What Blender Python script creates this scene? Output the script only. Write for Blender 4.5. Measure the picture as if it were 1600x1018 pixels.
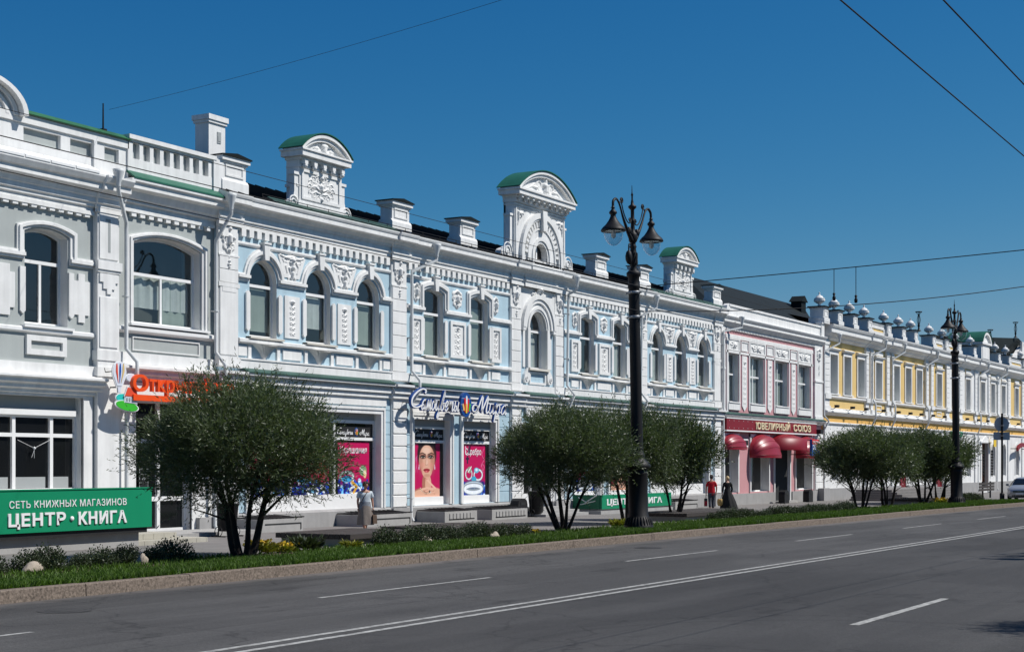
import bpy, bmesh, math, random
import numpy as np
from mathutils import Vector, Matrix
R = math.radians
PI = math.pi
rnd = random.Random(11)
for _o in list(bpy.data.objects):
    bpy.data.objects.remove(_o)
sc = bpy.context.scene
COL = sc.collection

# ------------------------------------------------------------------ camera, sky, sun, exposure
# street axes: +X runs along the street to the right, +Y towards the facades, Z up (metres)
VIEW = math.atan(1365 / 2400)
cam = bpy.data.cameras.new('camera')
camo = bpy.data.objects.new('camera', cam)
COL.objects.link(camo)
camo.location = (0, 0, 2.10)
camo.rotation_euler = (PI / 2, 0, VIEW - PI / 2)
cam.sensor_width = 36
cam.lens = 54
cam.shift_y = 215 / 1600
cam.clip_start = 0.1
cam.clip_end = 6000
sc.camera = camo

SUN_EL, SUN_AZ = R(51), R(30)          # azimuth counted from straight-on to the facades, towards +X
sund = Vector((math.sin(SUN_AZ) * math.cos(SUN_EL), -math.cos(SUN_AZ) * math.cos(SUN_EL), math.sin(SUN_EL)))
SKY_CURVE = ((2.4, 0.0537), (1.18, 0.373), (0.80, 0.895))
world = bpy.data.worlds.new('World')
sc.world = world
world.use_nodes = True
wn = world.node_tree
wn.nodes.clear()
w_out = wn.nodes.new('ShaderNodeOutputWorld')
w_bg = wn.nodes.new('ShaderNodeBackground')
w_sky = wn.nodes.new('ShaderNodeTexSky')
w_sky.sky_type = 'NISHITA'
w_sky.sun_disc = False
w_sky.sun_elevation = SUN_EL
w_sky.sun_rotation = PI - SUN_AZ
w_sky.altitude = 0
w_sky.air_density = 1.0
w_sky.dust_density = 0.0
w_sky.ozone_density = 4.0
# the photograph's sky is deep and cyan-blue: one response curve per colour channel, the same all over the sky
w_sep = wn.nodes.new('ShaderNodeSeparateColor')
w_com = wn.nodes.new('ShaderNodeCombineColor')
wn.links.new(w_sky.outputs['Color'], w_sep.inputs[0])
w_ch = []
for _i, (_g, _k) in enumerate(SKY_CURVE):
    _p = wn.nodes.new('ShaderNodeMath'); _p.operation = 'POWER'; _p.inputs[1].default_value = _g
    _m = wn.nodes.new('ShaderNodeMath'); _m.operation = 'MULTIPLY'; _m.inputs[1].default_value = _k
    wn.links.new(w_sep.outputs[_i], _p.inputs[0]); wn.links.new(_p.outputs[0], _m.inputs[0]); w_ch.append(_m)
for _i, (_op, _k) in ((0, ('MINIMUM', 0.62)), (2, ('MAXIMUM', 1.12))):      # keeps the horizon haze pale blue all round
    _g2 = wn.nodes.new('ShaderNodeMath'); _g2.operation = 'MULTIPLY'; _g2.inputs[1].default_value = _k
    wn.links.new(w_ch[1].outputs[0], _g2.inputs[0])
    _mm = wn.nodes.new('ShaderNodeMath'); _mm.operation = _op
    wn.links.new(w_ch[_i].outputs[0], _mm.inputs[0]); wn.links.new(_g2.outputs[0], _mm.inputs[1]); wn.links.new(_mm.outputs[0], w_com.inputs[_i])
wn.links.new(w_ch[1].outputs[0], w_com.inputs[1])
wn.links.new(w_com.outputs[0], w_bg.inputs['Color'])
w_bg.inputs['Strength'].default_value = 0.10
wn.links.new(w_bg.outputs['Background'], w_out.inputs['Surface'])

sl = bpy.data.lights.new('sun', 'SUN')
sl.energy = 4.7
sl.angle = R(0.53)
sl.color = (1.0, 0.965, 0.91)
slo = bpy.data.objects.new('sun', sl)
COL.objects.link(slo)
slo.location = (40, -40, 60)
slo.rotation_euler = sund.to_track_quat('Z', 'Y').to_euler()
sc.view_settings.view_transform = 'Standard'
sc.view_settings.look = 'None'
sc.view_settings.exposure = 0.15
sc.view_settings.gamma = 1.0
sc.view_settings.use_curve_mapping = False
sc.cycles.max_bounces = 6
sc.cycles.transparent_max_bounces = 12
sc.cycles.caustics_reflective = False
sc.cycles.caustics_refractive = False

# ------------------------------------------------------------------ materials
def srgb(r, g, b):
    def c(u):
        u /= 255
        return u / 12.92 if u <= 0.04045 else ((u + 0.055) / 1.055) ** 2.4
    return (c(r), c(g), c(b))

def nd(nt, t, **kw):
    n = nt.nodes.new(t)
    for k, v in kw.items():
        setattr(n, k, v)
    return n

def mat(name, col, rough=0.7, var=0.10, scale=1.5, bump=0.0, bscale=60, metal=0.0, spec=0.3, streak=0.0, stretch=None, island=0.0):
    m = bpy.data.materials.new(name)
    m.use_nodes = True
    nt = m.node_tree
    b = nt.nodes['Principled BSDF']
    b.inputs['Roughness'].default_value = rough
    b.inputs['Metallic'].default_value = metal
    b.inputs['Specular IOR Level'].default_value = spec
    c4 = (*col, 1)
    geo = nd(nt, 'ShaderNodeNewGeometry')
    cur = None
    rgb = nd(nt, 'ShaderNodeRGB')
    rgb.outputs[0].default_value = c4
    cur = rgb.outputs[0]

    def factor(sock, lo, hi):
        nonlocal cur
        mr = nd(nt, 'ShaderNodeMapRange')
        mr.inputs['From Min'].default_value = 0.3
        mr.inputs['From Max'].default_value = 0.7
        mr.inputs['To Min'].default_value = lo
        mr.inputs['To Max'].default_value = hi
        nt.links.new(sock, mr.inputs['Value'])
        mx = nd(nt, 'ShaderNodeMix', data_type='RGBA', blend_type='MULTIPLY')
        mx.inputs['Factor'].default_value = 1
        nt.links.new(cur, mx.inputs['A'])
        nt.links.new(mr.outputs['Result'], mx.inputs['B'])
        cur = mx.outputs['Result']
    if var > 0:
        no = nd(nt, 'ShaderNodeTexNoise')
        no.inputs['Scale'].default_value = scale
        no.inputs['Detail'].default_value = 8
        no.inputs['Roughness'].default_value = 0.65
        src = geo.outputs['Position']
        if stretch:
            mp = nd(nt, 'ShaderNodeMapping')
            mp.inputs['Scale'].default_value = stretch
            nt.links.new(src, mp.inputs['Vector'])
            src = mp.outputs['Vector']
        nt.links.new(src, no.inputs['Vector'])
        factor(no.outputs['Fac'], 1 - var, 1 + var * 0.6)
    if streak > 0:
        mp = nd(nt, 'ShaderNodeMapping')
        mp.inputs['Scale'].default_value = (5.0, 5.0, 0.35)
        nt.links.new(geo.outputs['Position'], mp.inputs['Vector'])
        no = nd(nt, 'ShaderNodeTexNoise')
        no.inputs['Scale'].default_value = 1.0
        no.inputs['Detail'].default_value = 6
        nt.links.new(mp.outputs['Vector'], no.inputs['Vector'])
        factor(no.outputs['Fac'], 1 - streak, 1.0)
    if island > 0:
        mr = nd(nt, 'ShaderNodeMapRange')
        mr.inputs['To Min'].default_value = 1 - island
        mr.inputs['To Max'].default_value = 1 + island
        nt.links.new(geo.outputs['Random Per Island'], mr.inputs['Value'])
        mx = nd(nt, 'ShaderNodeMix', data_type='RGBA', blend_type='MULTIPLY')
        mx.inputs['Factor'].default_value = 1
        nt.links.new(cur, mx.inputs['A'])
        nt.links.new(mr.outputs['Result'], mx.inputs['B'])
        cur = mx.outputs['Result']
    nt.links.new(cur, b.inputs['Base Color'])
    if bump > 0:
        no = nd(nt, 'ShaderNodeTexNoise')
        no.inputs['Scale'].default_value = bscale
        no.inputs['Detail'].default_value = 4
        nt.links.new(geo.outputs['Position'], no.inputs['Vector'])
        bp = nd(nt, 'ShaderNodeBump')
        bp.inputs['Strength'].default_value = bump
        bp.inputs['Distance'].default_value = 0.02
        nt.links.new(no.outputs['Fac'], bp.inputs['Height'])
        nt.links.new(bp.outputs['Normal'], b.inputs['Normal'])
    return m

def glass_mat(name, tint, through=0.55, rough=0.02):
    m = bpy.data.materials.new(name)
    m.use_nodes = True
    nt = m.node_tree
    nt.nodes.clear()
    out = nd(nt, 'ShaderNodeOutputMaterial')
    tr = nd(nt, 'ShaderNodeBsdfTransparent')
    tr.inputs['Color'].default_value = (*tint, 1)
    gl = nd(nt, 'ShaderNodeBsdfGlossy')
    gl.inputs['Roughness'].default_value = rough
    gl.inputs['Color'].default_value = (0.9, 0.95, 1, 1)
    fr = nd(nt, 'ShaderNodeFresnel')
    gm = nd(nt, 'ShaderNodeNewGeometry')
    io = nd(nt, 'ShaderNodeMath', operation='MULTIPLY_ADD')
    io.inputs[1].default_value = 1 / 1.5 - 1.5
    io.inputs[2].default_value = 1.5
    nt.links.new(gm.outputs['Backfacing'], io.inputs[0])
    nt.links.new(io.outputs[0], fr.inputs['IOR'])
    mu = nd(nt, 'ShaderNodeMath', operation='MULTIPLY_ADD')
    mu.inputs[1].default_value = 1.5
    mu.inputs[2].default_value = 0.02
    nt.links.new(fr.outputs[0], mu.inputs[0])
    mx = nd(nt, 'ShaderNodeMixShader')
    nt.links.new(mu.outputs[0], mx.inputs[0])
    nt.links.new(tr.outputs[0], mx.inputs[1])
    nt.links.new(gl.outputs[0], mx.inputs[2])
    nt.links.new(mx.outputs[0], out.inputs['Surface'])
    return m

def attr_mat(name, rough=0.35, spec=0.4):
    m = bpy.data.materials.new(name)
    m.use_nodes = True
    nt = m.node_tree
    b = nt.nodes['Principled BSDF']
    a = nd(nt, 'ShaderNodeAttribute', attribute_name='print')
    nt.links.new(a.outputs['Color'], b.inputs['Base Color'])
    b.inputs['Roughness'].default_value = rough
    b.inputs['Specular IOR Level'].default_value = spec
    return m

M = {}
M['white'] = mat('white_plaster', (0.80, 0.80, 0.785), 0.85, 0.09, 1.2, 0.15, 90, streak=0.14)
M['grey'] = mat('grey_plaster', (0.40, 0.43, 0.42), 0.85, 0.07, 1.0, 0.1, 80, streak=0.06)
M['blue'] = mat('pale_blue_plaster', (0.43, 0.585, 0.67), 0.85, 0.09, 1.2, 0.12, 80, streak=0.14)
M['pink'] = mat('pink_plaster', (0.54, 0.275, 0.29), 0.85, 0.06, 1.2, 0.1, 80, streak=0.06)
M['yellow'] = mat('yellow_plaster', (0.72, 0.51, 0.20), 0.85, 0.06, 1.2, 0.1, 80, streak=0.06)
M['ochre'] = mat('ochre_plaster', (0.68, 0.40, 0.11), 0.85, 0.06, 1.2)
M['plinth'] = mat('grey_plinth_render', (0.34, 0.335, 0.33), 0.9, 0.12, 1.5, 0.25, 60, streak=0.1)
M['concrete'] = mat('concrete', (0.36, 0.355, 0.345), 0.9, 0.14, 2.0, 0.25, 70)
M['rough'] = mat('rough_cast_plaster', (0.79, 0.79, 0.775), 0.9, 0.06, 3, 0.9, 38)
M['roofdark'] = mat('dark_metal_roof', (0.010, 0.014, 0.014), 0.65, 0.25, 0.8, spec=0.12)
M['roofgreen'] = mat('green_metal_roof', (0.022, 0.125, 0.080), 0.5, 0.22, 1.5, spec=0.3)
M['ledgegreen'] = mat('dull_green_ledge_metal', (0.035, 0.085, 0.070), 0.55, 0.35, 1.2, spec=0.25)
M['copegreen'] = mat('bright_green_metal', (0.035, 0.15, 0.06), 0.5, 0.35, 1.2, spec=0.35)
M['pipe'] = mat('white_painted_pipe', (0.62, 0.64, 0.64), 0.5, 0.08, 3, spec=0.4, streak=0.1)
M['frame'] = mat('white_window_frame', (0.80, 0.80, 0.79), 0.4, 0.04, 3, spec=0.4)
M['beigesill'] = mat('cream_window_sill', (0.66, 0.63, 0.56), 0.6, 0.08, 3)
M['dark'] = mat('dark_interior', (0.025, 0.027, 0.028), 0.9, 0.1, 2)
M['room'] = mat('dim_room_wall', (0.10, 0.105, 0.10), 0.9, 0.2, 0.8)
M['blind'] = mat('grey_green_blind', (0.36, 0.40, 0.36), 0.9, 0.1, 1.2, streak=0.12)
M['curtain'] = mat('pale_curtain', (0.62, 0.64, 0.62), 0.9, 0.1, 4, streak=0.3)
M['iron'] = mat('black_painted_iron', (0.010, 0.010, 0.011), 0.55, 0.2, 6, 0.15, 40, spec=0.25)
M['ironmatt'] = mat('black_plastic', (0.018, 0.018, 0.019), 0.6, 0.15, 6)
M['glass'] = glass_mat('window_glass', (0.80, 0.85, 0.84))
M['shopglass'] = mat('dark_shop_glass', (0.008, 0.009, 0.010), 0.06, 0.1, 0.5, spec=0.5)
M['globe'] = glass_mat('clear_lamp_glass', (0.80, 0.86, 0.88), rough=0.05)
M['relief'] = mat('white_stucco_relief', (0.78, 0.775, 0.755), 0.85, 0.08, 6, streak=0.05)
M['curb'] = mat('red_grey_granite', (0.20, 0.160, 0.128), 0.8, 0.75, 21, 0.4, 45)
M['curbtop'] = M['curb']
M['soil'] = mat('brown_soil', (0.085, 0.062, 0.045), 0.95, 0.4, 6, 0.8, 20)
M['bark'] = mat('dark_bark', (0.028, 0.023, 0.02), 0.95, 0.35, 14, 0.8, 30)
M['wood'] = mat('dark_weathered_planks', (0.055, 0.047, 0.043), 0.75, 0.3, 4, 0.3, 30, stretch=(0.4, 4, 4))
M['stone'] = mat('beige_field_stone', (0.36, 0.31, 0.25), 0.9, 0.25, 5, 0.6, 18)
M['signgreen'] = mat('green_sign_panel', srgb(16, 134, 94), 0.4, 0.04, 2, spec=0.4)
M['signdkgreen'] = mat('dark_green_sign_panel', srgb(12, 92, 66), 0.45, 0.05, 2)
M['letterwhite'] = mat('white_letters', (0.80, 0.80, 0.80), 0.5, 0.02, 3)
M['orange'] = mat('orange_letters', srgb(238, 82, 24), 0.4, 0.04, 3, spec=0.4)
M['scriptblue'] = mat('blue_letter_sides', srgb(24, 70, 140), 0.35, 0.04, 3, spec=0.4)
M['red'] = mat('dark_red_sign_board', srgb(128, 8, 28), 0.45, 0.08, 1.5, spec=0.4)
M['awning'] = mat('crimson_vinyl_awning', srgb(140, 30, 46), 0.40, 0.12, 3, spec=0.5)
M['goldwhite'] = mat('cream_letters', srgb(226, 212, 176), 0.5, 0.05, 3)
M['signblue'] = mat('blue_sign', srgb(24, 84, 170), 0.4, 0.04, 3)
M['signred'] = mat('red_sign', srgb(214, 36, 44), 0.4, 0.04, 3)
M['brown'] = mat('brown_wooden_door', (0.14, 0.055, 0.03), 0.6, 0.25, 5)
M['steel'] = mat('galvanised_steel', (0.30, 0.31, 0.32), 0.45, 0.1, 5, metal=0.6)
M['signback'] = mat('grey_sign_back', (0.46, 0.47, 0.48), 0.5, 0.08, 3)
M['tile'] = mat('pale_step_tile', (0.42, 0.40, 0.34), 0.6, 0.12, 3)
M['print'] = attr_mat('printed_film')
M['wire'] = mat('black_cable', (0.012, 0.012, 0.013), 0.7, 0, 1)
M['ltgrey'] = mat('pale_grey_panel', (0.33, 0.35, 0.35), 0.85, 0.06, 1.0)

# leaf, grass, shrub colours vary from leaf to leaf
def leaf_mat(name, c, rough, isl, trans):
    m = mat(name, c, rough, 0.25, 1.6, spec=0.35, island=isl)
    nt = m.node_tree
    b = nt.nodes['Principled BSDF']
    out = [n for n in nt.nodes if n.type == 'OUTPUT_MATERIAL'][0]
    tl = nd(nt, 'ShaderNodeBsdfTranslucent')
    tl.inputs['Color'].default_value = (c[0] * 1.3, c[1] * 1.5, c[2] * 0.7, 1)
    mx = nd(nt, 'ShaderNodeMixShader')
    mx.inputs[0].default_value = trans
    nt.links.new(b.outputs[0], mx.inputs[1])
    nt.links.new(tl.outputs[0], mx.inputs[2])
    nt.links.new(mx.outputs[0], out.inputs['Surface'])
    return m
M['leaf'] = leaf_mat('narrow_willow_leaf', (0.090, 0.116, 0.058), 0.42, 0.70, 0.24)
M['shrubleaf'] = leaf_mat('shrub_leaf', (0.055, 0.074, 0.038), 0.5, 0.55, 0.15)
M['grass'] = leaf_mat('grass_blade', (0.070, 0.130, 0.016), 0.6, 0.50, 0.25)
M['yellowleaf'] = leaf_mat('yellow_green_leaf', (0.22, 0.22, 0.03), 0.6, 0.4, 0.2)
M['flower'] = mat('yellow_flower', srgb(225, 190, 60), 0.6, 0.1, 9)

def asphalt():
    m = bpy.data.materials.new('worn_asphalt')
    m.use_nodes = True
    nt = m.node_tree
    b = nt.nodes['Principled BSDF']
    b.inputs['Roughness'].default_value = 0.82
    b.inputs['Specular IOR Level'].default_value = 0.3
    geo = nd(nt, 'ShaderNodeNewGeometry')
    cur = nd(nt, 'ShaderNodeRGB')
    cur.outputs[0].default_value = (0.063, 0.0615, 0.060, 1)
    cur = cur.outputs[0]

    def noise(scale, detail, stretch):
        mp = nd(nt, 'ShaderNodeMapping')
        mp.inputs['Scale'].default_value = stretch
        nt.links.new(geo.outputs['Position'], mp.inputs['Vector'])
        no = nd(nt, 'ShaderNodeTexNoise')
        no.inputs['Scale'].default_value = scale
        no.inputs['Detail'].default_value = detail
        no.inputs['Roughness'].default_value = 0.7
        nt.links.new(mp.outputs['Vector'], no.inputs['Vector'])
        return no.outputs['Fac']

    def mul(fac, lo, hi, a=0.3, z=0.7):
        nonlocal cur
        mr = nd(nt, 'ShaderNodeMapRange')
        mr.inputs['From Min'].default_value = a
        mr.inputs['From Max'].default_value = z
        mr.inputs['To Min'].default_value = lo
        mr.inputs['To Max'].default_value = hi
        nt.links.new(fac, mr.inputs['Value'])
        mx = nd(nt, 'ShaderNodeMix', data_type='RGBA', blend_type='MULTIPLY')
        mx.inputs['Factor'].default_value = 1
        nt.links.new(cur, mx.inputs['A'])
        nt.links.new(mr.outputs[0], mx.inputs['B'])
        cur = mx.outputs['Result']
    mul(noise(0.35, 5, (0.25, 1, 1)), 0.86, 1.16)          # long wear bands
    mul(noise(1.0, 3, (0.03, 3.0, 1)), 0.90, 1.10)         # wheel tracks
    mul(noise(38, 3, (1, 1, 1)), 0.55, 1.50, 0.25, 0.75)   # aggregate
    mul(noise(9, 6, (1, 1, 1)), 0.90, 1.10)
    # dusty strip beside the kerb
    sep = nd(nt, 'ShaderNodeSeparateXYZ')
    nt.links.new(geo.outputs['Position'], sep.inputs[0])
    ad = nd(nt, 'ShaderNodeMath', operation='ADD')
    n2 = noise(0.8, 5, (1, 1, 1))
    nt.links.new(sep.outputs['Y'], ad.inputs[0])
    nt.links.new(n2, ad.inputs[1])
    mr = nd(nt, 'ShaderNodeMapRange')
    mr.inputs['From Min'].default_value = 20.25
    mr.inputs['From Max'].default_value = 20.6
    nt.links.new(ad.outputs[0], mr.inputs['Value'])
    mx = nd(nt, 'ShaderNodeMix', data_type='RGBA', blend_type='MIX')
    nt.links.new(mr.outputs[0], mx.inputs['Factor'])
    nt.links.new(cur, mx.inputs['A'])
    mx.inputs['B'].default_value = (0.115, 0.105, 0.098, 1)
    # the near carriageway was surfaced later and is darker; seams and repairs
    nr = nd(nt, 'ShaderNodeMapRange')
    nr.inputs['From Min'].default_value = 12.45
    nr.inputs['From Max'].default_value = 12.75
    nr.inputs['To Min'].default_value = 0.74
    nr.inputs['To Max'].default_value = 1.0
    ys = nd(nt, 'ShaderNodeMath', operation='MULTIPLY_ADD')
    ys.inputs[1].default_value = 0.25
    nt.links.new(noise(1.2, 4, (1, 1, 1)), ys.inputs[0])
    nt.links.new(sep.outputs['Y'], ys.inputs[2])
    nt.links.new(ys.outputs[0], nr.inputs['Value'])
    cur = mx.outputs['Result']
    mul(nr.outputs[0], 0, 1, 0, 1)
    for y0 in (18.35, 14.6, 9.4):
        a_ = nd(nt, 'ShaderNodeMath', operation='MULTIPLY_ADD')
        a_.inputs[1].default_value = 0.22
        nt.links.new(noise(0.9, 5, (1, 1, 1)), a_.inputs[0])
        nt.links.new(sep.outputs['Y'], a_.inputs[2])
        b_ = nd(nt, 'ShaderNodeMath', operation='SUBTRACT')
        b_.inputs[1].default_value = y0 + 0.11
        nt.links.new(a_.outputs[0], b_.inputs[0])
        c_ = nd(nt, 'ShaderNodeMath', operation='ABSOLUTE')
        nt.links.new(b_.outputs[0], c_.inputs[0])
        mul(c_.outputs[0], 0.72, 1.0, 0.0, 0.035)
    vo = nd(nt, 'ShaderNodeTexVoronoi', feature='DISTANCE_TO_EDGE')
    vo.inputs['Scale'].default_value = 0.22
    wv = nd(nt, 'ShaderNodeVectorMath', operation='ADD')
    nw = nd(nt, 'ShaderNodeTexNoise')
    nw.inputs['Scale'].default_value = 1.3
    nt.links.new(geo.outputs['Position'], nw.inputs['Vector'])
    nt.links.new(geo.outputs['Position'], wv.inputs[0])
    nt.links.new(nw.outputs['Color'], wv.inputs[1])
    nt.links.new(wv.outputs[0], vo.inputs['Vector'])
    mul(vo.outputs['Distance'], 0.62, 1.0, 0.0, 0.010)
    mul(noise(0.16, 2, (0.5, 1.6, 1)), 0.86, 1.10, 0.46, 0.54)
    mul(noise(0.75, 3, (0.6, 1, 1)), 0.72, 1.0, 0.30, 0.37)
    mx = type('o', (), {'outputs': {'Result': cur}})
    # a faint curved tyre mark on the near lanes
    vd = nd(nt, 'ShaderNodeVectorMath', operation='DISTANCE')
    vd.inputs[1].default_value = (17.9, 5.6, -0.2)
    cx = nd(nt, 'ShaderNodeVectorMath', operation='MULTIPLY')
    cx.inputs[1].default_value = (1, 1, 0)
    nt.links.new(geo.outputs['Position'], cx.inputs[0])
    vd.inputs[1].default_value = (18.6, 5.4, 0)
    nt.links.new(cx.outputs[0], vd.inputs[0])
    sb = nd(nt, 'ShaderNodeMath', operation='SUBTRACT')
    sb.inputs[1].default_value = 4.6
    nt.links.new(vd.outputs['Value'], sb.inputs[0])
    ab = nd(nt, 'ShaderNodeMath', operation='ABSOLUTE')
    nt.links.new(sb.outputs[0], ab.inputs[0])
    mr2 = nd(nt, 'ShaderNodeMapRange')
    mr2.inputs['From Min'].default_value = 0.0
    mr2.inputs['From Max'].default_value = 0.14
    mr2.inputs['To Min'].default_value = 0.80
    mr2.inputs['To Max'].default_value = 1.0
    nt.links.new(ab.outputs[0], mr2.inputs['Value'])
    mx2 = nd(nt, 'ShaderNodeMix', data_type='RGBA', blend_type='MULTIPLY')
    mx2.inputs['Factor'].default_value = 1
    nt.links.new(mx.outputs['Result'], mx2.inputs['A'])
    nt.links.new(mr2.outputs[0], mx2.inputs['B'])
    nt.links.new(mx2.outputs['Result'], b.inputs['Base Color'])
    bp = nd(nt, 'ShaderNodeBump')
    bp.inputs['Strength'].default_value = 0.6
    bp.inputs['Distance'].default_value = 0.012
    nt.links.new(noise(70, 2, (1, 1, 1)), bp.inputs['Height'])
    nt.links.new(bp.outputs[0], b.inputs['Normal'])
    return m
M['asphalt'] = asphalt()
M['paint'] = mat('worn_road_paint', (0.40, 0.40, 0.38), 0.8, 0.55, 7, 0.3, 60, streak=0.25)
M['paving'] = mat('pale_pavement', (0.185, 0.175, 0.168), 0.9, 0.16, 0.9, 0.2, 40)

# ------------------------------------------------------------------ mesh helpers
class MB:
    """collects faces in world-like coordinates; o is the origin taken off when the mesh is linked"""
    def __init__(s, o=(0, 0, 0)):
        s.v = []; s.f = []; s.m = []; s.sm = []; s.o = o; s.cuts = []

    def cut(s):
        """what follows becomes an object of its own"""
        if s.f and (not s.cuts or s.cuts[-1] != len(s.f)):
            s.cuts.append(len(s.f))

    def pieces(s):
        ends = s.cuts + [len(s.f)]
        out = []; a = 0
        for e in ends:
            if e > a:
                q = MB(s.o); mp = {}
                for i in range(a, e):
                    f = []
                    for k in s.f[i]:
                        if k not in mp:
                            mp[k] = len(q.v); q.v.append(s.v[k])
                        f.append(mp[k])
                    q.f.append(f); q.m.append(s.m[i]); q.sm.append(s.sm[i])
                out.append(q)
            a = e
        return out

    def add(s, vs, fs, m=0, sm=False):
        b = len(s.v)
        s.v.extend(vs)
        for f in fs:
            s.f.append([i + b for i in f]); s.m.append(m); s.sm.append(sm)

    def box(s, x0, x1, y0, y1, z0, z1, m=0):
        v = [(x0, y0, z0), (x1, y0, z0), (x1, y1, z0), (x0, y1, z0), (x0, y0, z1), (x1, y0, z1), (x1, y1, z1), (x0, y1, z1)]
        s.add(v, [(0, 3, 2, 1), (4, 5, 6, 7), (0, 1, 5, 4), (2, 3, 7, 6), (1, 2, 6, 5), (3, 0, 4, 7)], m)

    def poly(s, pts, y0, y1, m=0, side=None):
        """polygon pts (x, z), thickness from y0 (front) to y1 (back)"""
        n = len(pts)
        v = [(x, y0, z) for x, z in pts] + [(x, y1, z) for x, z in pts]
        s.add(v, [list(range(n)), list(range(2 * n - 1, n - 1, -1))], m)
        s.add(v, [(i, i + n, (i + 1) % n + n, (i + 1) % n) for i in range(n)], m if side is None else side)

    def prof(s, x0, x1, pts, m=0, sm=False):
        """moulding along x; pts closed polygon of (y, z)"""
        n = len(pts)
        v = [(x0, y, z) for y, z in pts] + [(x1, y, z) for y, z in pts]
        s.add(v, [(i, (i + 1) % n, (i + 1) % n + n, i + n) for i in range(n)], m, sm)
        s.add(v, [list(range(n - 1, -1, -1)), list(range(n, 2 * n))], m)

    def band(s, A, B, y0, y1, m=0, side=None, caps=True):
        """strip between two (x, z) polylines, front at y0, back at y1"""
        n = len(A)
        if side is None:
            side = m
        vf = [(x, y0, z) for x, z in A] + [(x, y0, z) for x, z in B] + [(x, y1, z) for x, z in A] + [(x, y1, z) for x, z in B]
        s.add(vf, [(i, i + 1, n + i + 1, n + i) for i in range(n - 1)], m)
        s.add(vf, [(i + 2 * n, i + 1 + 2 * n, i + 1, i) for i in range(n - 1)], side)
        s.add(vf, [(n + i, n + i + 1, 3 * n + i + 1, 3 * n + i) for i in range(n - 1)], side)
        if caps:
            s.add(vf, [(0, n, 3 * n, 2 * n), (n - 1, 3 * n - 1, 4 * n - 1, 2 * n - 1)], side)

    def tube(s, pts, r, n=6, r1=None, m=0, sm=True, radii=None):
        P = [Vector(p) for p in pts]
        k = len(P)
        if radii is None:
            r1 = r if r1 is None else r1
            radii = [r + (r1 - r) * i / max(1, k - 1) for i in range(k)]
        t0 = (P[1] - P[0]).normalized()
        up = Vector((0, 0, 1)) if abs(t0.z) < 0.9 else Vector((1, 0, 0))
        u = t0.cross(up).normalized()
        vs = []
        for i in range(k):
            t = (P[min(i + 1, k - 1)] - P[max(i - 1, 0)])
            if t.length < 1e-9:
                t = t0
            t.normalize()
            u = (u - t * u.dot(t))
            u = u.normalized() if u.length > 1e-6 else t.orthogonal().normalized()
            w = t.cross(u)
            for j in range(n):
                a = 2 * PI * j / n
                q = P[i] + (u * math.cos(a) + w * math.sin(a)) * radii[i]
                vs.append((q.x, q.y, q.z))
        fs = [(i * n + j, i * n + (j + 1) % n, (i + 1) * n + (j + 1) % n, (i + 1) * n + j) for i in range(k - 1) for j in range(n)]
        s.add(vs, fs, m, sm)
        s.add(vs, [list(range(n - 1, -1, -1)), [(k - 1) * n + j for j in range(n)]], m)

    def lathe(s, cx, cy, prof, n=16, m=0, sm=True, axis='z', a0=0, a1=2 * PI):
        k = len(prof)
        full = abs(a1 - a0 - 2 * PI) < 1e-6
        nn = n if full else n + 1
        vs = []
        for r, z in prof:
            for j in range(nn):
                a = a0 + (a1 - a0) * j / n
                vs.append((cx + r * math.cos(a), cy + r * math.sin(a), z))
        fs = []
        for i in range(k - 1):
            for j in range(n):
                j2 = (j + 1) % nn
                fs.append((i * nn + j, i * nn + j2, (i + 1) * nn + j2, (i + 1) * nn + j))
        s.add(vs, fs, m, sm)

    def mesh(s, name, mats):
        me = bpy.data.meshes.new(name)
        ox, oy, oz = s.o
        me.from_pydata([(x - ox, y - oy, z - oz) for x, y, z in s.v], [], s.f)
        for k in (mats if isinstance(mats, (list, tuple)) else [mats]):
            me.materials.append(k)
        me.polygons.foreach_set('material_index', s.m)
        me.polygons.foreach_set('use_smooth', s.sm)
        me.update()
        return me

    def build(s, name, mats, parent=None, loc=None):
        if not s.f:
            return None
        if s.cuts:
            return [link(name, q.mesh(name, mats), parent, loc) for q in s.pieces()][0]
        return link(name, s.mesh(name, mats), parent, loc)

def link(name, me, parent=None, loc=None, rot=None, scale=None):
    o = bpy.data.objects.new(name, me)
    COL.objects.link(o)
    if parent is not None:
        o.parent = parent
    if loc is not None:
        o.location = loc
    if rot is not None:
        o.rotation_euler = rot
    if scale is not None:
        o.scale = scale
    return o

def tag(o, label=None, cat=None, group=None, kind=None):
    if label:
        o['label'] = label
    if cat:
        o['category'] = cat
    if group:
        o['group'] = group
    if kind:
        o['kind'] = kind
    return o

def empty(name, loc, rz=0, **kw):
    o = bpy.data.objects.new(name, None)
    COL.objects.link(o)
    o.location = loc
    o.rotation_euler = (0, 0, rz)
    o.empty_display_size = 0.2
    return tag(o, **kw)

def copy_tree(o, parent=None):
    c = o.copy()
    COL.objects.link(c)
    if parent is not None:
        c.parent = parent
    for ch in list(o.children):
        copy_tree(ch, c)
    return c

def np_mesh(name, V, nper, mats):
    """many separate n-gons: V is (N*nper, 3)"""
    N = len(V) // nper
    me = bpy.data.meshes.new(name)
    me.vertices.add(len(V))
    me.vertices.foreach_set('co', np.ascontiguousarray(V, dtype=np.float32).ravel())
    me.loops.add(len(V))
    me.loops.foreach_set('vertex_index', np.arange(len(V), dtype=np.int32))
    me.polygons.add(N)
    me.polygons.foreach_set('loop_start', np.arange(0, len(V), nper, dtype=np.int32))
    for k in (mats if isinstance(mats, (list, tuple)) else [mats]):
        me.materials.append(k)
    me.update(calc_edges=True)
    me.validate()
    return me

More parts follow.
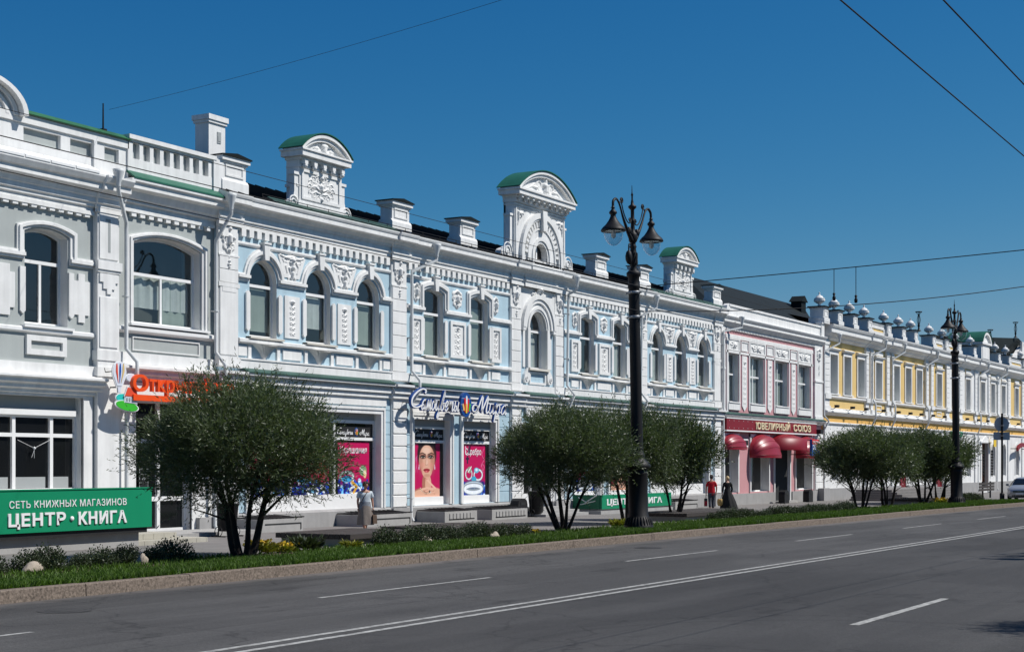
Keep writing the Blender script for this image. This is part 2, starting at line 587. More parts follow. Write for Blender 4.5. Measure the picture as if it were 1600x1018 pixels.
def arcpts(cx, zs, r, n=16, a0=PI, a1=0.0, rz=None):
    rz = r if rz is None else rz
    return [(cx + r * math.cos(a0 + (a1 - a0) * i / n), zs + rz * math.sin(a0 + (a1 - a0) * i / n)) for i in range(n + 1)]

def segpts(x0, x1, zs, rise, n=12):
    """flat circular arc from (x0, zs) to (x1, zs) rising by rise"""
    hw = (x1 - x0) / 2
    rad = (hw * hw + rise * rise) / (2 * rise)
    cx = (x0 + x1) / 2
    return [(x, zs + math.sqrt(max(0, rad * rad - (x - cx) ** 2)) - (rad - rise)) for x in [x0 + (x1 - x0) * i / n for i in range(n + 1)]]

def smooth_line(pts, k=6):
    """Catmull-Rom through points of any dimension"""
    P = [Vector(p) for p in pts]
    P = [P[0] * 2 - P[1]] + P + [P[-1] * 2 - P[-2]]
    out = []
    for i in range(1, len(P) - 2):
        a, b, c, d = P[i - 1], P[i], P[i + 1], P[i + 2]
        for j in range(k):
            t = j / k
            out.append(0.5 * ((2 * b) + (c - a) * t + (2 * a - 5 * b + 4 * c - d) * t * t + (3 * b - a - 3 * c + d) * t ** 3))
    out.append(P[-2])
    return out

ZS = -0.004                      # the street falls gently to the right
def zg(x):
    return ZS * x
# ------------------------------------------------------------------ ground, road, kerb, pavement, grass
KH = 0.19
_kx = [-400, 5, 18, 40, 78, 100, 130, 700]
_ky = [20.1, 20.1, 20.25, 20.55, 20.55, 20.1, 19.9, 19.9]
def ky(x):
    return float(np.interp(x, _kx, _ky))
_gx = [-400, 18, 40, 78, 104, 112, 700]

def sheet(name, xs, yf, yb, dz, m, **kw):
    mb = MB()
    vs = []
    for x in xs:
        a = yf(x) if callable(yf) else yf
        b = yb(x) if callable(yb) else yb
        vs += [(x, a, zg(x) + dz), (x, b, zg(x) + dz)]
    mb.add(vs, [(2 * i, 2 * i + 2, 2 * i + 3, 2 * i + 1) for i in range(len(xs) - 1)])
    return tag(mb.build(name, m), kind='structure', **kw)
sheet('ground', [-1500, 0, 400, 2500], -1500, 1500, -0.45, M['concrete'])
kxs = [-400] + list(range(4, 134, 3)) + [700]
road = sheet('road', kxs, 1.6, lambda x: ky(x) + 0.05, -KH, M['asphalt'])
sheet('near_pavement', [-400, 0, 200, 700], -14, 1.6, -0.03, M['paving'])
pave = sheet('pavement', kxs, lambda x: ky(x) + 0.1, 60, 0.0, M['paving'])
GB = 24.1
soilx = [-400] + list(range(4, 104, 3)) + [104.5]
sheet('soil_bed', soilx, lambda x: ky(x) + 0.25, lambda x: GB, 0.012, M['soil'])

# kerb of granite stones, one object each
kerb = tag(empty('kerb', (20, ky(20), zg(20))), kind='structure')
kmb = MB()
L, W = 2.785, 0.26
b = 0.018
kmb.prof(0, L, [(0, -KH - 0.05), (0.012, -b * 0.6), (b + 0.012, 0), (W, 0), (W, -KH - 0.05)])
kme = kmb.mesh('kerb_stone', M['curb'])
x = 6.2
while x < 132:
    a = math.atan2(ky(x + 2.8) - ky(x), 2.8)
    o = link('kerb_stone', kme, kerb, (x - 20, ky(x) - ky(20) + rnd.uniform(-.006, .006), zg(x) - zg(20) + 0.03 + rnd.uniform(-.006, .006)), (0, -ZS, a))
    x += 2.8

# lane paint, parts of the road
def stripe(name, x0, x1, y, w, dz=0.004):
    mb = MB()
    n = max(1, int((x1 - x0) / 8))
    vs = []
    for i in range(n + 1):
        xx = x0 + (x1 - x0) * i / n
        vs += [(xx, y - w / 2, zg(xx) - KH + dz), (xx, y + w / 2, zg(xx) - KH + dz)]
    mb.add(vs, [(2 * i, 2 * i + 2, 2 * i + 3, 2 * i + 1) for i in range(n)])
    mb.build(name, M['paint'], road)
stripe('centre_line', -50, 300, 12.44, 0.13)
stripe('centre_line', -50, 300, 12.80, 0.13)
for k in range(-2, 12):
    stripe('lane_dash', 22.0 + 12.65 * k - (0.5 if k < 0 else 0), 28.0 + 12.65 * k, 16.45, 0.11)
for k in range(-1, 9):
    stripe('lane_dash', 22.2 + 12.6 * k, 27.6 + 12.6 * k, 6.82, 0.15)
M['manhole'] = mat('worn_cast_iron', (.045, .043, .041), .6, .4, 12)
for mx_, my_, r_ in ((17.9, 18.45, 0.36), (40.9, 18.7, 0.34), (82, 19.4, 0.36)):
    mb = MB((mx_, my_, zg(mx_) - KH))
    mb.lathe(mx_, my_, [(0, zg(mx_) - KH + 0.008), (r_ - 0.06, zg(mx_) - KH + 0.010), (r_ - 0.05, zg(mx_) - KH + 0.005), (r_, zg(mx_) - KH + 0.012), (r_ + 0.07, zg(mx_) - KH + 0.006)], 24)
    o = mb.build('manhole_cover', M['manhole'], None, (mx_, my_, zg(mx_) - KH))
    tag(o, 'round iron manhole cover in the asphalt, ' + {17.9: 'nearest the left picture edge', 40.9: 'beside the kerb below the big street lamp', 82: 'farthest along the road beside the far lamp'}[mx_], 'manhole cover', 'manhole covers in the road')

# grass blades over the soil: nobody could count them
def grass():
    rng = np.random.default_rng(3)
    N = 190000
    u = rng.random(N * 2)
    x = 14 + 97 * u ** 1.7
    y = rng.random(N * 2)
    kyv = np.interp(x, _kx, _ky) + 0.30
    yy = kyv + (GB - kyv) * y
    # thin out: bare patch round the first tree, behind strip darker and sparser
    n = np.sin(x * 1.7 + 2 * np.sin(yy * 2.1)) * 0.5 + np.sin(x * .63 + yy * 1.3) * 0.5
    bare = np.hypot((x - 29.2) / 1.5, (yy - 23.35) / .55) < 1 + .3 * n
    keep = ~bare & ((x < 104.5) | (yy < kyv + .5)) & ((yy < kyv + 1.75 + 0.45 * n + 0.3 * np.sin(x * .23)) | (rng.random(N * 2) < 0.10))
    x, yy = x[keep][:N], yy[keep][:N]
    N = len(x)
    h = (0.05 + 0.06 * rng.random(N)) * (1 + x / 90)
    w = (0.010 + 0.008 * rng.random(N)) * (1 + x / 45)
    a = rng.random(N) * 2 * PI
    lean = rng.normal(0, 0.045, (N, 2))
    z = ZS * x + 0.01
    V = np.empty((N, 3, 3))
    V[:, 0] = np.stack([x - w * np.cos(a), yy - w * np.sin(a), z], 1)
    V[:, 1] = np.stack([x + w * np.cos(a), yy + w * np.sin(a), z], 1)
    V[:, 2] = np.stack([x + lean[:, 0], yy + lean[:, 1], z + h], 1)
    o = link('grass', np_mesh('grass', V.reshape(-1, 3), 3, M['grass']))
    tag(o, 'short green verge grass between the kerb and the pavement', 'grass', kind='stuff')
grass()

# ------------------------------------------------------------------ leaves and trees
def leafquads(c, d, L, W, rng):
    n = len(c)
    r = rng.normal(size=(n, 3))
    s = np.cross(d, r)
    s /= np.linalg.norm(s, axis=1, keepdims=True) + 1e-9
    L = L[:, None]; W = W[:, None]
    V = np.empty((n, 4, 3))
    V[:, 0] = c
    V[:, 1] = c + d * L * 0.45 + s * W * 0.5
    V[:, 2] = c + d * L
    V[:, 3] = c + d * L * 0.45 - s * W * 0.5
    return V.reshape(-1, 3)

def crown_mesh(name, seed, a, b, zc, hz_up, hz_dn, ntw, nl, LL, WW, m, lobes=0.13, offx=0.0):
    """twigs with narrow leaves filling a lumpy rounded volume"""
    rng = np.random.default_rng(seed)
    ph = rng.random(9) * 6.28
    d = rng.normal(size=(ntw, 3))
    d /= np.linalg.norm(d, axis=1, keepdims=True)
    th = np.arctan2(d[:, 1], d[:, 0])
    lump = 1 + lobes * (np.sin(2 * th + ph[0] + 3 * d[:, 2]) + 0.8 * np.sin(3 * th + ph[1]) * np.cos(2.2 * d[:, 2] + ph[2]) + 0.6 * np.sin(5 * th + ph[3] + 4 * d[:, 2] + ph[4]) + 0.5 * np.sin(9 * th + ph[7]) * np.sin(7 * d[:, 2] + ph[8]))
    d3 = d / (np.abs(d) ** 2.3).sum(1, keepdims=True) ** (1 / 2.3)
    r = rng.random(ntw) ** 0.42
    sc_ = np.where(d[:, 2] > 0, hz_up, hz_dn)
    P = np.stack([d3[:, 0] * a, d3[:, 1] * b, d3[:, 2] * sc_], 1) * (r * lump)[:, None]
    P[:, 0] += offx * (0.5 + P[:, 2] / 3)
    f = np.sin(P[:, 0] * 2.3 + ph[5]) * np.sin(P[:, 1] * 2.1 + ph[6]) * np.sin(P[:, 2] * 2.7 + ph[0]) + 0.35 * np.sin(P[:, 0] * 5 + ph[2]) * np.sin(P[:, 2] * 5.5 + ph[4])
    k = ((f > -0.30) | (rng.random(ntw) < 0.45)) & ((d[:, 2] > -.35) | (rng.random(ntw) < 0.62))
    P = P[k]; d = d[k]; r = r[k]
    n = len(P)
    td = d * 0.75 + np.array([0, 0, 0.50]) + rng.normal(0, 0.38, (n, 3))
    td /= np.linalg.norm(td, axis=1, keepdims=True)
    tl = 0.22 + 0.26 * rng.random(n)
    tl *= np.where(rng.random(n) < 0.16, 1.8, 1.0)
    C = []; D = []
    for j in range(nl):
        t = (j + 0.6) / nl
        C.append(P + td * (tl * t)[:, None])
        q = td + rng.normal(0, 0.55, (n, 3))
        D.append(q / np.linalg.norm(q, axis=1, keepdims=True))
    C = np.concatenate(C); D = np.concatenate(D)
    C[:, 2] += zc
    N = len(C)
    Ls = LL * (0.7 + 0.6 * rng.random(N)); Ws = WW * (0.8 + 0.5 * rng.random(N))
    return np_mesh(name, leafquads(C, D, Ls, Ws, rng), 4, m)

def trunk_mesh(name, seed, h0, spread, zc, nst=4, r0=0.085):
    r = random.Random(seed)
    mb = MB()
    a0 = r.uniform(0, 6.28)
    for i in range(nst):
        a = a0 + 2 * PI * i / nst + r.uniform(-.3, .3)
        base = Vector((0.10 * math.cos(a), 0.10 * math.sin(a), -0.1))
        ex = spread * r.uniform(.45, .75)
        top = Vector((ex * math.cos(a), ex * math.sin(a), zc + r.uniform(-.2, .5)))
        mid1 = base + Vector((0.18 * math.cos(a) * r.uniform(.5, 1.8), 0.18 * math.sin(a), h0 * 0.45))
        mid2 = base.lerp(top, 0.5) + Vector((r.uniform(-.12, .12), r.uniform(-.12, .12), 0.12))
        ln = smooth_line([base, mid1, mid2, top], 5)
        rr = r0 * r.uniform(.7, 1.1)
        mb.tube(ln, rr, 7, radii=[rr * (1.25 - 1.0 * (j / (len(ln) - 1)) ** .8) + 0.008 for j in range(len(ln))])
        for q in range(5):
            j = r.randrange(len(ln) // 2, len(ln) - 2)
            s = ln[j]
            b2 = a + r.uniform(-1.3, 1.3)
            e = s + Vector((math.cos(b2) * spread * r.uniform(.25, .5), math.sin(b2) * spread * r.uniform(.25, .5), r.uniform(.3, 1.0)))
            md = s.lerp(e, .5) + Vector((r.uniform(-.1, .1), r.uniform(-.1, .1), r.uniform(-.05, .15)))
            l2 = smooth_line([s, md, e], 3)
            mb.tube(l2, rr * .42, 5, r1=0.006)
    return mb.mesh(name, M['bark'])

def tree(x, y, me_c, me_t, label, rz=0, s=(1, 1, 1)):
    t = empty('willow_tree', (x, y, zg(x)), rz, label=label, cat='tree', group='clipped willows in the verge')
    t.scale = s
    link('trunk', me_t, t)
    link('crown', me_c, t)
    return t
big_c = crown_mesh('crown', 5, 2.25, 2.0, 2.65, 1.42, 1.22, 17500, 8, 0.118, 0.021, M['leaf'], 0.14, 0.10)
big_t = trunk_mesh('trunk', 21, 0.9, 2.0, 2.5, 4, 0.10)
mid_c = crown_mesh('crown', 9, 2.15, 2.0, 2.70, 1.32, 1.25, 13000, 8, 0.120, 0.025, M['leaf'], 0.15, 0.1)
mid_t = trunk_mesh('trunk', 33, 0.8, 1.9, 2.5, 5, 0.085)
far_c = crown_mesh('crown', 14, 2.2, 2.0, 2.75, 1.28, 1.2, 8500, 8, 0.135, 0.038, M['leaf'], 0.15)
far_t = trunk_mesh('trunk', 47, 0.8, 2.0, 2.6, 5, 0.085)
tree(28.2, 23.3, big_c, big_t, 'round dark willow at far left in front of the bookstore door', 0.0, (1.05, 1.0, .96))
tree(45.8, 24.1, mid_c, mid_t, 'wide willow just left of the big street lamp', 0.4, (1.0, 1.0, 0.97))
tree(53.5, 25.3, mid_c, far_t, 'willow right behind the big street lamp, its trunk left of the lamp', 2.3, (0.92, 0.92, 1.04))
tree(58.7, 25.6, far_c, mid_t, 'small thin-stemmed willow just right of the big street lamp', 4.1, (0.74, 0.74, 1.0))
tree(80.3, 24.3, far_c, far_t, 'willow with many slanting stems before the yellow house corner', 0.2, (1.08, 1.08, 0.98))
tree(85.9, 24.4, far_c, mid_t, 'single-stemmed willow second in the far row', 1.9, (0.85, 0.85, 1.0))
tree(93.4, 24.4, far_c, big_t, 'willow beside the far bench, left of the far lamp', 3.3, (0.98, 0.98, 1.03))
tree(97.6, 24.6, far_c, mid_t, 'last willow of the row, right against the far lamp', 4.6, (1.0, 1.0, 1.0))
tree(24.9, -0.5, mid_c, mid_t, 'willow on the near pavement outside the picture, only its shadow on the road shows', 1.0, (1.1, 1.1, 1.05))

# ------------------------------------------------------------------ low shrubs, flowers, stones in the verge
def shrub_mesh(name, seed, a, b, h, n):
    rng = np.random.default_rng(seed)
    d = rng.normal(size=(n, 3)); d /= np.linalg.norm(d, axis=1, keepdims=True)
    r = rng.random(n) ** 0.5
    top = np.abs(d[:, 2]) * h * (0.72 + 0.4 * rng.random(n))
    P = np.stack([d[:, 0] * a * r, d[:, 1] * b * r, top * r + 0.03], 1)
    D = d * .5 + np.array([0, 0, .8]) + rng.normal(0, .5, (n, 3))
    D /= np.linalg.norm(D, axis=1, keepdims=True)
    V = leafquads(P, D, 0.055 * (0.7 + .6 * rng.random(n)), 0.034 * (0.7 + .6 * rng.random(n)), rng)
    return np_mesh(name, V, 4, M['shrubleaf'])
def twig_mesh(name, seed, a, h):
    r = random.Random(seed)
    mb = MB()
    for i in range(11):
        t = r.uniform(0, 6.28); e = r.uniform(.3, .9)
        mb.tube([(0.06 * math.cos(t), 0.06 * math.sin(t), 0), (a * .5 * e * math.cos(t), a * .5 * e * math.sin(t), h * .55), (a * e * math.cos(t), a * e * math.sin(t), h * r.uniform(.8, 1.05))], 0.009, 4, 0.003)
    return mb.mesh(name, M['bark'])
shv = [(shrub_mesh('foliage', 50 + i, .50, .40, .52, 2100), twig_mesh('twigs', 60 + i, .48, .52)) for i in range(3)]
ORD = 'leftmost second third fourth fifth sixth seventh eighth ninth tenth eleventh twelfth thirteenth fourteenth fifteenth sixteenth seventeenth eighteenth nineteenth twentieth twenty-first twenty-second twenty-third twenty-fourth twenty-fifth twenty-sixth twenty-seventh'.split()
def shrub_row(x0, x1, step, y, hs, label, grp):
    x = x0; i = 0
    n = int((x1 - x0) / step) + 1
    while x <= x1:
        f, t = shv[rnd.randrange(3)]
        e = empty('shrub', (x + rnd.uniform(-.12, .12), y + rnd.uniform(-.1, .1), zg(x)), rnd.uniform(0, 6), label=ORD[i] + ' ' + label, cat='shrub', group=grp)
        s = hs * rnd.uniform(.60, 1.02)
        e.scale = (s * rnd.uniform(.95, 1.15), s, s)
        link('foliage', f, e); link('twigs', t, e)
        x += step * rnd.uniform(.8, 1.2); i += 1
shrub_row(20.6, 27.0, 0.72, 23.85, 1.0, 'low shrub from the left in the row below the green sign', 'shrubs below the green sign')
shrub_row(34.6, 42.2, 0.74, 23.55, 1.05, 'low shrub from the left in the row between the two nearest trees', 'shrubs between the near trees')
shrub_row(58.2, 76.5, 0.80, 23.65, 1.02, 'clipped shrub from the left in the long row before the pink house', 'shrubs before the pink house')
shrub_row(99.8, 106.2, 0.8, 23.9, 1.25, 'low shrub from the left in the short row right of the far lamp', 'shrubs right of the far lamp')

def rosette(x, y, label, m, s, fl=None):
    rng = np.random.default_rng(int(x * 100))
    n = 320
    a = rng.random(n) * 6.28; e = rng.random(n) * 0.9 + 0.2
    D = np.stack([np.cos(a) * np.cos(e), np.sin(a) * np.cos(e), np.sin(e)], 1)
    rr = rng.random(n) ** .5 * .22
    C = np.stack([np.cos(a) * rr, np.sin(a) * rr * .8, 0.02 + 0.1 * rng.random(n)], 1)
    V = leafquads(C, D, 0.13 * (0.6 + .7 * rng.random(n)), 0.045 + 0 * a, rng)
    t = empty('low_plant', (x, y, zg(x)), label=label, cat='plant')
    t.scale = (s, s, s)
    link('leaves', np_mesh('leaves', V, 4, m), t)
    if fl:
        n = 70
        C = np.stack([rng.normal(0, .16, n), rng.normal(0, .13, n), 0.14 + .08 * rng.random(n)], 1)
        D = rng.normal(0, .5, (n, 3)) + np.array([0, -.6, .7]); D /= np.linalg.norm(D, axis=1, keepdims=True)
        link('blossoms', np_mesh('blossoms', leafquads(C, D, .06 + 0 * C[:, 0], .06 + 0 * C[:, 0], rng), 4, M['flower']), t)
rosette(29.75, 24.0, 'yellow-green flowering clump nearest the left tree trunk', M['yellowleaf'], 1.5, True)
rosette(30.5, 23.9, 'low clump of yellow blossoms right of the left tree', M['yellowleaf'], 1.1, True)
rosette(31.5, 24.0, 'dark spreading plant left of the first bench', M['shrubleaf'], 1.9)
rosette(33.1, 23.7, 'pale green rosette in front of the first bench', M['yellowleaf'], 1.1)
rosette(42.9, 23.6, 'small yellow flowers beside the end of the shrub row', M['yellowleaf'], 0.8, True)
rosette(50.1, 24.0, 'bright green plant beside the big street lamp base', M['yellowleaf'], 1.6)
rosette(95.6, 23.9, 'yellow-green plant in front of the far bench', M['yellowleaf'], 1.6, True)
def boulder(x, y, s, seed, label):
    rng = np.random.default_rng(seed)
    bm = bmesh.new()
    bmesh.ops.create_icosphere(bm, subdivisions=3, radius=1)
    k = rng.normal(size=(6, 3))
    for v in bm.verts:
        f = 1 + sum(.13 * math.sin(2.2 * (v.co @ Vector(q)) + i) for i, q in enumerate(k))
        v.co = Vector((v.co.x * s[0], v.co.y * s[1], v.co.z * s[2])) * f
    for f in bm.faces:
        f.smooth = True
    me = bpy.data.meshes.new('boulder'); bm.to_mesh(me); bm.free(); me.materials.append(M['stone'])
    tag(link('boulder', me, None, (x, y, zg(x) + s[2] * .45)), label, 'stone', 'stones among the verge shrubs')
boulder(21.9, 23.5, (0.30, 0.18, 0.16), 1, 'flat pale stone among shrubs at the left picture edge')
boulder(24.9, 23.4, (0.16, 0.14, 0.18), 2, 'upright beige stone in the shrubs below the green sign')
boulder(36.1, 23.3, (0.24, 0.16, 0.14), 3, 'beige stone among shrubs in front of the portrait window')
boulder(39.9, 23.3, (0.26, 0.16, 0.14), 4, 'beige stone near the right end of the middle shrub row')
# ------------------------------------------------------------------ facade helpers (v = metres in front of the wall plane)
class FB(MB):
    def __init__(s, B):
        MB.__init__(s, B.o); s.Y = B.Y
    def fb(s, x0, x1, v0, v1, z0, z1, m=0):
        s.box(x0, x1, s.Y - v1, s.Y - v0, z0, z1, m)
    def fp(s, pts, v0, v1, m=0, side=None):
        s.poly(pts, s.Y - v1, s.Y - v0, m, side)
    def mould(s, x0, x1, pts, m=0):
        """pts (v, z) open chain from bottom to top; closed against v=0"""
        c = [(s.Y - v, z) for v, z in pts]
        b = min(v for v, z in pts) - 0.02
        s.prof(x0, x1, [(s.Y - b, pts[0][1])] + c + [(s.Y - b, pts[-1][1])], m)
    def fband(s, A, B, v0, v1, m=0, side=None):
        s.band(A, B, s.Y - v1, s.Y - v0, m, side)
    def ftube(s, pts, r, n=8, m=0):
        s.tube([(x, s.Y - v, z) for x, v, z in pts], r, n, m=m)
    def frame(s, x0, x1, z0, z1, w, v0, v1, m=0):
        s.fb(x0, x1, v0, v1, z1 - w, z1, m); s.fb(x0, x1, v0, v1, z0, z0 + w, m)
        s.fb(x0, x0 + w, v0, v1, z0 + w, z1 - w, m); s.fb(x1 - w, x1, v0, v1, z0 + w, z1 - w, m)
    def wall(s, x0, x1, z0, z1, ops, v=0.0, depth=0.32, m=0, rm=0, n=14):
        """sheet with openings (xa, xb, za, zs, rise): rise 0 = flat head, rise = half width gives a round head"""
        y = s.Y - v; yb = s.Y - v + depth
        xs = sorted({x0, x1, *[o[0] for o in ops], *[o[1] for o in ops]})
        for a, b in zip(xs, xs[1:]):
            cov = sorted([(o[2], o[3] + o[4]) for o in ops if o[0] <= a + 1e-6 and o[1] >= b - 1e-6])
            z = z0
            for p, q in cov + [(z1, z1)]:
                if p > z + 1e-6:
                    s.add([(a, y, z), (b, y, z), (b, y, p), (a, y, p)], [(0, 1, 2, 3)], m)
                z = max(z, q)
        for xa, xb, za, zs, rise in ops:
            head = opening_head(xa, xb, zs, rise, n)
            if rise > 0:
                tp = zs + rise
                for (p, q), (p2, q2) in zip(head, head[1:]):
                    s.add([(p, y, q), (p2, y, q2), (p2, y, tp), (p, y, tp)], [(0, 1, 2, 3)], m)
            for (p, q), (p2, q2) in zip(head, head[1:]):
                s.add([(p, y, q), (p2, y, q2), (p2, yb, q2), (p, yb, q)], [(0, 3, 2, 1)], rm)
            for xx in (xa, xb):
                s.add([(xx, y, za), (xx, y, zs), (xx, yb, zs), (xx, yb, za)], [(0, 1, 2, 3)], rm)
            s.add([(xa, y, za), (xb, y, za), (xb, yb, za), (xa, yb, za)], [(0, 1, 2, 3)], rm)

def opening_head(xa, xb, zs, rise, n=14):
    if rise <= 0:
        return [(xa, zs), (xb, zs)]
    hw = (xb - xa) / 2
    if abs(rise - hw) < 0.03:
        return arcpts((xa + xb) / 2, zs, hw, n, rz=rise)
    return segpts(xa, xb, zs, rise, n)

class Bld:
    def __init__(s, name, x, Y, z, rz=0, **kw):
        s.root = empty(name, (x, Y, z), rz, **kw)
        s.local = abs(rz) > 0
        s.Y = 0.0 if s.local else Y
        s.o = (0, 0, z) if s.local else (x, Y, z)
    def fb(s):
        return FB(s)
    def put(s, name, mb, m, parent=None):
        return mb.build(name, m, parent or s.root)
    def at(s, name, me, x, v, z, parent=None, scale=None, base=None):
        """shared mesh placed in facade coordinates"""
        ox, oy, oz = s.o
        l = Vector((x - ox, s.Y - v - oy, z - oz))
        if base is not None:
            l -= base
        return link(name, me, parent or s.root, l, None, scale)

def window(B, xa, xb, za, zs, rise, zt=None, mull=(), v=-0.27, fw=0.075, blind=None, curtain=False, glass='glass', name='window'):
    """frame with transom and mullions, panes, blind; sits in the reveal"""
    head = opening_head(xa, xb, zs, rise)
    mb = B.fb()
    cx = (xa + xb) / 2
    zc = (za + zs + rise) / 2
    top = zs + rise
    outer = [(xa, za)] + head + [(xb, za)]
    sx = 1 - 2 * fw / (xb - xa); sz = 1 - 2 * fw / (top - za)
    inner = [(cx + (x - cx) * sx, zc + (z - zc) * sz) for x, z in outer]
    mb.band(outer, inner, B.Y - v, B.Y - v + 0.06)
    mb.fb(xa, xb, v - 0.06, v + 0.003, za, za + fw)
    if zt:
        mb.fb(xa + 0.004, xb - 0.004, v - 0.05, v + 0.012, zt - 0.05, zt + 0.05)
    for mx, z0, z1 in mull:
        mb.fb(mx - 0.045, mx + 0.045, v - 0.05, v + 0.006, z0, z1)
    fr = B.put(name, mb, M['frame'])
    p = B.fb()
    y = B.Y - v + 0.035
    p.add([(x, y, z) for x, z in inner], [list(range(len(inner)))])
    B.put('pane', p, M[glass], fr)
    if blind:
        z0, z1, mm = blind
        q = B.fb()
        nn = 24
        A = []
        for i in range(nn + 1):
            xx = xa + 0.05 + (xb - xa - 0.10) * i / nn
            yy = B.Y - v + 0.16 + (0.03 * math.sin(i * 1.9) if curtain else 0)
            A.append((xx, yy))
        vs = [(x, yy, z0) for x, yy in A] + [(x, yy, z1) for x, yy in A]
        q.add(vs, [(i, i + 1, nn + 2 + i, nn + 1 + i) for i in range(nn)], 0, curtain)
        B.put('curtain' if curtain else 'blind', q, M[mm], fr)
    return fr

# ------------------------------------------------------------------ stucco reliefs, shared meshes: height fields cut out of their own outline
def relief_mesh(name, w, h, strokes, nx, nz, gain=1.0, base=0.0, m='relief', outline=None):
    """strokes: (points in metres from the lower centre, r0, r1); rounded ridges; cells without height are left out unless base"""
    X = np.linspace(-w / 2, w / 2, nx); Z = np.linspace(0, h, nz)
    XX, ZZ = np.meshgrid(X, Z)
    H = np.zeros_like(XX)
    for pts, r0, r1 in strokes:
        k = max(1, len(pts) - 1)
        for i in range(len(pts)):
            a = np.array(pts[i][:2]); b2 = np.array(pts[min(i + 1, len(pts) - 1)][:2])
            d = b2 - a
            l2 = float(d @ d)
            t = np.zeros_like(XX) if l2 < 1e-12 else np.clip(((XX - a[0]) * d[0] + (ZZ - a[1]) * d[1]) / l2, 0, 1)
            D2 = (XX - a[0] - t * d[0]) ** 2 + (ZZ - a[1] - t * d[1]) ** 2
            r = r0 + (r1 - r0) * (i + t) / k
            H = np.maximum(H, np.sqrt(np.maximum(r * r - D2, 0)) * gain * 1.7)
    if outline is not None:
        H = np.where(outline(XX, ZZ), H + base, 0)
        base = 0
    else:
        H = H + base
    vs = np.stack([XX, -H, ZZ], -1).reshape(-1, 3)
    fs = []
    for j in range(nz - 1):
        for i in range(nx - 1):
            if max(H[j, i], H[j, i + 1], H[j + 1, i], H[j + 1, i + 1]) > 1e-4:
                q = j * nx + i
                fs.append((q, q + 1, q + nx + 1, q + nx))
    me = bpy.data.meshes.new(name)
    me.from_pydata([tuple(v) for v in vs], [], fs)
    bm = bmesh.new(); bm.from_mesh(me)
    bmesh.ops.delete(bm, geom=[v for v in bm.verts if not v.link_faces], context='VERTS')
    for f in bm.faces:
        f.smooth = True
    bm.to_mesh(me); bm.free()
    me.materials.append(M[m])
    return me

def spiral(cx, cz, r, turns, a0, sgn=1, n=14):
    return [(cx + r * (1 - i / n * .88) * math.cos(a0 + sgn * turns * 2 * PI * i / n), cz + r * (1 - i / n * .88) * math.sin(a0 + sgn * turns * 2 * PI * i / n)) for i in range(n + 1)]
def sym(st):
    return st + [([(-p[0], p[1]) for p in pts], a, b) for pts, a, b in st]
def garland(h, w, n):
    st = [([(0.02 * math.sin(i * 1.3), h * i / 24) for i in range(25)], .014, .014)]
    r = random.Random(4)
    for i in range(n):
        z = h * (i + .5) / n
        s = []
        s.append((spiral(w * .22, z, w * .17, 1.1, PI, 1, 9), .018, .010))
        s.append(([(0, z - .03), (w * .2, z + .05), (w * .36, z + .10)], .024, .006))
        s.append(([(0, z), (w * .17, z - .05), (w * .38, z - .03)], .020, .006))
        s.append(([(w * .30, z + .01)], .026, .026))
        st += sym(s)
    st.append(([(0, h * .93)], .07, .07))
    return st
R_garland = relief_mesh('relief_panel', .42, 1.35, garland(1.28, .42, 7), 26, 84, 1.0)
R_scroll = relief_mesh('relief_panel', .74, 1.20, garland(1.16, .74, 5), 34, 60, 1.0)
R_tall = relief_mesh('relief_panel', .80, 2.75, garland(2.65, .66, 9), 28, 100, 1.0)
def cartouche(w, h):
    s = [(spiral(w * .30, h * .80, w * .16, 1.2, -PI / 2, 1), .035, .02), (spiral(w * .27, h * .30, w * .15, 1.2, PI / 2, -1), .035, .02),
         ([(w * .12, h * .92), (w * .38, h * .80), (w * .42, h * .55), (w * .30, h * .30), (w * .10, h * .12)], .04, .03),
         ([(w * .40, h * .62), (w * .45, h * .50)], .05, .03)]
    st = sym(s)
    el = [(w * .20 * math.cos(a), h * .55 + h * .24 * math.sin(a)) for a in np.linspace(0, 2 * PI, 17)]
    st += [(el, .03, .03), ([(0, h * .46), (0, h * .64)], .10, .10), ([(0, h * .90)], .09, .09), ([(0, h * .98)], .05, .05), ([(0, h * .2), (0, h * .04)], .07, .015)]
    return st
R_cart = relief_mesh('cartouche', .72, 1.05, cartouche(.70, 1.0), 34, 50, 1.0)
R_oval = relief_mesh('oval_relief', .74, .86, cartouche(.68, .82), 32, 38, .9)
def pendant(h):
    return [([(0, h), (0, 0)], .02, .01), ([(0, h * .6)], .05, .05), ([(-.05, h * .35), (.05, h * .35)], .035, .035), ([(0, h * .12)], .04, .04)]
R_pend = relief_mesh('pendant', .2, .42, pendant(.4), 12, 22)
def mask(w, h):
    s = [([(w * .08, h * .86), (w * .34, h * .92), (w * .47, h * .97)], .05, .03), (spiral(w * .26, h * .78, w * .10, 1.1, 0), .03, .02),
         ([(w * .14, h * .78), (w * .26, h * .55), (w * .20, h * .3)], .04, .03), ([(w * .33, h * .72), (w * .42, h * .86)], .03, .02), ([(w * .08, h * .16), (w * .14, h * .04)], .03, .03)]
    st = sym(s)
    st += [([(0, h * .46), (0, h * .66)], .075, .085), ([(0, h * .82)], .11, .11), ([(0, h * .92)], .07, .07), ([(0, h * .52)], .10, .10), ([(0, h * .3), (0, h * .08)], .08, .06), ([(-.09, h * .72), (.09, h * .72)], .06, .06), ([(-.16, h * .5), (-.10, h * .3)], .05, .03), ([(.16, h * .5), (.10, h * .3)], .05, .03), ([(-.3, h * .9), (0, h * .98), (.3, h * .9)], .05, .05)]
    return st
R_mask = relief_mesh('mask_relief', 1.45, .88, mask(1.40, .86), 48, 36, .85)
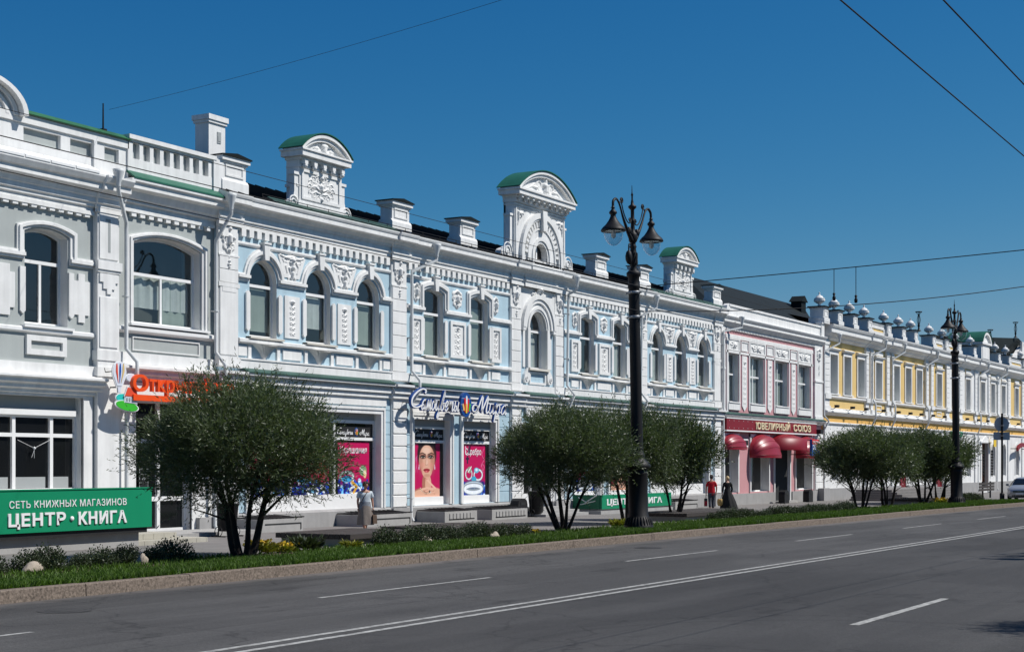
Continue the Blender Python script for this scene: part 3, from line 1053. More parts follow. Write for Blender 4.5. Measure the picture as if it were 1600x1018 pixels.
def wreath(w, h):
    s = []
    for i in range(7):
        a = -PI / 2 + PI * (i + .5) / 7
        s.append((spiral(w * .37 * math.cos(a), h * .46 + h * .32 * math.sin(a), w * .075, 1.4, a), .026, .012)); s.append((spiral(w * .25 * math.cos(a), h * .46 + h * .19 * math.sin(a), w * .05, 1.2, a + 2), .022, .012))
    s.append(([(w * .05, h * .40), (w * .2, h * .52), (w * .30, h * .48)], .05, .02))
    s.append(([(w * .05, h * .30), (w * .2, h * .34), (w * .28, h * .26)], .045, .02))
    st = sym(s)
    st += [([(0, h * .40), (0, h * .54)], .07, .09), ([(0, h * .82), (0, h * .96)], .10, .05), ([(-w * .16, h * .84), (-w * .07, h * .92), (0, h * .86), (w * .07, h * .92), (w * .16, h * .84)], .035, .035), ([(0, h * .12)], .09, .09)]
    return st
R_wreath = relief_mesh('wreath_relief', 1.9, 1.15, wreath(1.8, 1.1), 84, 56, .8)
def tymp(w, h):
    s = [(spiral(w * .14, h * .36, w * .085, 1.3, 0), .055, .03), ([(w * .20, h * .28), (w * .32, h * .30), (w * .45, h * .10)], .07, .025), ([(w * .1, h * .1), (w * .3, h * .12), (w * .44, h * .06)], .05, .02), ([(w * .26, h * .45), (w * .34, h * .34)], .05, .03)]
    st = sym(s)
    st += [([(0, h * .2), (0, h * .75)], .13, .10), ([(-.1, h * .5), (.1, h * .5)], .12, .12), ([(0, h * .95)], .09, .09), ([(-.14, h * .85), (.14, h * .85)], .05, .05)]
    return st
R_tymp_s = relief_mesh('tympanum_relief', 2.0, .60, tymp(1.9, .56), 60, 22, .7)
R_tymp_b = relief_mesh('tympanum_relief', 3.9, .95, tymp(3.7, .90), 80, 26, .85)
def rosette_strokes(w, h):
    st = [([(0, h / 2)], .10, .10)]
    for i in range(8):
        a = i * PI / 4
        st.append(([(w * .16 * math.cos(a), h / 2 + h * .2 * math.sin(a)), (w * .38 * math.cos(a), h / 2 + h * .38 * math.sin(a))], .06, .035))
    s = [(spiral(w * .36, h * .5, h * .2, 1.2, 0), .035, .02)]
    return st + sym(s)
R_floral = relief_mesh('floral_relief', 2.3, .62, rosette_strokes(2.0, .6) + sym([(spiral(.62, .3, .2, 1.3, PI), .05, .02), ([(.3, .25), (.5, .45), (.75, .5)], .05, .02), ([(.8, .3), (1.0, .42), (1.08, .2)], .05, .02)]), 66, 20, .8)
R_floral_n = relief_mesh('floral_relief', 1.4, .62, rosette_strokes(1.2, .6), 40, 20, .8)
def shell_mesh():
    w, h, nx, nz = 1.28, .55, 44, 18
    vs = []; fs = []
    for j in range(nz):
        t = j / (nz - 1)
        hw = 0.05 + 0.20 * t + 0.38 * t ** 2.5
        for i in range(nx):
            u = -1 + 2 * i / (nx - 1)
            d = (0.05 + 0.30 * t ** 1.3) * math.sqrt(max(0, 1 - abs(u) ** 2.2))
            rib = 0.075 * abs(math.sin(u * 4.5 * PI)) * t if abs(u) < .97 else 0
            vs.append((u * hw, -(d + rib), t * h - (0.05 * (1 - u * u) if t > .9 else 0)))
    for j in range(nz - 1):
        for i in range(nx - 1):
            q = j * nx + i
            fs.append((q, q + 1, q + nx + 1, q + nx))
    k = len(vs)
    vs.append((0, 0, h))
    top = (nz - 1) * nx
    fs += [(k, top + i + 1, top + i) for i in range(nx - 1)]
    me = bpy.data.meshes.new('shell_bracket')
    me.from_pydata(vs, [], fs)
    for p in me.polygons:
        p.use_smooth = True
    me.materials.append(M['relief'])
    return me
R_shell = shell_mesh()
_blk = {}
def block_mesh(w, h, d, m, chamfer=0.018):
    """one rusticated stone with chamfered edges"""
    key = (round(w, 2), round(h, 2), round(d, 3), m)
    if key not in _blk:
        c = chamfer
        v = [(0, 0, 0), (w, 0, 0), (w, 0, h), (0, 0, h), (c, -d, c), (w - c, -d, c), (w - c, -d, h - c), (c, -d, h - c)]
        me = bpy.data.meshes.new('stone_block')
        me.from_pydata(v, [], [(4, 5, 6, 7), (0, 1, 5, 4), (1, 2, 6, 5), (2, 3, 7, 6), (3, 0, 4, 7)])
        me.materials.append(M[m]); _blk[key] = me
    return _blk[key]
def box_mesh(name, w, d, h, m):
    mb = MB(); mb.box(0, w, -d, 0, 0, h)
    return mb.mesh(name, M[m])
# ------------------------------------------------------------------ the pale blue and white house
YF = 33.5
BC = 61.15
BL = Bld('blue_white_house', BC, YF, zg(BC), label='two-storey pale blue house with white stucco ornament and arched roof gables', cat='building')
def build_blue():
    B = BL
    X0, X1 = 39.2, 83.1
    arch = [BC + s * d for s in (-1, 1) for d in (19.53, 16.40, 13.28)]
    segw = [BC + s * d for s in (-1, 1) for d in (8.67, 5.08)]
    shops = [(BC + s * 16.39 - 3.91, BC + s * 16.39 + 3.91, .42, 4.0, 0) for s in (-1, 1)]
    shop2 = [(BC + s * d - 1.33, BC + s * d + 1.33, .45, 3.88, 0) for s in (-1, 1) for d in (8.82, 5.10)]
    door = (BC - 1.3, BC + 1.3, -.5, 3.7, 0)
    ops = [(c - .735, c + .735, 6.42, 8.33, .735) for c in arch] + [(c - .74, c + .74, 6.42, 8.98, .17) for c in segw] + [(BC - .785, BC + .785, 6.40, 8.2, .785)]
    ops += shops + shop2 + [door]
    w = B.fb(); w.wall(X0 + .05, X1 - .05, -.9, 10.75, ops, 0, .32, 0, 1)
    w.fb(X0 + .05, X0 + .25, -12, -.005, -.9, 10.8); w.fb(X1 - .25, X1 - .05, -12, -.005, -.9, 10.8)
    B.put('wall', w, [M['blue'], M['white']])
    rw = B.fb(); rw.fb(X0 + .3, X1 - .3, -1.35, -1.3, -.5, 10.6); rw.fb(X0 + .3, X1 - .3, -1.3, -.34, 5.0, 5.1); rw.fb(X0 + .3, X1 - .3, -1.3, -.34, 10.0, 10.1)
    B.put('room_wall', rw, M['room'])

    # windows of the upper floor
    bl = {0: (6.65, 8.1, 'blind'), 1: (6.98, 8.12, 'curtain'), 2: (6.62, 8.1, 'blind'), 3: (6.5, 7.1, 'blind'), 4: None, 5: (6.5, 8.12, 'curtain')}
    for i, c in enumerate(arch):
        f = window(B, c - .735, c + .735, 6.42, 8.33, .735, 8.18, v=-.20, blind=bl.get(i))
    for i, c in enumerate(segw):
        window(B, c - .74, c + .74, 6.42, 8.98, .17, 8.16, v=-.20, blind=((6.5, 8.1, 'blind'), (6.5, 8.7, 'blind'), (6.5, 8.1, 'curtain'), None)[i % 4])
    window(B, BC - .785, BC + .785, 6.40, 8.2, .785, 8.1, v=-.22, blind=(6.5, 8.05, 'curtain'))

    # roof: two slopes of dark seamed metal
    r = B.fb()
    ev, ez, rv, rz_ = .52, 11.01, -4.6, 12.85
    r.add([(X0 - .1, YF - ev, ez), (X1 + .1, YF - ev, ez), (X1 + .1, YF - rv, rz_), (X0 - .1, YF - rv, rz_)], [(0, 1, 2, 3)], 0)
    r.add([(X0 - .1, YF - rv, rz_), (X1 + .1, YF - rv, rz_), (X1 + .1, YF + 9.5, ez), (X0 - .1, YF + 9.5, ez)], [(0, 1, 2, 3)], 0)
    for xx in (X0 - .1, X1 + .1):
        r.add([(xx, YF - ev, ez), (xx, YF - rv, rz_), (xx, YF + 9.5, ez), (xx, YF + 9.5, 10.5), (xx, YF - ev, 10.9)], [(0, 1, 2, 3, 4)], 1)
    x = X0 + .2
    while x < X1:
        r.add([(x - .018, YF - ev, ez + .002), (x + .018, YF - ev, ez + .002), (x + .018, YF - rv, rz_ + .03), (x - .018, YF - rv, rz_ + .03), (x, YF - ev, ez + .06), (x, YF - rv, rz_ + .07)], [(0, 4, 5, 3), (4, 1, 2, 5), (0, 1, 4)], 0)
        x += .62
    roof = B.put('roof', r, [M['roofdark'], M['white']])
    g = B.fb()
    for a, b in ((X0 + 2.5, X0 + 10), (X1 - 10.2, X1 - .2)):
        g.cut(); g.prof(a, b, [(YF - .54, 11.03), (YF - .1, 11.28), (YF - .1, 11.18), (YF - .54, 11.0)])
    B.put('eave_flashing', g, M['ledgegreen'])
    # snow guard rail on the eave
    sg = B.fb()
    for zz in (11.16, 11.26):
        sg.ftube([(X0 + 2, .30, zz), (X1 - 2, .30, zz)], .014, 5)
    x = X0 + 2
    while x < X1 - 2:
        sg.ftube([(x, .34, 11.05), (x, .30, 11.28)], .014, 4); x += 1.25
    B.put('snow_guard', sg, M['iron'])

    # main cornice with dentils
    c = B.fb()
    prof = [(.13, 9.99), (.13, 10.19), (.18, 10.22), (.18, 10.30), (.12, 10.32), (.13, 10.44), (.17, 10.46), (.20, 10.56), (.26, 10.59), (.32, 10.68), (.50, 10.715), (.50, 10.875), (.53, 10.89), (.56, 10.96), (.56, 11.0)]
    pil_c = [BC + s * d for s in (-1, 1) for d in (21.45, 11.30, 2.06)]
    pil_h = {21.45: .5, 11.30: .52, 2.06: .46}
    c.mould(X0 - .05, X1 + .05, prof)
    for s in (-1, 1):
        for d in (21.45, 11.30, 2.06):
            h = pil_h[d] + .12
            c.mould(BC + s * d - h, BC + s * d + h, [(v + .085, z + (.003 if i % 2 else -.003)) for i, (v, z) in enumerate(prof)])
    c.mould(BC - 1.5, BC + 1.5, [(v + .14, z + .002) for v, z in prof[:-2]])
    cor = B.put('cornice', c, M['white'])
    dm = box_mesh('dentil', .235, .132, .25, 'white')
    for s, d0, d1 in ((-1, 20.9, 11.9), (-1, 10.75, 2.6), (1, 2.6, 10.75), (1, 11.9, 20.9)):
        a, b = sorted((BC + s * d0, BC + s * d1))
        n = int((b - a) / .40); p = (b - a) / n
        for i in range(n):
            B.at('dentil', dm, a + p * i + .08, 0, 9.745, cor)
    # lower cornice between the storeys, with its green metal cover
    lc = B.fb()
    lp = [(.04, 4.60), (.14, 4.63), (.14, 4.72), (.12, 4.74), (.12, 4.80), (.22, 4.81), (.22, 4.95), (.14, 4.97), (.14, 5.06), (.36, 5.08), (.36, 5.17)]
    lc.mould(X0 - .02, X1 + .02, lp)
    for p in pil_c:
        lc.mould(p - .62, p + .62, [(v + .10, z + (.003 if i % 2 else -.003)) for i, (v, z) in enumerate(lp)])
    B.put('storey_cornice', lc, M['white'])
    gc = B.fb()
    edges = [X0] + [e for d in sorted(pil_c) for e in (d - .66, d + .66)] + [X1]
    for a, b in zip(edges[2:-1:2], edges[3:-1:2]):
        gc.cut(); gc.prof(a, b, [(YF - .40, 5.155), (YF - .40, 5.20), (YF - .05, 5.36), (YF - .05, 5.30)])
    B.put('cornice_cover', gc, M['ledgegreen'])

    # white courses, sills, panels
    t = B.fb()
    for (a, b) in ((-20.95, -11.82), (-10.78, -2.52), (2.52, 10.78), (11.82, 20.95)):
        t.cut(); t.fb(BC + a, BC + b, -.02, .14, 5.30, 5.60); t.fb(BC + a, BC + b, -.02, .17, 5.60, 5.66)
        t.mould(BC + a, BC + b, [(.02, 6.14), (.12, 6.18), (.17, 6.20), (.17, 6.30), (.10, 6.33)])
    B.put('string_course', t, M['white'])
    for i, cx in enumerate(arch + segw):
        q = B.fb(); q.fb(cx - .92, cx + .92, -.25, .21, 6.335, 6.40); q.prof(cx - .92, cx + .92, [(YF - .215, 6.36), (YF - .215, 6.41), (YF + .2, 6.425), (YF + .2, 6.36)])
        B.put('window_sill', q, M['beigesill'])
    q = B.fb(); q.fb(BC - .95, BC + .95, -.25, .20, 6.30, 6.395)
    B.put('window_sill', q, M['beigesill'])
    # jamb slips with pointed ends
    qm = MB(); qm.poly([(0, .08), (.08, 0), (.13, 0), (.21, .08), (.21, 1.28), (.13, 1.36), (.08, 1.36), (0, 1.28)], -.075, 0)
    qme = qm.mesh('jamb_panel', M['white'])
    for cx in arch + segw:
        for s in (-1, 1):
            B.at('jamb_panel', qme, cx + s * .875 - .105, 0, 6.60)
    # arch hoods, keystones, imposts
    def hoods(cs, kind, a, b):
        q = B.fb()
        if kind == 'arch':
            for cx in cs:
                for r0, r1, v in ((.80, .90, .06), (.90, 1.02, .13), (1.02, 1.10, .07)):
                    q.fband(arcpts(cx, 8.36, r1, 20), arcpts(cx, 8.36, r0, 20), 0, v)
            ed = [a] + [e for cx in cs for e in (cx - .80, cx + .80)] + [b]
            for u, w_ in zip(ed[0::2], ed[1::2]):
                if w_ - u > .1:
                    q.fb(u + .005, w_ - .005, 0, .066, 8.27, 8.37)
                    q.fb(u, w_, 0, .135, 8.37, 8.47); q.fb(u, w_, 0, .075, 8.475, 8.53)
        else:
            for cx in cs:
                for off, wd, v in ((.05, .10, .06), (.15, .11, .13), (.26, .06, .07)):
                    A = segpts(cx - .74 - off - wd, cx + .74 + off + wd, 8.98 + off + wd, .20)
                    C = segpts(cx - .74 - off, cx + .74 + off, 8.98 + off, .18)
                    A = [(cx - .74 - off - wd, 8.37)] + A + [(cx + .74 + off + wd, 8.37)]
                    C = [(cx - .74 - off, 8.37)] + C + [(cx + .74 + off, 8.37)]
                    q.fband(A, C, 0, v)
            ed = [a] + [e for cx in cs for e in (cx - .79, cx + .79)] + [b]
            for u, w_ in zip(ed[0::2], ed[1::2]):
                if w_ - u > .1:
                    q.fb(u + .005, w_ - .005, 0, .066, 8.16, 8.23); q.fb(u, w_, 0, .135, 8.23, 8.34); q.fb(u, w_, 0, .075, 8.345, 8.40)
        # thin moulding under the dentils, interrupted by keystones
        ed = [a] + [e for cx in cs for e in (cx - .20, cx + .20)] + [b]
        for u, w_ in zip(ed[0::2], ed[1::2]):
            q.mould(u, w_, [(.01, 9.44), (.05, 9.46), (.07, 9.50), (.07, 9.56), (.03, 9.58)])
        B.put('window_hood', q, M['white'])
        for cx in cs:
            k = B.fb(); k.fp([(cx - .11, 9.06), (cx + .11, 9.06), (cx + .15, 9.60), (cx - .15, 9.60)], 0, .19); k.fb(cx - .19, cx + .19, 0, .22, 9.60, 9.67)
            B.put('keystone', k, M['white'])
    sa = sorted(arch); ss = sorted(segw)
    hoods(sa[:3], 'arch', BC - 20.95, BC - 11.82); hoods(sa[3:], 'arch', BC + 11.82, BC + 20.95)
    hoods(ss[:2], 'seg', BC - 10.78, BC - 2.52); hoods(ss[2:], 'seg', BC + 2.52, BC + 10.78)
    # spandrel masks, oval reliefs, relief panels between windows
    for g3 in (sa[:3], sa[3:]):
        for u, w_ in zip(g3, g3[1:]):
            cx = (u + w_) / 2
            sp = B.fb(); sp.fp([(cx - .78, 9.38), (cx + .78, 9.38), (cx + .42, 8.62), (cx - .42, 8.62)], 0, .03)
            B.put('spandrel_panel', sp, M['white'])
            B.at('mask_relief', R_mask, cx, .02, 8.54)
            pn = B.fb(); pn.fb(cx - .42, cx + .42, 0, .045, 6.50, 7.98)
            pp = B.put('relief_field', pn, M['white'])
            B.at('relief_panel', R_garland, cx, .04, 6.58, pp)
    for s in (-1, 1):
        for d, ww in ((6.875, 1.0), (9.98, .72), (3.72, .72)):
            cx = BC + s * d
            B.at('oval_relief', R_oval, cx, 0.0, 8.47, scale=(ww if ww < 1 else 1.15, 1, 1))
            pn = B.fb(); h = .60 * (1 if ww == 1 else .68)
            pn.frame(cx - h, cx + h, 6.47, 7.98, .14, 0, .085); pn.fb(cx - h + .14, cx + h - .14, 0, .03, 6.61, 7.84)
            pp = B.put('relief_field', pn, M['white'])
            B.at('relief_panel', R_scroll, cx, .025, 6.62, pp, scale=(.88 if ww == 1 else .55, 1, 1))
    # apron panels and shell brackets
    for cx in arch + segw:
        B.at('shell_bracket', R_shell, cx, 0.0, 5.62)
        q = B.fb()
        for s in (-1, 1):
            q.cut(); q.fb(*sorted((cx + s * .70, cx + s * .86)), 0, .06, 5.66, 6.14)
        B.put('apron_pier', q, M['white'])
    for s in (-1, 1):
        for d, hw in ((17.97, .52), (14.84, .52), (6.875, .74), (10.0, .36), (3.72, .36), (20.68, .22), (12.1, .22)):
            q = B.fb(); cx = BC + s * d
            q.fp([(cx - hw, 5.74), (cx + hw, 5.74), (cx + hw, 6.08), (cx - hw, 6.08)], 0, .055)
            B.put('apron_panel', q, M['white'])

    # pilasters of separate stones
    for s in (-1, 1):
        for d in (21.45, 11.30, 2.06):
            cx = BC + s * d; h = pil_h[d]
            q = B.fb()
            q.fb(cx - h, cx + h, -.02, .085, 5.30, 10.05); q.fb(cx - h, cx + h, -.02, .085, .38, 4.72)
            q.fb(cx - h - .06, cx + h + .06, -.02, .16, 5.34, 5.66)
            q.fb(cx - h - .03, cx + h + .03, 0, .14, 9.93, 10.22)
            q.fb(cx - h - .02, cx + h + .02, 0, .125, 8.98, 9.04)
            q.fb(cx - h + .12, cx + h - .12, .08, .155, 9.62, 9.93)
            pl = B.put('pilaster', q, M['white'])
            if d != 21.45:
                nb = 7; hh = (8.95 - 5.68) / nb
                for i in range(nb):
                    B.at('stone_block', block_mesh(2 * h - .03, hh - .012, .035, 'white'), cx - h + .015, .085, 5.68 + hh * i + .006, pl)
            else:
                q2 = B.fb(); q2.fb(cx - h + .05, cx + h - .05, .085, .12, 5.72, 7.95)
                q2.fb(cx - h - .03, cx + h + .03, 0, .135, 7.96, 8.10); q2.fb(cx - h + .16, cx + h - .16, .08, .13, 7.80, 7.96)
                B.put('pilaster_shaft', q2, M['white'], pl)
                for i in range(2):
                    B.at('stone_block', block_mesh(2 * h - .03, .43, .03, 'white'), cx - h + .015, .085, 8.11 + .44 * i, pl)
            B.at('cartouche', R_cart, cx, .085, 8.99, pl, scale=(1.0 if d != 2.06 else .85, 1, 1))
            B.at('pendant', R_pend, cx, .115, 8.58, pl)
            nb = 9; hh = (4.68 - .40) / nb
            for i in range(nb):
                B.at('stone_block', block_mesh(2 * h - .03, hh - .02, .06, 'rough', .03), cx - h + .015, .085, .40 + hh * i + .01, pl)
    # blue ground-floor ashlar beside the pilasters
    for s in (-1, 1):
        for a, b in ((20.32, 20.93), (11.84, 12.42), (10.20, 10.77), (2.55, 3.70)):
            nb = 9; hh = (4.62 - .44) / nb
            x0, x1 = sorted((BC + s * a, BC + s * b))
            for i in range(nb):
                B.at('ashlar_block', block_mesh(x1 - x0, hh - .012, .03, 'blue', .012), x0, 0, .44 + hh * i)

    # plinth
    q = B.fb()
    for a, b in ((X0 - .05, door[0] - .05), (door[1] + .05, X1 + .05)):
        q.cut(); q.fb(a, b, -.3, .16, -.9, .36); q.prof(a, b, [(YF - .16, .36), (YF, .43), (YF + .3, .43), (YF + .3, .35)])
    for d in pil_c:
        q.cut(); q.fb(d - .62, d + .62, .1, .26, -.9, .385)
    B.put('plinth', q, M['plinth'])
    for vx in (42.6, 47.9, 56.0, 66.5, 74.0):
        q = B.fb(); q.fb(vx - .09, vx + .09, .15, .165, -.05, .13)
        B.put('vent_hole', q, M['dark'])

    # shop fronts: architraves, frames, dark glass
    def architrave(xa, xb, za, zt, w_=.24, v=.10):
        q = B.fb()
        for off, ww, vv in ((0, w_ * .6, v * .6), (w_ * .6, w_ * .4, v)):
            q.fb(xa - off - ww, xa - off, 0, vv, za, zt + off); q.fb(xb + off, xb + off + ww, 0, vv, za, zt + off)
            q.fb(xa - off - ww, xb + off + ww, 0, vv + .002, zt + off, zt + off + ww)
        return q
    fr = []
    for xa, xb, za, zt, _ in shops:
        q = architrave(xa, xb, za, zt)
        q.fb(xa - .35, xb + .35, 0, .06, 4.30, 4.64); q.fb(xa - .38, xb + .38, 0, .10, 4.61, 4.66)
        B.put('shop_architrave', q, M['white'])
        q = B.fb(); v0, v1 = -.34, -.24
        pw = (xb - xa) / 3
        for i in range(4):
            mx = xa + pw * i
            q.fb(max(xa, mx - .06), min(xb, mx + .06), v0, v1, za, 3.70)
        q.fb(xa, xb, v0, v1 + .004, za, .98); q.fb(xa, xb, v0, v1 + .004, 2.98, 3.09); q.fb(xa, xb, v0, v1 + .004, 3.62, 3.74)
        f = B.put('shop_window', q, M['frame'])
        g_ = B.fb(); g_.fb(xa, xb, -.38, -.31, za, 3.7); B.put('pane', g_, M['shopglass'], f)
        q = B.fb(); q.fb(xa, xb, -.38, -.28, 3.74, 4.0); B.put('lintel_panel', q, M['ltgrey'], f)
        fr.append(f)
    for xa, xb, za, zt, _ in shop2:
        q = architrave(xa, xb, za, zt)
        B.put('shop_architrave', q, M['white'])
        q = B.fb(); v0, v1 = -.29, -.19
        q.frame(xa, xb, .72, 3.56, .05, v0, v1); q.fb(xa, xb, v0, v1 + .004, za, .73); q.fb(xa, xb, v0, v1 + .004, 2.94, 3.06)
        q.fb(xa, xb, v0, v1 + .004, 3.50, 3.60)
        f = B.put('shop_window', q, M['frame'])
        g_ = B.fb(); g_.fb(xa, xb, -.35, -.26, .5, 3.56); B.put('pane', g_, M['shopglass'], f)
        q = B.fb(); q.fb(xa, xb, -.35, -.23, 3.60, 3.88); B.put('lintel_panel', q, M['ltgrey'], f)
        fr.append(f)
    # panel strip over the paired shop windows
    for s in (-1, 1):
        a, b = sorted((BC + s * 10.45, BC + s * 3.5))
        q = B.fb(); q.fb(a, b, 0, .05, 4.14, 4.62)
        B.put('fascia_panel', q, M['white'])
    # entrance
    q = architrave(door[0], door[1], -.5, 3.7); B.put('door_surround', q, M['white'])
    q = B.fb(); q.frame(door[0], door[1], .15, 3.66, .09, -.40, -.30); q.fb(BC - .05, BC + .05, -.4, -.29, .15, 2.7); q.fb(door[0], door[1], -.4, -.29, 2.65, 2.76)
    q.fb(door[0] + .09, door[1] - .09, -.38, -.31, .15, .75)
    d = B.put('door', q, M['frame'])
    g_ = B.fb(); g_.fb(door[0], door[1], -.43, -.38, .1, 3.7); B.put('pane', g_, M['shopglass'], d)
    g_ = B.fb(); g_.ftube([(BC - .14, -.24, 1.1), (BC - .14, -.24, 1.7)], .02); g_.ftube([(BC + .14, -.24, 1.1), (BC + .14, -.24, 1.7)], .02); B.put('handle', g_, M['steel'], d)

    # centre bay: white field with concentric arches over the middle window
    q = B.fb()
    q.wall(BC - 1.60, BC + 1.60, 8.15, 10.22, [(BC - .82, BC + .82, 8.15, 8.2, .82)], .07, .07)
    for r0, r1, v in ((.79, .88, .10), (.88, 1.0, .14), (1.0, 1.16, .09), (1.16, 1.34, .16), (1.34, 1.56, .22)):
        q.fband(arcpts(BC, 8.2, r1, 24), arcpts(BC, 8.2, r0, 24), .06, v)
    for s in (-1, 1):
        for a, b, v in ((.80, 1.02, .14), (1.14, 1.34, .05)):
            q.fb(*sorted((BC + s * a, BC + s * b)), 0, v, 6.42, 8.2)
        q.fb(*sorted((BC + s * 1.30, BC + s * 1.56)), 0, .2, 8.05, 8.2)
        q.fp([(BC + s * .80, 6.42), (BC + s * 1.02, 6.42), (BC + s * 1.30, 6.10), (BC + s * 1.36, 5.9), (BC + s * 1.25, 5.72), (BC + s * 1.0, 5.72), (BC + s * .84, 5.9)], 0, .12)
        q.ftube([(BC + s * (1.14 + .13 * math.cos(a) * (1 - a / 14)), .13, 5.9 + .13 * math.sin(a) * (1 - a / 14)) for a in np.linspace(0, 11, 22)], .022, 5)
    q.fb(BC - 1.6, BC + 1.6, 0, .13, 5.30, 5.62)
    q.frame(BC - .78, BC + .78, 5.68, 6.26, .1, 0, .08)
    q.fb(BC - 1.1, BC + 1.1, .06, .17, 10.02, 10.2)
    q.fp([(BC - .13, 9.70), (BC + .13, 9.70), (BC + .17, 10.1), (BC - .17, 10.1)], 0, .2)
    B.put('centre_arch', q, M['white'])
    B.at('rosette', relief_mesh('rosette', .6, .5, rosette_strokes(.5, .48), 20, 18), BC, .19, 9.68)
    st = [([(x_, .10 + .10 * (1 - (x_ / .7) ** 2)) for x_ in np.linspace(-.6, .6, 9)], .05, .05)] + [([(x_, .11 + .13 * (1 - (x_ / .7) ** 2))], .075, .075) for x_ in np.linspace(-.55, .55, 7)]
    B.at('garland', relief_mesh('garland', 1.4, .4, st, 40, 14), BC, .07, 9.58)

    # piers on the parapet line
    for d in (-21.25, -11.3, -6.27, 6.27, 11.3, 21.25):
        cx = BC + d
        q = B.fb(); h = .60
        q.fb(cx - h, cx + h, -.38, .16, 10.9, 12.12); q.fb(cx - h - .07, cx + h + .07, -.45, .23, 10.92, 11.45); q.prof(cx - h - .07, cx + h + .07, [(YF - .23, 11.45), (YF - .16, 11.55), (YF + .38, 11.55), (YF + .45, 11.45)])
        q.fb(cx - h - .05, cx + h + .05, -.43, .21, 12.05, 12.12); q.fb(cx - h - .11, cx + h + .11, -.49, .27, 12.12, 12.26)
        q.frame(cx - h + .14, cx + h - .14, 11.62, 12.0, .06, .15, .19)
        p = B.put('roof_pier', q, M['white'])
        q = B.fb(); q.fb(cx - h - .16, cx + h + .16, -.54, .32, 12.26, 12.30); q.poly([(cx - h - .16, 12.30), (cx + h + .16, 12.30), (cx, 12.40)], YF - .32, YF + .54)
        B.put('pier_cap', q, M['roofdark'], p)

    # small gables over the middle of the three-window bays
    for s in (-1, 1):
        gable_small(B, BC + s * 16.40)
    gable_big(B, BC)

def volute(q, cx, s, zb, zt, w, v0, v1):
    """console: narrow at the top, curling out at the foot; s = side"""
    n = 12
    outer = [(cx + s * (.24 + .0 * t), zt - (zt - zb) * t * .45) for t in np.linspace(0, 1, 4)]
    sw = smooth_line([(cx + s * .24, zt - (zt - zb) * .45), (cx + s * .34, zb + (zt - zb) * .34), (cx + s * w, zb + (zt - zb) * .22), (cx + s * (w + .06), zb + .12), (cx + s * w * .8, zb)], 5)
    pts = outer[:-1] + [(p[0], p[1]) for p in sw] + [(cx, zb), (cx, zt)]
    if s > 0:
        pts = pts[::-1]
    q.fp(pts, v0, v1)
    r = w * .45
    q.ftube([(cx + s * (w * .52) + r * math.cos(a) * (1 - a / 15), v1 + .015, zb + r + r * math.sin(a) * (1 - a / 15)) for a in np.linspace(0, 13, 30)], .03, 5)
    q.fb(*sorted((cx - s * .0, cx + s * .3)), v0 - .02, v1 + .04, zt, zt + .1)

def pediment(q, cx, zc, hw, rise, v0, v1, vb, n=18):
    """segmental pediment: arched moulding over a flat field; barrel back to vb"""
    A = segpts(cx - hw, cx + hw, zc, rise, n)
    C = segpts(cx - hw + .12, cx + hw - .12, zc + .0, rise - .12, n)
    D = segpts(cx - hw + .26, cx + hw - .26, zc, rise - .25, n)
    q.fband(A, C, vb, v1); q.fband(C, D, vb, v1 - .07)
    q.fp([(x, z) for x, z in D], vb, v1 - .22)

def gable_small(B, cx):
    q = B.fb(); h = 1.26; vf, vb = .12, -.46
    q.fb(cx - h, cx + h, vb, vf, 10.95, 12.86)
    q.fb(cx - h - .12, cx + h + .12, vb, vf + .05, 10.95, 11.36); q.fb(cx - h - .06, cx + h + .06, vb, vf + .03, 11.36, 11.42)
    q.frame(cx - h + .10, cx + h - .10, 11.48, 12.55, .10, vf, vf + .045)
    q.fb(cx - h - .03, cx + h + .03, vb, vf + .05, 12.60, 12.66)
    q.fb(cx - h - .05, cx + h + .05, vb - .03, vf + .10, 12.86, 12.96)
    q.fb(cx - h - .20, cx + h + .20, vb - .1, vf + .30, 12.96, 13.16); q.fb(cx - h - .25, cx + h + .25, vb - .12, vf + .35, 13.16, 13.22)
    q.fb(cx - h - .12, cx - h + .02, vb + .02, vf - .02, 11.9, 12.0)
    pediment(q, cx, 13.22, h + .24, .66, 0, vf + .32, vb)
    for s in (-1, 1):
        volute(q, cx + s * h, s, 11.0, 12.30, .62, vf - .26, vf - .04)
    g = B.put('roof_gable', q, M['white'])
    r = B.fb(); A = segpts(cx - h - .27, cx + h + .27, 13.24, .67, 18); C = [(x, z + .035) for x, z in A]
    r.fband(C, A, vb - .15, vf + .36); B.put('gable_roof', r, M['roofgreen'], g)
    bm = B.fb()
    for i in range(5):
        x = cx - h + .16 + (2 * h - .32) * i / 4
        bm.cut(); bm.fb(x - .09, x + .09, vf, vf + .20, 12.70, 12.86); bm.lathe(x, B.Y - vf - .13, [(0, 12.55), (.08, 12.59), (.10, 12.65), (.07, 12.70)], 10)
    B.put('modillion', bm, M['white'], g)
    B.at('wreath_relief', R_wreath, cx, vf, 11.46, g)
    B.at('tympanum_relief', R_tymp_s, cx, vf + .09, 13.22, g)

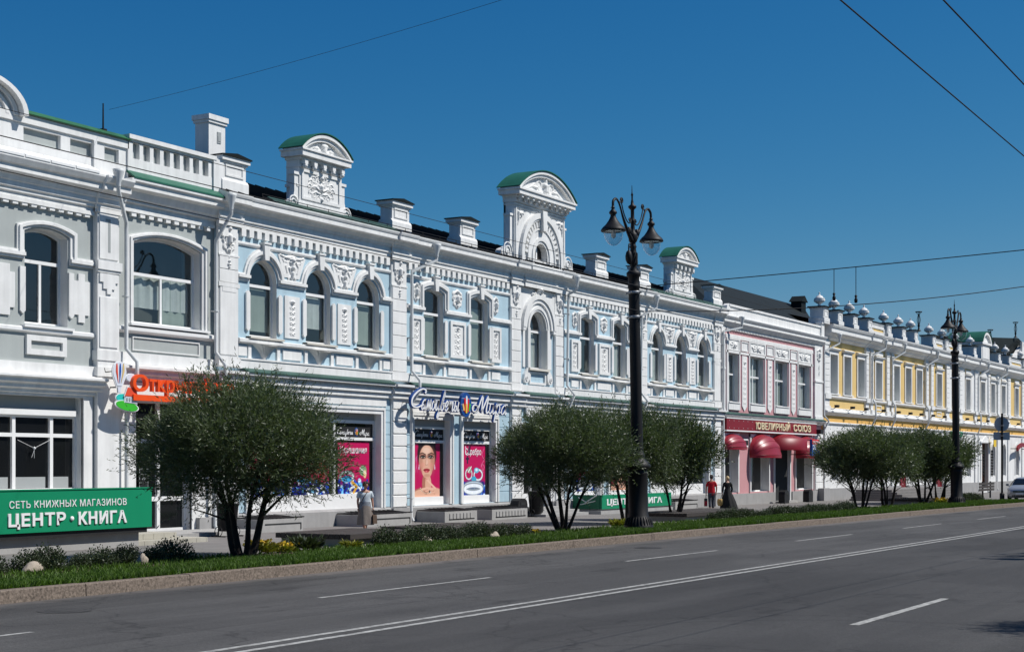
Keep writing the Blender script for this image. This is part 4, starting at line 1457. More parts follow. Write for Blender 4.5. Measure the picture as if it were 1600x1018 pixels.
def gable_big(B, cx):
    q = B.fb(); h = 2.36; vf, vb = .20, -.36
    q.wall(cx - h, cx + h, 10.95, 13.62, [(cx - .60, cx + .60, 11.3, 11.45, .60)], vf, .4)
    q.fb(cx - h, cx - h + .1, vb, vf - .005, 10.95, 13.62); q.fb(cx + h - .1, cx + h, vb, vf - .005, 10.95, 13.62); q.fb(cx - h, cx + h, vb, vb + .1, 10.95, 13.6)
    q.fb(cx - h - .04, cx + h + .04, vb, vf + .06, 13.50, 13.56)
    q.fb(cx - h - .05, cx + h + .05, vb - .02, vf + .10, 13.62, 13.80)
    q.fb(cx - h - .30, cx + h + .30, vb - .1, vf + .42, 13.92, 14.12); q.fb(cx - h - .36, cx + h + .36, vb - .12, vf + .48, 14.12, 14.20)
    q.fb(cx - h - .08, cx + h + .08, vb - .02, vf + .16, 13.80, 13.92)
    pediment(q, cx, 14.20, h + .34, 1.02, 0, vf + .44, vb, 24)
    for r0, r1, v in ((.60, .72, .05), (.72, .88, .10), (.88, 1.22, .05), (1.22, 1.30, .10), (1.62, 1.72, .10), (1.72, 1.96, .16)):
        q.fband(arcpts(cx, 11.45, r1, 28), arcpts(cx, 11.45, r0, 28), vf - .02, vf + v)
        for s in (-1, 1):
            q.fb(*sorted((cx + s * r0, cx + s * r1)), vf - .02, vf + v, 10.95, 11.45)
    q.fp([(cx - .15, 12.6), (cx + .15, 12.6), (cx + .21, 13.5), (cx - .21, 13.5)], vf, vf + .26)
    q.frame(cx - h + .06, cx + h - .06, 11.0, 13.46, .07, vf, vf + .04)
    for s in (-1, 1):
        volute(q, cx + s * h, s, 10.98, 13.0, .95, vf - .40, vf - .10)
    g = B.put('roof_gable', q, M['white'])
    r = B.fb(); A = segpts(cx - h - .38, cx + h + .38, 14.22, 1.03, 24); C = [(x, z + .04) for x, z in A]
    r.fband(C, A, vb - .15, vf + .49); B.put('gable_roof', r, M['roofgreen'], g)
    bm = B.fb()
    for i in range(10):
        x = cx - h + .1 + (2 * h - .2) * i / 9
        bm.cut(); bm.fb(x - .08, x + .08, vf + .1, vf + .36, 13.80, 13.92); bm.lathe(x, B.Y - vf - .2, [(0, 13.66), (.07, 13.70), (.09, 13.76), (.06, 13.82)], 8)
    B.put('modillion', bm, M['white'], g)
    dm = B.fb()
    for i in range(19):
        a = PI * (i + .5) / 19
        ca, sa = math.cos(a), math.sin(a)
        pts = [(cx + r_ * math.cos(a + da), 11.45 + r_ * math.sin(a + da)) for r_, da in ((1.34, -.045), (1.58, -.04), (1.58, .04), (1.34, .045))]
        dm.cut(); dm.fp(pts, vf, vf + .10)
    B.put('arch_dentil', dm, M['white'], g)
    wd = B.fb()
    A = [(cx - .6, 11.3)] + arcpts(cx, 11.45, .60, 14) + [(cx + .6, 11.3)]
    wd.fp(A, vf - .30, vf - .28, 1); wd.fb(cx - .05, cx + .05, vf - .28, vf - .20, 11.3, 12.05); wd.fb(cx - .6, cx + .6, vf - .28, vf - .21, 11.3, 11.37)
    for i in range(5):
        wd.fb(cx + .06, cx + .52, vf - .28, vf - .24, 11.42 + i * .1, 11.47 + i * .1, 2)
    B.put('gable_window', wd, [M['frame'], M['dark'], M['wood']], g)
    B.at('tympanum_relief', R_tymp_b, cx, vf + .2, 14.20, g)
    cs = relief_mesh('corner_relief', .7, .8, [(spiral(-.12, .5, .16, 1.2, 0), .05, .02), ([(-.22, .66), (-.22, .3), (-.26, .1)], .06, .02), ([(-.05, .64), (.15, .66), (.28, .62)], .05, .02)], 26, 28)
    B.at('corner_relief', cs, cx - h + .52, vf, 12.55, g)
    B.at('corner_relief', cs, cx + h - .52, vf, 12.55, g, scale=(-1, 1, 1))
build_blue()

def downpipe(B, name, top, knee, bottom, side_jog=None, r=.062, funnel=True, foot=True, m='pipe'):
    """rainwater pipe: funnel at the gutter, slanted neck, long drop, shoe at the foot; points (x, v, z)"""
    q = B.fb()
    pts = [(top[0], top[1], top[2] - .30), (top[0], top[1], top[2] - .55), (knee[0], knee[1], knee[2]), (knee[0], knee[1], knee[2] - .25)]
    if side_jog:
        for j in side_jog:
            pts.append(j)
    pts += [(pts[-1][0], pts[-1][1], bottom + .28), (pts[-1][0], pts[-1][1] + .10, bottom + .10)]
    q.ftube(pts, r, 9)
    p = B.put('downpipe', q, M[m])
    if funnel:
        f = B.fb(); f.lathe(top[0], B.Y - top[1], [(.07, top[2] - .42), (.075, top[2] - .30), (.17, top[2] + .02), (.18, top[2] + .10), (.16, top[2] + .10)], 12)
        B.put('funnel', f, M[m], p)
    c = B.fb()
    z = bottom + 1.0
    while z < knee[2] - .5:
        xx, vv = pts[-2][0], pts[-2][1]
        if side_jog and z > side_jog[0][2]:
            xx, vv = knee[0], knee[1]
        c.fb(xx - .075, xx + .075, -.0, vv + .075, z - .02, z + .02); z += 2.1
    B.put('pipe_clamp', c, M[m], p)
    return p
zb_ = zg(50)
downpipe(BL, 'downpipe', (51.75, .62, 10.75), (50.55, .22, 9.65), -.25, [(50.55, .22, 5.75), (50.55, .60, 5.35), (50.55, .60, 4.95), (50.45, .26, 4.45)])
downpipe(BL, 'downpipe', (63.75, .72, 10.75), (63.70, .30, 10.0), -.3, [(63.70, .24, 5.75), (63.70, .62, 5.3), (63.70, .26, 4.5)])
downpipe(BL, 'downpipe', (72.9, .66, 10.72), (72.0, .24, 9.7), -.35, [(71.9, .24, 5.75), (71.9, .60, 5.3), (71.9, .26, 4.5)])
downpipe(BL, 'downpipe', (84.9, .72, 10.62), (83.3, .20, 9.75), -.4, None)
# ------------------------------------------------------------------ grey bookstore house (left)
GX0 = 20.0
BG = Bld('grey_bookstore_house', 32.0, YF, zg(32), label='two-storey grey and white house at the left with the bookstore on its ground floor', cat='building')
def build_grey():
    B = BG
    v0 = -.15
    ops = [(31.12, 32.76, 6.1, 8.70, .17), (26.9, 28.54, 6.1, 8.70, .17), (23.2, 24.84, 6.1, 8.70, .17), (35.47, 38.55, 6.46, 8.95, .26),
           (30.0, 33.36, 1.3, 4.05, 0), (25.2, 28.6, 1.3, 4.05, 0), (35.55, 38.12, -.35, 4.15, 0)]
    w = B.fb(); w.wall(GX0, 39.24, -.9, 10.6, ops, v0, .34, 0, 1)
    B.put('wall', w, [M['grey'], M['white']])
    q = B.fb(); q.fb(GX0, 39.2, -1.55, -1.5, -.5, 10.6); q.fb(GX0, 39.2, -1.5, -.52, 5.0, 5.1); q.fb(GX0, 39.2, -1.5, -.52, 10.0, 10.1)
    B.put('room_wall', q, M['room'])
    for i, (xa, xb, za, zs, r) in enumerate(ops[:3]):
        c = (xa + xb) / 2
        window(B, xa, xb, za, zs, r, 7.92, [(c + .03, za, 7.92)], v=-.45, fw=.08)
    window(B, *ops[3], 8.02, [(37.0, 6.46, 8.02)], v=-.42, fw=.08, blind=(7.0, 8.0, 'curtain'), curtain=True)
    bl = B.fb(); bl.fb(37.08, 38.45, -.62, -.60, 6.5, 7.97); B.put('blind', bl, M['blind'])
    # ground floor white skin, band courses
    q = B.fb()
    q.wall(GX0, 33.72, -.3, 4.42, [(o[0], o[1], o[2], o[3], 0) for o in ops[4:6]], v0 + .05, .1)
    q.wall(34.72, 39.22, -.5, 5.14, [(35.55, 38.12, -.5, 4.15, 0)], v0 + .05, .1)
    q.fb(GX0, 33.74, v0, v0 + .10, 4.66, 5.0)
    q.mould(GX0, 33.98, [(v0 + .0, 4.10), (v0 + .12, 4.14), (v0 + .12, 4.22), (v0 + .24, 4.27), (v0 + .24, 4.36), (v0 + .36, 4.42), (v0 + .36, 4.52), (v0 + .46, 4.56), (v0 + .46, 4.62), (v0 + .1, 4.70)])
    q.mould(34.70, 39.2, [(v0 + .0, 4.70), (v0 + .14, 4.74), (v0 + .14, 4.82), (v0 + .26, 4.86), (v0 + .26, 4.96), (v0 + .40, 5.02), (v0 + .40, 5.10), (v0 + .1, 5.18)])
    q.fb(34.75, 39.18, v0, v0 + .12, 5.18, 5.52)
    B.put('ground_floor_facing', q, M['white'])
    q = B.fb()
    q.mould(GX0, 33.76, [(v0 + .02, 5.83), (v0 + .10, 5.88), (v0 + .10, 5.97), (v0 + .05, 6.0)])
    q.cut(); q.mould(34.72, 39.2, [(v0 + .02, 6.12), (v0 + .10, 6.16), (v0 + .16, 6.20), (v0 + .16, 6.30), (v0 + .05, 6.34)])
    for c in (31.94, 27.72, 24.02):
        q.cut(); q.fb(c - .95, c + .95, v0 - .3, v0 + .16, 5.985, 6.055)
    q.fb(35.2, 38.85, v0 - .3, v0 + .2, 6.36, 6.43)
    B.put('window_sill', q, M['frame'])
    # hood mouldings: up over each window, down and along the wall
    q = B.fb()
    cs = (24.02, 27.72, 31.94)
    for cx in cs:
        for off, wd, v in ((.06, .11, .06), (.17, .10, .12), (.27, .06, .07)):
            A = segpts(cx - .82 - off - wd, cx + .82 + off + wd, 8.70 + (off + wd) * .55, .21)
            C = segpts(cx - .82 - off, cx + .82 + off, 8.70 + off * .55, .19)
            A = [(A[0][0], 8.02)] + A + [(A[-1][0], 8.02)]; C = [(C[0][0], 8.02)] + C + [(C[-1][0], 8.02)]
            q.fband(A, C, v0, v0 + v)
    ed = [GX0] + [e for cx in cs for e in (cx - .87, cx + .87)] + [33.74]
    for u, w_ in zip(ed[0::2], ed[1::2]):
        q.fb(u + .004, w_ - .004, v0, v0 + .066, 7.92, 8.0); q.fb(u, w_, v0, v0 + .125, 8.0, 8.10); q.fb(u, w_, v0, v0 + .076, 8.105, 8.17)
    for off, wd, v in ((.04, .10, .07), (.14, .08, .13), (.22, .07, .09)):
        A = segpts(35.47 - off - wd, 38.55 + off + wd, 8.95 + (off + wd) * .6, .27); C = segpts(35.47 - off, 38.55 + off, 8.95 + off * .6, .265)
        A = [(A[0][0], 6.34)] + A + [(A[-1][0], 6.34)]; C = [(C[0][0], 6.34)] + C + [(C[-1][0], 6.34)]
        q.fband(A, C, v0, v0 + v)
    B.put('window_hood', q, M['white'])
    # stepped panels and jamb panels
    def stepped(cx, w, z0, z1):
        a, b = w / 2, w / 2 - .18
        return [(cx - b, z0), (cx + b, z0), (cx + b, z0 + .22), (cx + a, z0 + .22), (cx + a, z1 - .22), (cx + b, z1 - .22), (cx + b, z1), (cx - b, z1), (cx - b, z1 - .22), (cx - a, z1 - .22), (cx - a, z0 + .22), (cx - b, z0 + .22)]
    for cx in (33.28, 30.35, 29.3, 26.2, 25.5):
        q = B.fb(); q.fp(stepped(cx, .62 if cx > 33 else .75, 6.28, 7.72), v0, v0 + .05); B.put('stepped_panel', q, M['white'])
    for cx in cs:
        for s in (-1, 1):
            q = B.fb(); x = cx + s * .93
            q.fp([(x - .10, 6.45), (x, 6.36), (x + .10, 6.45), (x + .10, 7.7), (x - .10, 7.7)], v0, v0 + .06); B.put('jamb_panel', q, M['white'])
        q = B.fb(); q.frame(cx - .80, cx + .72, 5.22, 5.78, .16, v0, v0 + .08); B.put('apron_panel', q, M['white'])
    q = B.fb(); q.frame(35.42, 38.5, 5.60, 6.03, .035, v0, v0 + .04); B.put('apron_panel', q, M['white'])
    # pilaster between the two parts
    q = B.fb()
    px0, px1 = 33.78, 34.68
    q.fb(px0, px1, v0, .04, -.5, 10.0); q.fb(px0 - .04, px1 + .04, v0, .07, 5.2, 5.5); q.fb(px0 - .05, px1 + .05, v0, .09, 4.72, 5.0)
    q.fb(px0 - .05, px1 + .06, 0, .12, 7.92, 8.18); q.fb(px0 - .03, px1 + .03, 0, .08, 7.84, 7.92)
    q.fb(px0 + .06, px1 - .06, 0, .075, 8.25, 9.62)
    q.fp([(px0 + .06, 7.80), (px0 + .06, 7.55), (px0 + .2, 7.55), (px0 + .2, 7.35), (px0 + .35, 7.35), (px0 + .35, 7.2), (px1 - .35, 7.2), (px1 - .35, 7.35), (px1 - .2, 7.35), (px1 - .2, 7.55), (px1 - .06, 7.55), (px1 - .06, 7.80)], 0, .085)
    q.fb(px0 - .03, px1 + .03, 0, .10, 9.62, 10.2)
    q.fb(px0 + .08, px1 - .08, 0, .07, 5.6, 7.1)
    p = B.put('pilaster', q, M['white'])
    q = B.fb(); q.fb(px0 + .40, px0 + .50, .07, .08, 8.45, 9.45); q.fb(px0 + .30, px0 + .50, .07, .081, 9.38, 9.45); B.put('pilaster_groove', q, M['ltgrey'], p)
    # cornices, dentils
    q = B.fb()
    PA = [(v0 + .10, 9.62), (v0 + .10, 9.72), (v0 + .16, 9.76), (v0 + .16, 9.84), (v0 + .22, 9.88), (v0 + .22, 10.02), (v0 + .26, 10.05), (v0 + .30, 10.18), (v0 + .48, 10.26), (v0 + .48, 10.42), (v0 + .56, 10.46), (v0 + .64, 10.60), (v0 + .64, 10.66)]
    q.mould(GX0, 33.70, PA)
    q.mould(33.68, 34.80, [(v + .10, z) for v, z in PA])
    PB = [(v0 + .10, 9.95), (v0 + .10, 10.08), (v0 + .20, 10.12), (v0 + .20, 10.20), (v0 + .26, 10.24), (v0 + .34, 10.44), (v0 + .52, 10.50), (v0 + .52, 10.66), (v0 + .60, 10.70), (v0 + .60, 10.78)]
    q.mould(34.82, 39.2, PB)
    cor = B.put('cornice', q, M['white'])
    dA = box_mesh('dentil', .20, .11, .20, 'white')
    x = 23.0
    while x < 33.6:
        B.at('dentil', dA, x, v0, 9.42, cor); x += .345
    dB = box_mesh('dentil', .21, .11, .23, 'white')
    x = 35.3
    while x < 39.0:
        B.at('dentil', dB, x, v0, 9.72, cor); x += .385
    q = B.fb(); q.fb(GX0, 33.72, v0, v0 + .13, 9.50, 9.62); q.cut(); q.fb(34.85, 39.15, v0, v0 + .13, 9.84, 9.95); B.put('frieze', q, M['white'])
    # parapets
    q = B.fb()
    def panelled(x0, x1, z0, z1, zt, wins, v):
        q.wall(x0, x1, z0, zt, [(a, b, z0 + (z1 - z0) * 0 + .42, z1, 0) for a, b in wins], v, .14)
    wins = [(30.85, 32.25), (32.62, 33.55), (34.0, 34.6), (24.0, 25.4), (25.8, 27.2)]
    q.wall(GX0, 34.95, 10.66, 11.95, [(a, b, 11.20, 11.60, 0) for a, b in wins], v0 + .25, .14)
    q.fb(GX0, 34.95, v0 - .15, v0 + .11, 10.66, 11.94)
    q.fb(GX0, 34.97, v0 + .25, v0 + .31, 11.70, 11.94); q.fb(33.5, 33.62, v0 + .25, v0 + .33, 10.7, 11.7)
    q.fb(34.93, 34.98, v0 - .15, v0 + .31, 10.66, 11.94)
    par = B.put('parapet', q, M['white'])
    q = B.fb()
    for a, b in wins:
        q.cut(); q.fb(a - .02, b + .02, v0 + .115, v0 + .13, 11.18, 11.62)
    B.put('parapet_panel', q, M['grey'], par)
    q = B.fb(); q.prof(30.9, 35.02, [(YF - v0 - .38, 11.95), (YF - v0 - .40, 11.97), (YF - v0 - .1, 12.14), (YF - v0 + .2, 12.14), (YF - v0 + .2, 11.95)])
    B.put('coping', q, M['copegreen'], par)
    # balustrade of the right part
    q = B.fb()
    q.fb(34.98, 38.9, v0 - .05, v0 + .28, 10.78, 11.45); q.fb(34.98, 38.95, v0 - .05, v0 + .28, 11.95, 12.03); q.fb(34.95, 38.98, v0 - .1, v0 + .36, 12.03, 12.16)
    q.fb(34.98, 38.9, v0 - .05, v0 + .10, 11.45, 11.95)
    x = 35.02
    while x < 38.9:
        q.fb(x, x + .16, v0 + .1, v0 + .27, 11.45, 11.95); x += .455
    q.fb(38.85, 39.35, v0 - .1, v0 + .34, 10.78, 12.1)
    bal = B.put('balustrade', q, M['white'])
    q = B.fb()
    x = 35.18
    while x < 38.8:
        q.cut(); q.fb(x, x + .295, v0 + .1, v0 + .115, 11.46, 11.94); x += .455
    B.put('balustrade_panel', q, M['grey'], bal)
    q = B.fb(); q.prof(34.9, 39.1, [(YF - v0 - .62, 10.78), (YF - v0 - .62, 10.83), (YF - v0 - .28, 11.06), (YF - v0 - .28, 10.98)]); B.put('cornice_cover', q, M['roofgreen'])
    q = B.fb()
    x = GX0
    while x < 33.2:
        q.cut(); q.prof(x, x + .92, [(YF - v0 - .66, 10.66), (YF - v0 - .66, 10.73), (YF - v0 - .3, 10.92), (YF - v0 - .25, 10.70)]); x += .96
    B.put('gutter_cover', q, M['frame'])
    # arched gable at the picture's left edge
    q = B.fb(); cx, hw = 29.2, 1.46
    A = [(cx - hw, 10.7)] + arcpts(cx, 11.85, hw, 20, rz=.90) + [(cx + hw, 10.7)]
    q.fp(A, v0 - .3, v0 + .24)
    for r0, r1, v in ((.96, 1.08, .55), (.84, .94, .36), (.66, .74, .32)):
        q.fband(arcpts(cx, 11.85, hw * r1, 20, rz=.90 * r1), arcpts(cx, 11.85, hw * r0, 20, rz=.90 * r0), v0, v0 + v)
    B.put('arched_gable', q, M['white'])
    # roof and stacks
    q = B.fb(); q.add([(GX0, YF + .4, 10.9), (39.2, YF + .4, 10.9), (39.2, YF + 4.6, 12.6), (GX0, YF + 4.6, 12.6), (39.2, YF + 9, 10.6), (GX0, YF + 9, 10.6)], [(0, 1, 2, 3), (3, 2, 4, 5)])
    q.fb(GX0, 39.2, -9, -8.9, -.5, 10.7)
    B.put('roof', q, M['roofdark'])
    # shop window
    for xa, xb in ((30.0, 33.36), (25.2, 28.6)):
        q = B.fb(); a, b = -.50, -.40
        q.frame(xa, xb, 1.3, 3.52, .09, a, b); q.fb(xa, xb, a, b + .004, 2.87, 2.98); q.fb(xa - .02, xb - .1, a, b + .1, 3.50, 3.66)
        for mx in (xa + .95, xa + 2.37):
            q.fb(mx - .06, mx + .06, a, b + .006, 1.3, 3.5)
        f = B.put('shop_window', q, M['frame'])
        q = B.fb(); q.fb(xa, xb, a - .03, a + .02, 1.3, 3.9); B.put('pane', q, M['shopglass'], f)
        q = B.fb()
        for u, w_ in ((xa + .1, xa + .80), (xa + 1.02, xa + 2.2), (xa + 2.45, xa + 3.1)):
            q.cut(); q.fb(u, w_, a + .021, a + .03, 1.4, 1.72)
        B.put('display_board', q, M['ltgrey'], f)
        q = B.fb(); q.fb(xa, xb, a - .02, a + .05, 3.66, 4.05); B.put('lintel_panel', q, M['ltgrey'], f)
    q = B.fb(); x = 31.68
    q.ftube([(x - .62, -.36, 2.78), (x, -.36, 2.55), (x + .62, -.36, 2.80)], .006, 4); q.lathe(x, YF + .36, [(0, 2.50), (.05, 2.55), (0, 2.60)], 10)
    q.ftube([(x, -.36, 2.5), (x - .1, -.36, 2.28)], .006, 4); q.ftube([(x, -.36, 2.5), (x, -.36, 2.26)], .006, 4)
    B.put('hanging_ornament', q, M['letterwhite'])
    # glazed shop entrance
    q = B.fb(); xa, xb = 35.55, 38.12; a, b = -.46, -.36
    q.frame(xa, xb, -.05, 4.10, .10, a, b)
    for mx in (36.83,):
        q.fb(mx - .07, mx + .07, a, b + .004, -.05, 4.1)
    q.fb(xa, xb, a, b + .006, .92, 1.06); q.fb(xa, xb, a, b + .006, 2.75, 2.87)
    f = B.put('shop_entrance', q, M['frame'])
    q = B.fb(); q.fb(xa, xb, a - .03, a + .02, -.05, 4.1); B.put('pane', q, M['shopglass'], f)
    q = B.fb(); q.fb(35.95, 36.35, a + .105, a + .115, 1.35, 1.95); B.put('notice', q, M['ironmatt'], f)
    q = B.fb(); q.frame(35.95, 36.35, 1.35, 1.95, .02, a + .11, a + .12); q.fb(36.0, 36.3, a + .116, a + .122, 1.75, 1.78); q.fb(36.05, 36.25, a + .116, a + .122, 1.60, 1.67); q.fb(36.0, 36.3, a + .116, a + .122, 1.5, 1.52); B.put('notice_print', q, M['ltgrey'], f)
    q = B.fb(); q.ftube([(36.70, -.30, 1.1), (36.70, -.30, 1.5)], .02); B.put('handle', q, M['steel'], f)
    q = B.fb(); q.fb(GX0, 33.5, -.3, .06, -.9, .1); q.cut(); q.fb(38.3, 39.2, -.3, .06, -.9, .35); B.put('plinth', q, M['plinth'])
    downpipe(B, 'downpipe', (34.05, .62, 10.78), (34.92, .10, 9.45), -.1, [(34.92, .10, 5.6), (35.05, .42, 5.2), (35.05, .42, 4.75), (34.95, .08, 4.2)])
    downpipe(B, 'downpipe', (39.05, .75, 10.80), (38.98, .16, 9.4), -.2, [(38.98, .16, 5.75), (39.05, .52, 5.3), (39.05, .52, 4.9), (38.98, .12, 4.4)])
build_grey()
def stack(x, y, label):
    t = empty('chimney_stack', (x, y, 10.9), label=label, cat='chimney')
    mb = MB(); mb.box(-.44, .44, 0, .62, 0, 3.22); mb.box(-.49, .49, -.05, .67, 3.22, 3.32); mb.box(-.53, .53, -.09, .71, 3.32, 3.50)
    mb.build('shaft', M['white'], t)
    mb = MB(); mb.box(.0, .2, -.02, 0, 2.55, 2.95); mb.box(.03, .17, -.03, -.02, 2.62, 2.80)
    mb.build('vent_cover', M['ltgrey'], t)
stack(42.15, 36.0, 'tall plain white chimney shaft behind the left end of the blue house')
def mast(x, y, z0, h, label):
    t = empty('roof_mast', (x, y, z0), label=label, cat='antenna')
    mb = MB(); mb.tube([(0, 0, 0), (0, 0, h)], .03, 6, .02); mb.build('rod', M['iron'], t)
    mb = MB(); mb.box(-.08, .08, -.08, .08, 0, .08); mb.build('foot', M['iron'], t)
mast(34.15, YF + .1, 12.1, .85, 'short black rod standing on the green coping of the grey house')

# ------------------------------------------------------------------ pink jewellery house
BP = Bld('pink_house', 92.0, YF, zg(92), label='narrow pink two-storey house with white floral relief panels and a jeweller below', cat='building')
def build_pink():
    B = BP
    X0, X1 = 83.15, 101.6
    wn_ = [(84.5, 86.15), (88.05, 90.45), (92.45, 94.85), (96.85, 99.25)]
    low = [(83.75, 85.95, .4, 3.7, 0), (88.1, 91.2, .4, 3.7, 0), (92.3, 95.1, -.6, 3.5, 0), (96.3, 99.5, .4, 3.7, 0)]
    w = B.fb(); w.wall(X0, X1, -1, 10.5, [(a, b, 5.75, 8.6, 0) for a, b in wn_] + low, 0, .42, 0, 1)
    w.fb(X0, X0 + .2, -9, -.01, -.9, 10.6); w.fb(X1 - .2, X1, -9, -.01, -.9, 10.6)
    B.put('wall', w, [M['pink'], M['white']])
    q = B.fb(); q.fb(X0 + .3, X1 - .3, -1.6, -1.55, -.5, 10.5); q.fb(X0 + .3, X1 - .3, -1.55, -.5, 4.9, 5.0); q.fb(X0 + .3, X1 - .3, -1.5, -.5, 9.9, 10.0)
    B.put('room_wall', q, M['room'])
    for i, (a, b) in enumerate(wn_):
        window(B, a, b, 5.75, 8.6, 0, 7.4, [((a + b) / 2, 5.75, 8.6)], v=-.29, fw=.07, blind=(5.8, 8.5, 'blind') if i in (0, 2) else (5.8, 8.5, 'curtain'), curtain=i in (1, 3))
        q = B.fb(); q.fb(a - .05, b + .05, -.4, .14, 5.68, 5.75); q.cut(); q.fb(a - .1, b + .1, 0, .10, 5.28, 5.66)
        B.put('window_sill', q, M['white'])
    # big white frame
    q = B.fb(); v = .06
    q.fb(84.1, 99.75, 0, v, 9.48, 9.68); q.fb(84.1, 99.75, 0, v, 8.62, 8.76); q.fb(84.22, 84.42, 0, v, 5.1, 9.48); q.fb(99.35, 99.55, 0, v, 5.1, 9.48)
    bays = [(86.2, 87.95), (90.55, 92.35), (94.95, 96.75)]
    for a, b in bays:
        q.fb(a, a + .14, 0, v, 5.3, 9.48); q.fb(b - .14, b, 0, v, 5.3, 9.48)
    q.frame(84.05, 99.72, 5.05, 9.72, .07, 0, .03)
    B.put('window_frieze', q, M['white'])
    for a, b in bays:
        q = B.fb(); m_ = (a + b) / 2
        q.fp([(m_ - .40, 8.55), (m_ - .40, 5.55), (m_, 5.25), (m_ + .40, 5.55), (m_ + .40, 8.55)], 0, .05); p = B.put('relief_field', q, M['white'])
        B.at('relief_panel', R_tall, m_, .045, 5.62, p, scale=(1.05, 1, 1.03))
        q = B.fb(); q.frame(a + .3, b - .3, 8.82, 9.42, .07, 0, .07); q.fb(a + .37, b - .37, 0, .03, 8.89, 9.35); B.put('frieze_panel', q, M['white'])
    for i, (a, b) in enumerate(wn_):
        q = B.fb(); q.frame(a - .08, b + .08, 8.78, 9.46, .06, 0, .07); q.fb(a - .02, b + .02, 0, .03, 8.84, 9.40); p = B.put('frieze_panel', q, M['white'])
        B.at('floral_relief', R_floral if i else R_floral_n, (a + b) / 2, .028, 8.81, p)
    # end pilasters
    for a, b in ((99.95, 101.55), (83.2, 83.75)):
        q = B.fb(); q.fb(a, b, 0, .12, 5.05, 10.1); q.fb(a, b, 0, .12, .3, 4.3); q.fb(a - .05, b + .03, 0, .17, 5.0, 5.3); q.fb(a - .05, b + .03, 0, .17, 7.6, 7.72)
        p = B.put('pilaster', q, M['white'])
        hh = .5
        for i in range(8):
            if a > 90:
                B.at('stone_block', block_mesh(b - a - .06, hh - .02, .05, 'white', .025), a + .03, .12, .34 + hh * i, p)
    B.at('cartouche', R_cart, 100.75, .12, 8.9, scale=(1.3, 1, 1)); B.at('pendant', R_pend, 100.75, .12, 8.45); B.at('pendant', R_pend, 100.75, .12, 8.05)
    # cornice, dentils, curved parapet
    q = B.fb()
    q.mould(X0, X1, [(.06, 9.96), (.06, 10.10), (.12, 10.14), (.20, 10.22), (.28, 10.32), (.34, 10.36), (.34, 10.52), (.40, 10.56), (.46, 10.66), (.46, 10.70), (.30, 10.74)])
    cor = B.put('cornice', q, M['white'])
    dm = box_mesh('dentil', .14, .10, .16, 'white')
    x = X0 + .4
    while x < 100.0:
        B.at('dentil', dm, x, 0, 9.94, cor); x += .262
    q = B.fb()
    q.fb(X0 + .9, X1 - .5, .02, .26, 10.72, 11.28); q.fb(X0 + .8, X1 - .45, -.02, .33, 11.28, 11.40)
    q.fb(X1 - 1.0, X1 - .4, .0, .36, 10.72, 11.55); q.fb(X1 - 1.06, X1 - .34, -.05, .42, 11.55, 11.66)
    q.fp([(X0 + .05, 10.72), (X0 + .95, 10.72), (X0 + .95, 11.40), (X0 + .75, 11.42), (X0 + .5, 11.30), (X0 + .4, 11.05), (X0 + .15, 10.95)], .02, .30)
    B.put('parapet', q, M['white'])
    q = B.fb()
    q.add([(X0, YF + .1, 11.0), (X1, YF + .1, 11.0), (X1 + 11, YF + 5, 14.0), (X0 + 6.4, YF + 5, 14.0), (X0 - .3, YF + 7, 11), (X1 + 11, YF + 11, 11)], [(0, 1, 2, 3), (0, 3, 4), (3, 2, 5, 4)])
    rf = B.put('roof', q, M['roofdark'])
    q = B.fb(); q.fb(108.0, 109.0, -4.4, -3.6, 13.0, 13.95); q.poly([(107.8, 13.95), (109.2, 13.95), (108.5, 14.4)], YF + 3.5, YF + 4.5); B.put('roof_hatch', q, M['roofdark'], rf)
    # storey cornice
    q = B.fb(); q.mould(X0, X1, [(.05, 4.70), (.10, 4.74), (.16, 4.80), (.28, 4.86), (.36, 4.92), (.36, 5.0), (.06, 5.08)]); B.put('storey_cornice', q, M['white'])
    q = B.fb(); q.prof(X0, X1, [(YF - .40, 4.985), (YF - .40, 5.02), (YF - .08, 5.14), (YF - .08, 5.08)]); B.put('cornice_cover', q, M['ledgegreen'])
    # shop front
    q = B.fb()
    for a, b, z0, zt, _ in low:
        z0 = max(z0, -.4)
        q.fb(a - .16, a, 0, .09, z0, zt + .2); q.fb(b, b + .16, 0, .09, z0, zt + .2); q.fb(a - .16, b + .16, 0, .092, zt + .02, zt + .2)
    B.put('shop_architrave', q, M['white'])
    for i, (a, b, z0, zt, _) in enumerate(low):
        q = B.fb(); dv = .38 if i == 2 else 0; q.frame(a, b, max(z0, -.4), zt, .07, -.5 + dv, -.42 + dv); f = B.put('shop_window' if i != 2 else 'doorway', q, M['frame'])
        q = B.fb(); q.fb(a, b, -.55 + dv, -.47 + dv, max(z0, -.5), zt); B.put('pane', q, M['shopglass' if i != 2 else 'dark'], f)  # in the doorway a dark sheet: the deep vestibule's shade put into its colour
        if i != 2:
            q = B.fb(); q.fb(a + .3, a + 1.1, -.468, -.46, .8, 1.5); B.put('display_card', q, M['signblue' if i else 'signred'], f)
            q = B.fb(); q.fb(a + .9, a + 1.4, -.468, -.458, 1.5, 2.0); q.cut(); q.fb(a + .25, a + .6, -.468, -.457, 1.6, 2.2); B.put('display_card', q, M['ltgrey'], f)
    q = B.fb()
    for a, b in ((X0, 92.1), (95.3, X1)):
        q.cut(); q.fb(a, b, -.3, .18, -1.0, .32)
    q.fb(100.4, 101.6, .18, .6, -1, .45)
    B.put('plinth', q, M['plinth'])
    q = B.fb(); q.fb(92.1, 95.4, -.3, .5, -1, -.25); q.fb(91.7, 95.9, .5, .95, -1, -.38); B.put('doorstep', q, M['concrete'])
    q = B.fb(); q.fb(86.35, 87.7, .0, .03, 3.1, 3.6); B.put('address_plate', q, M['letterwhite'])
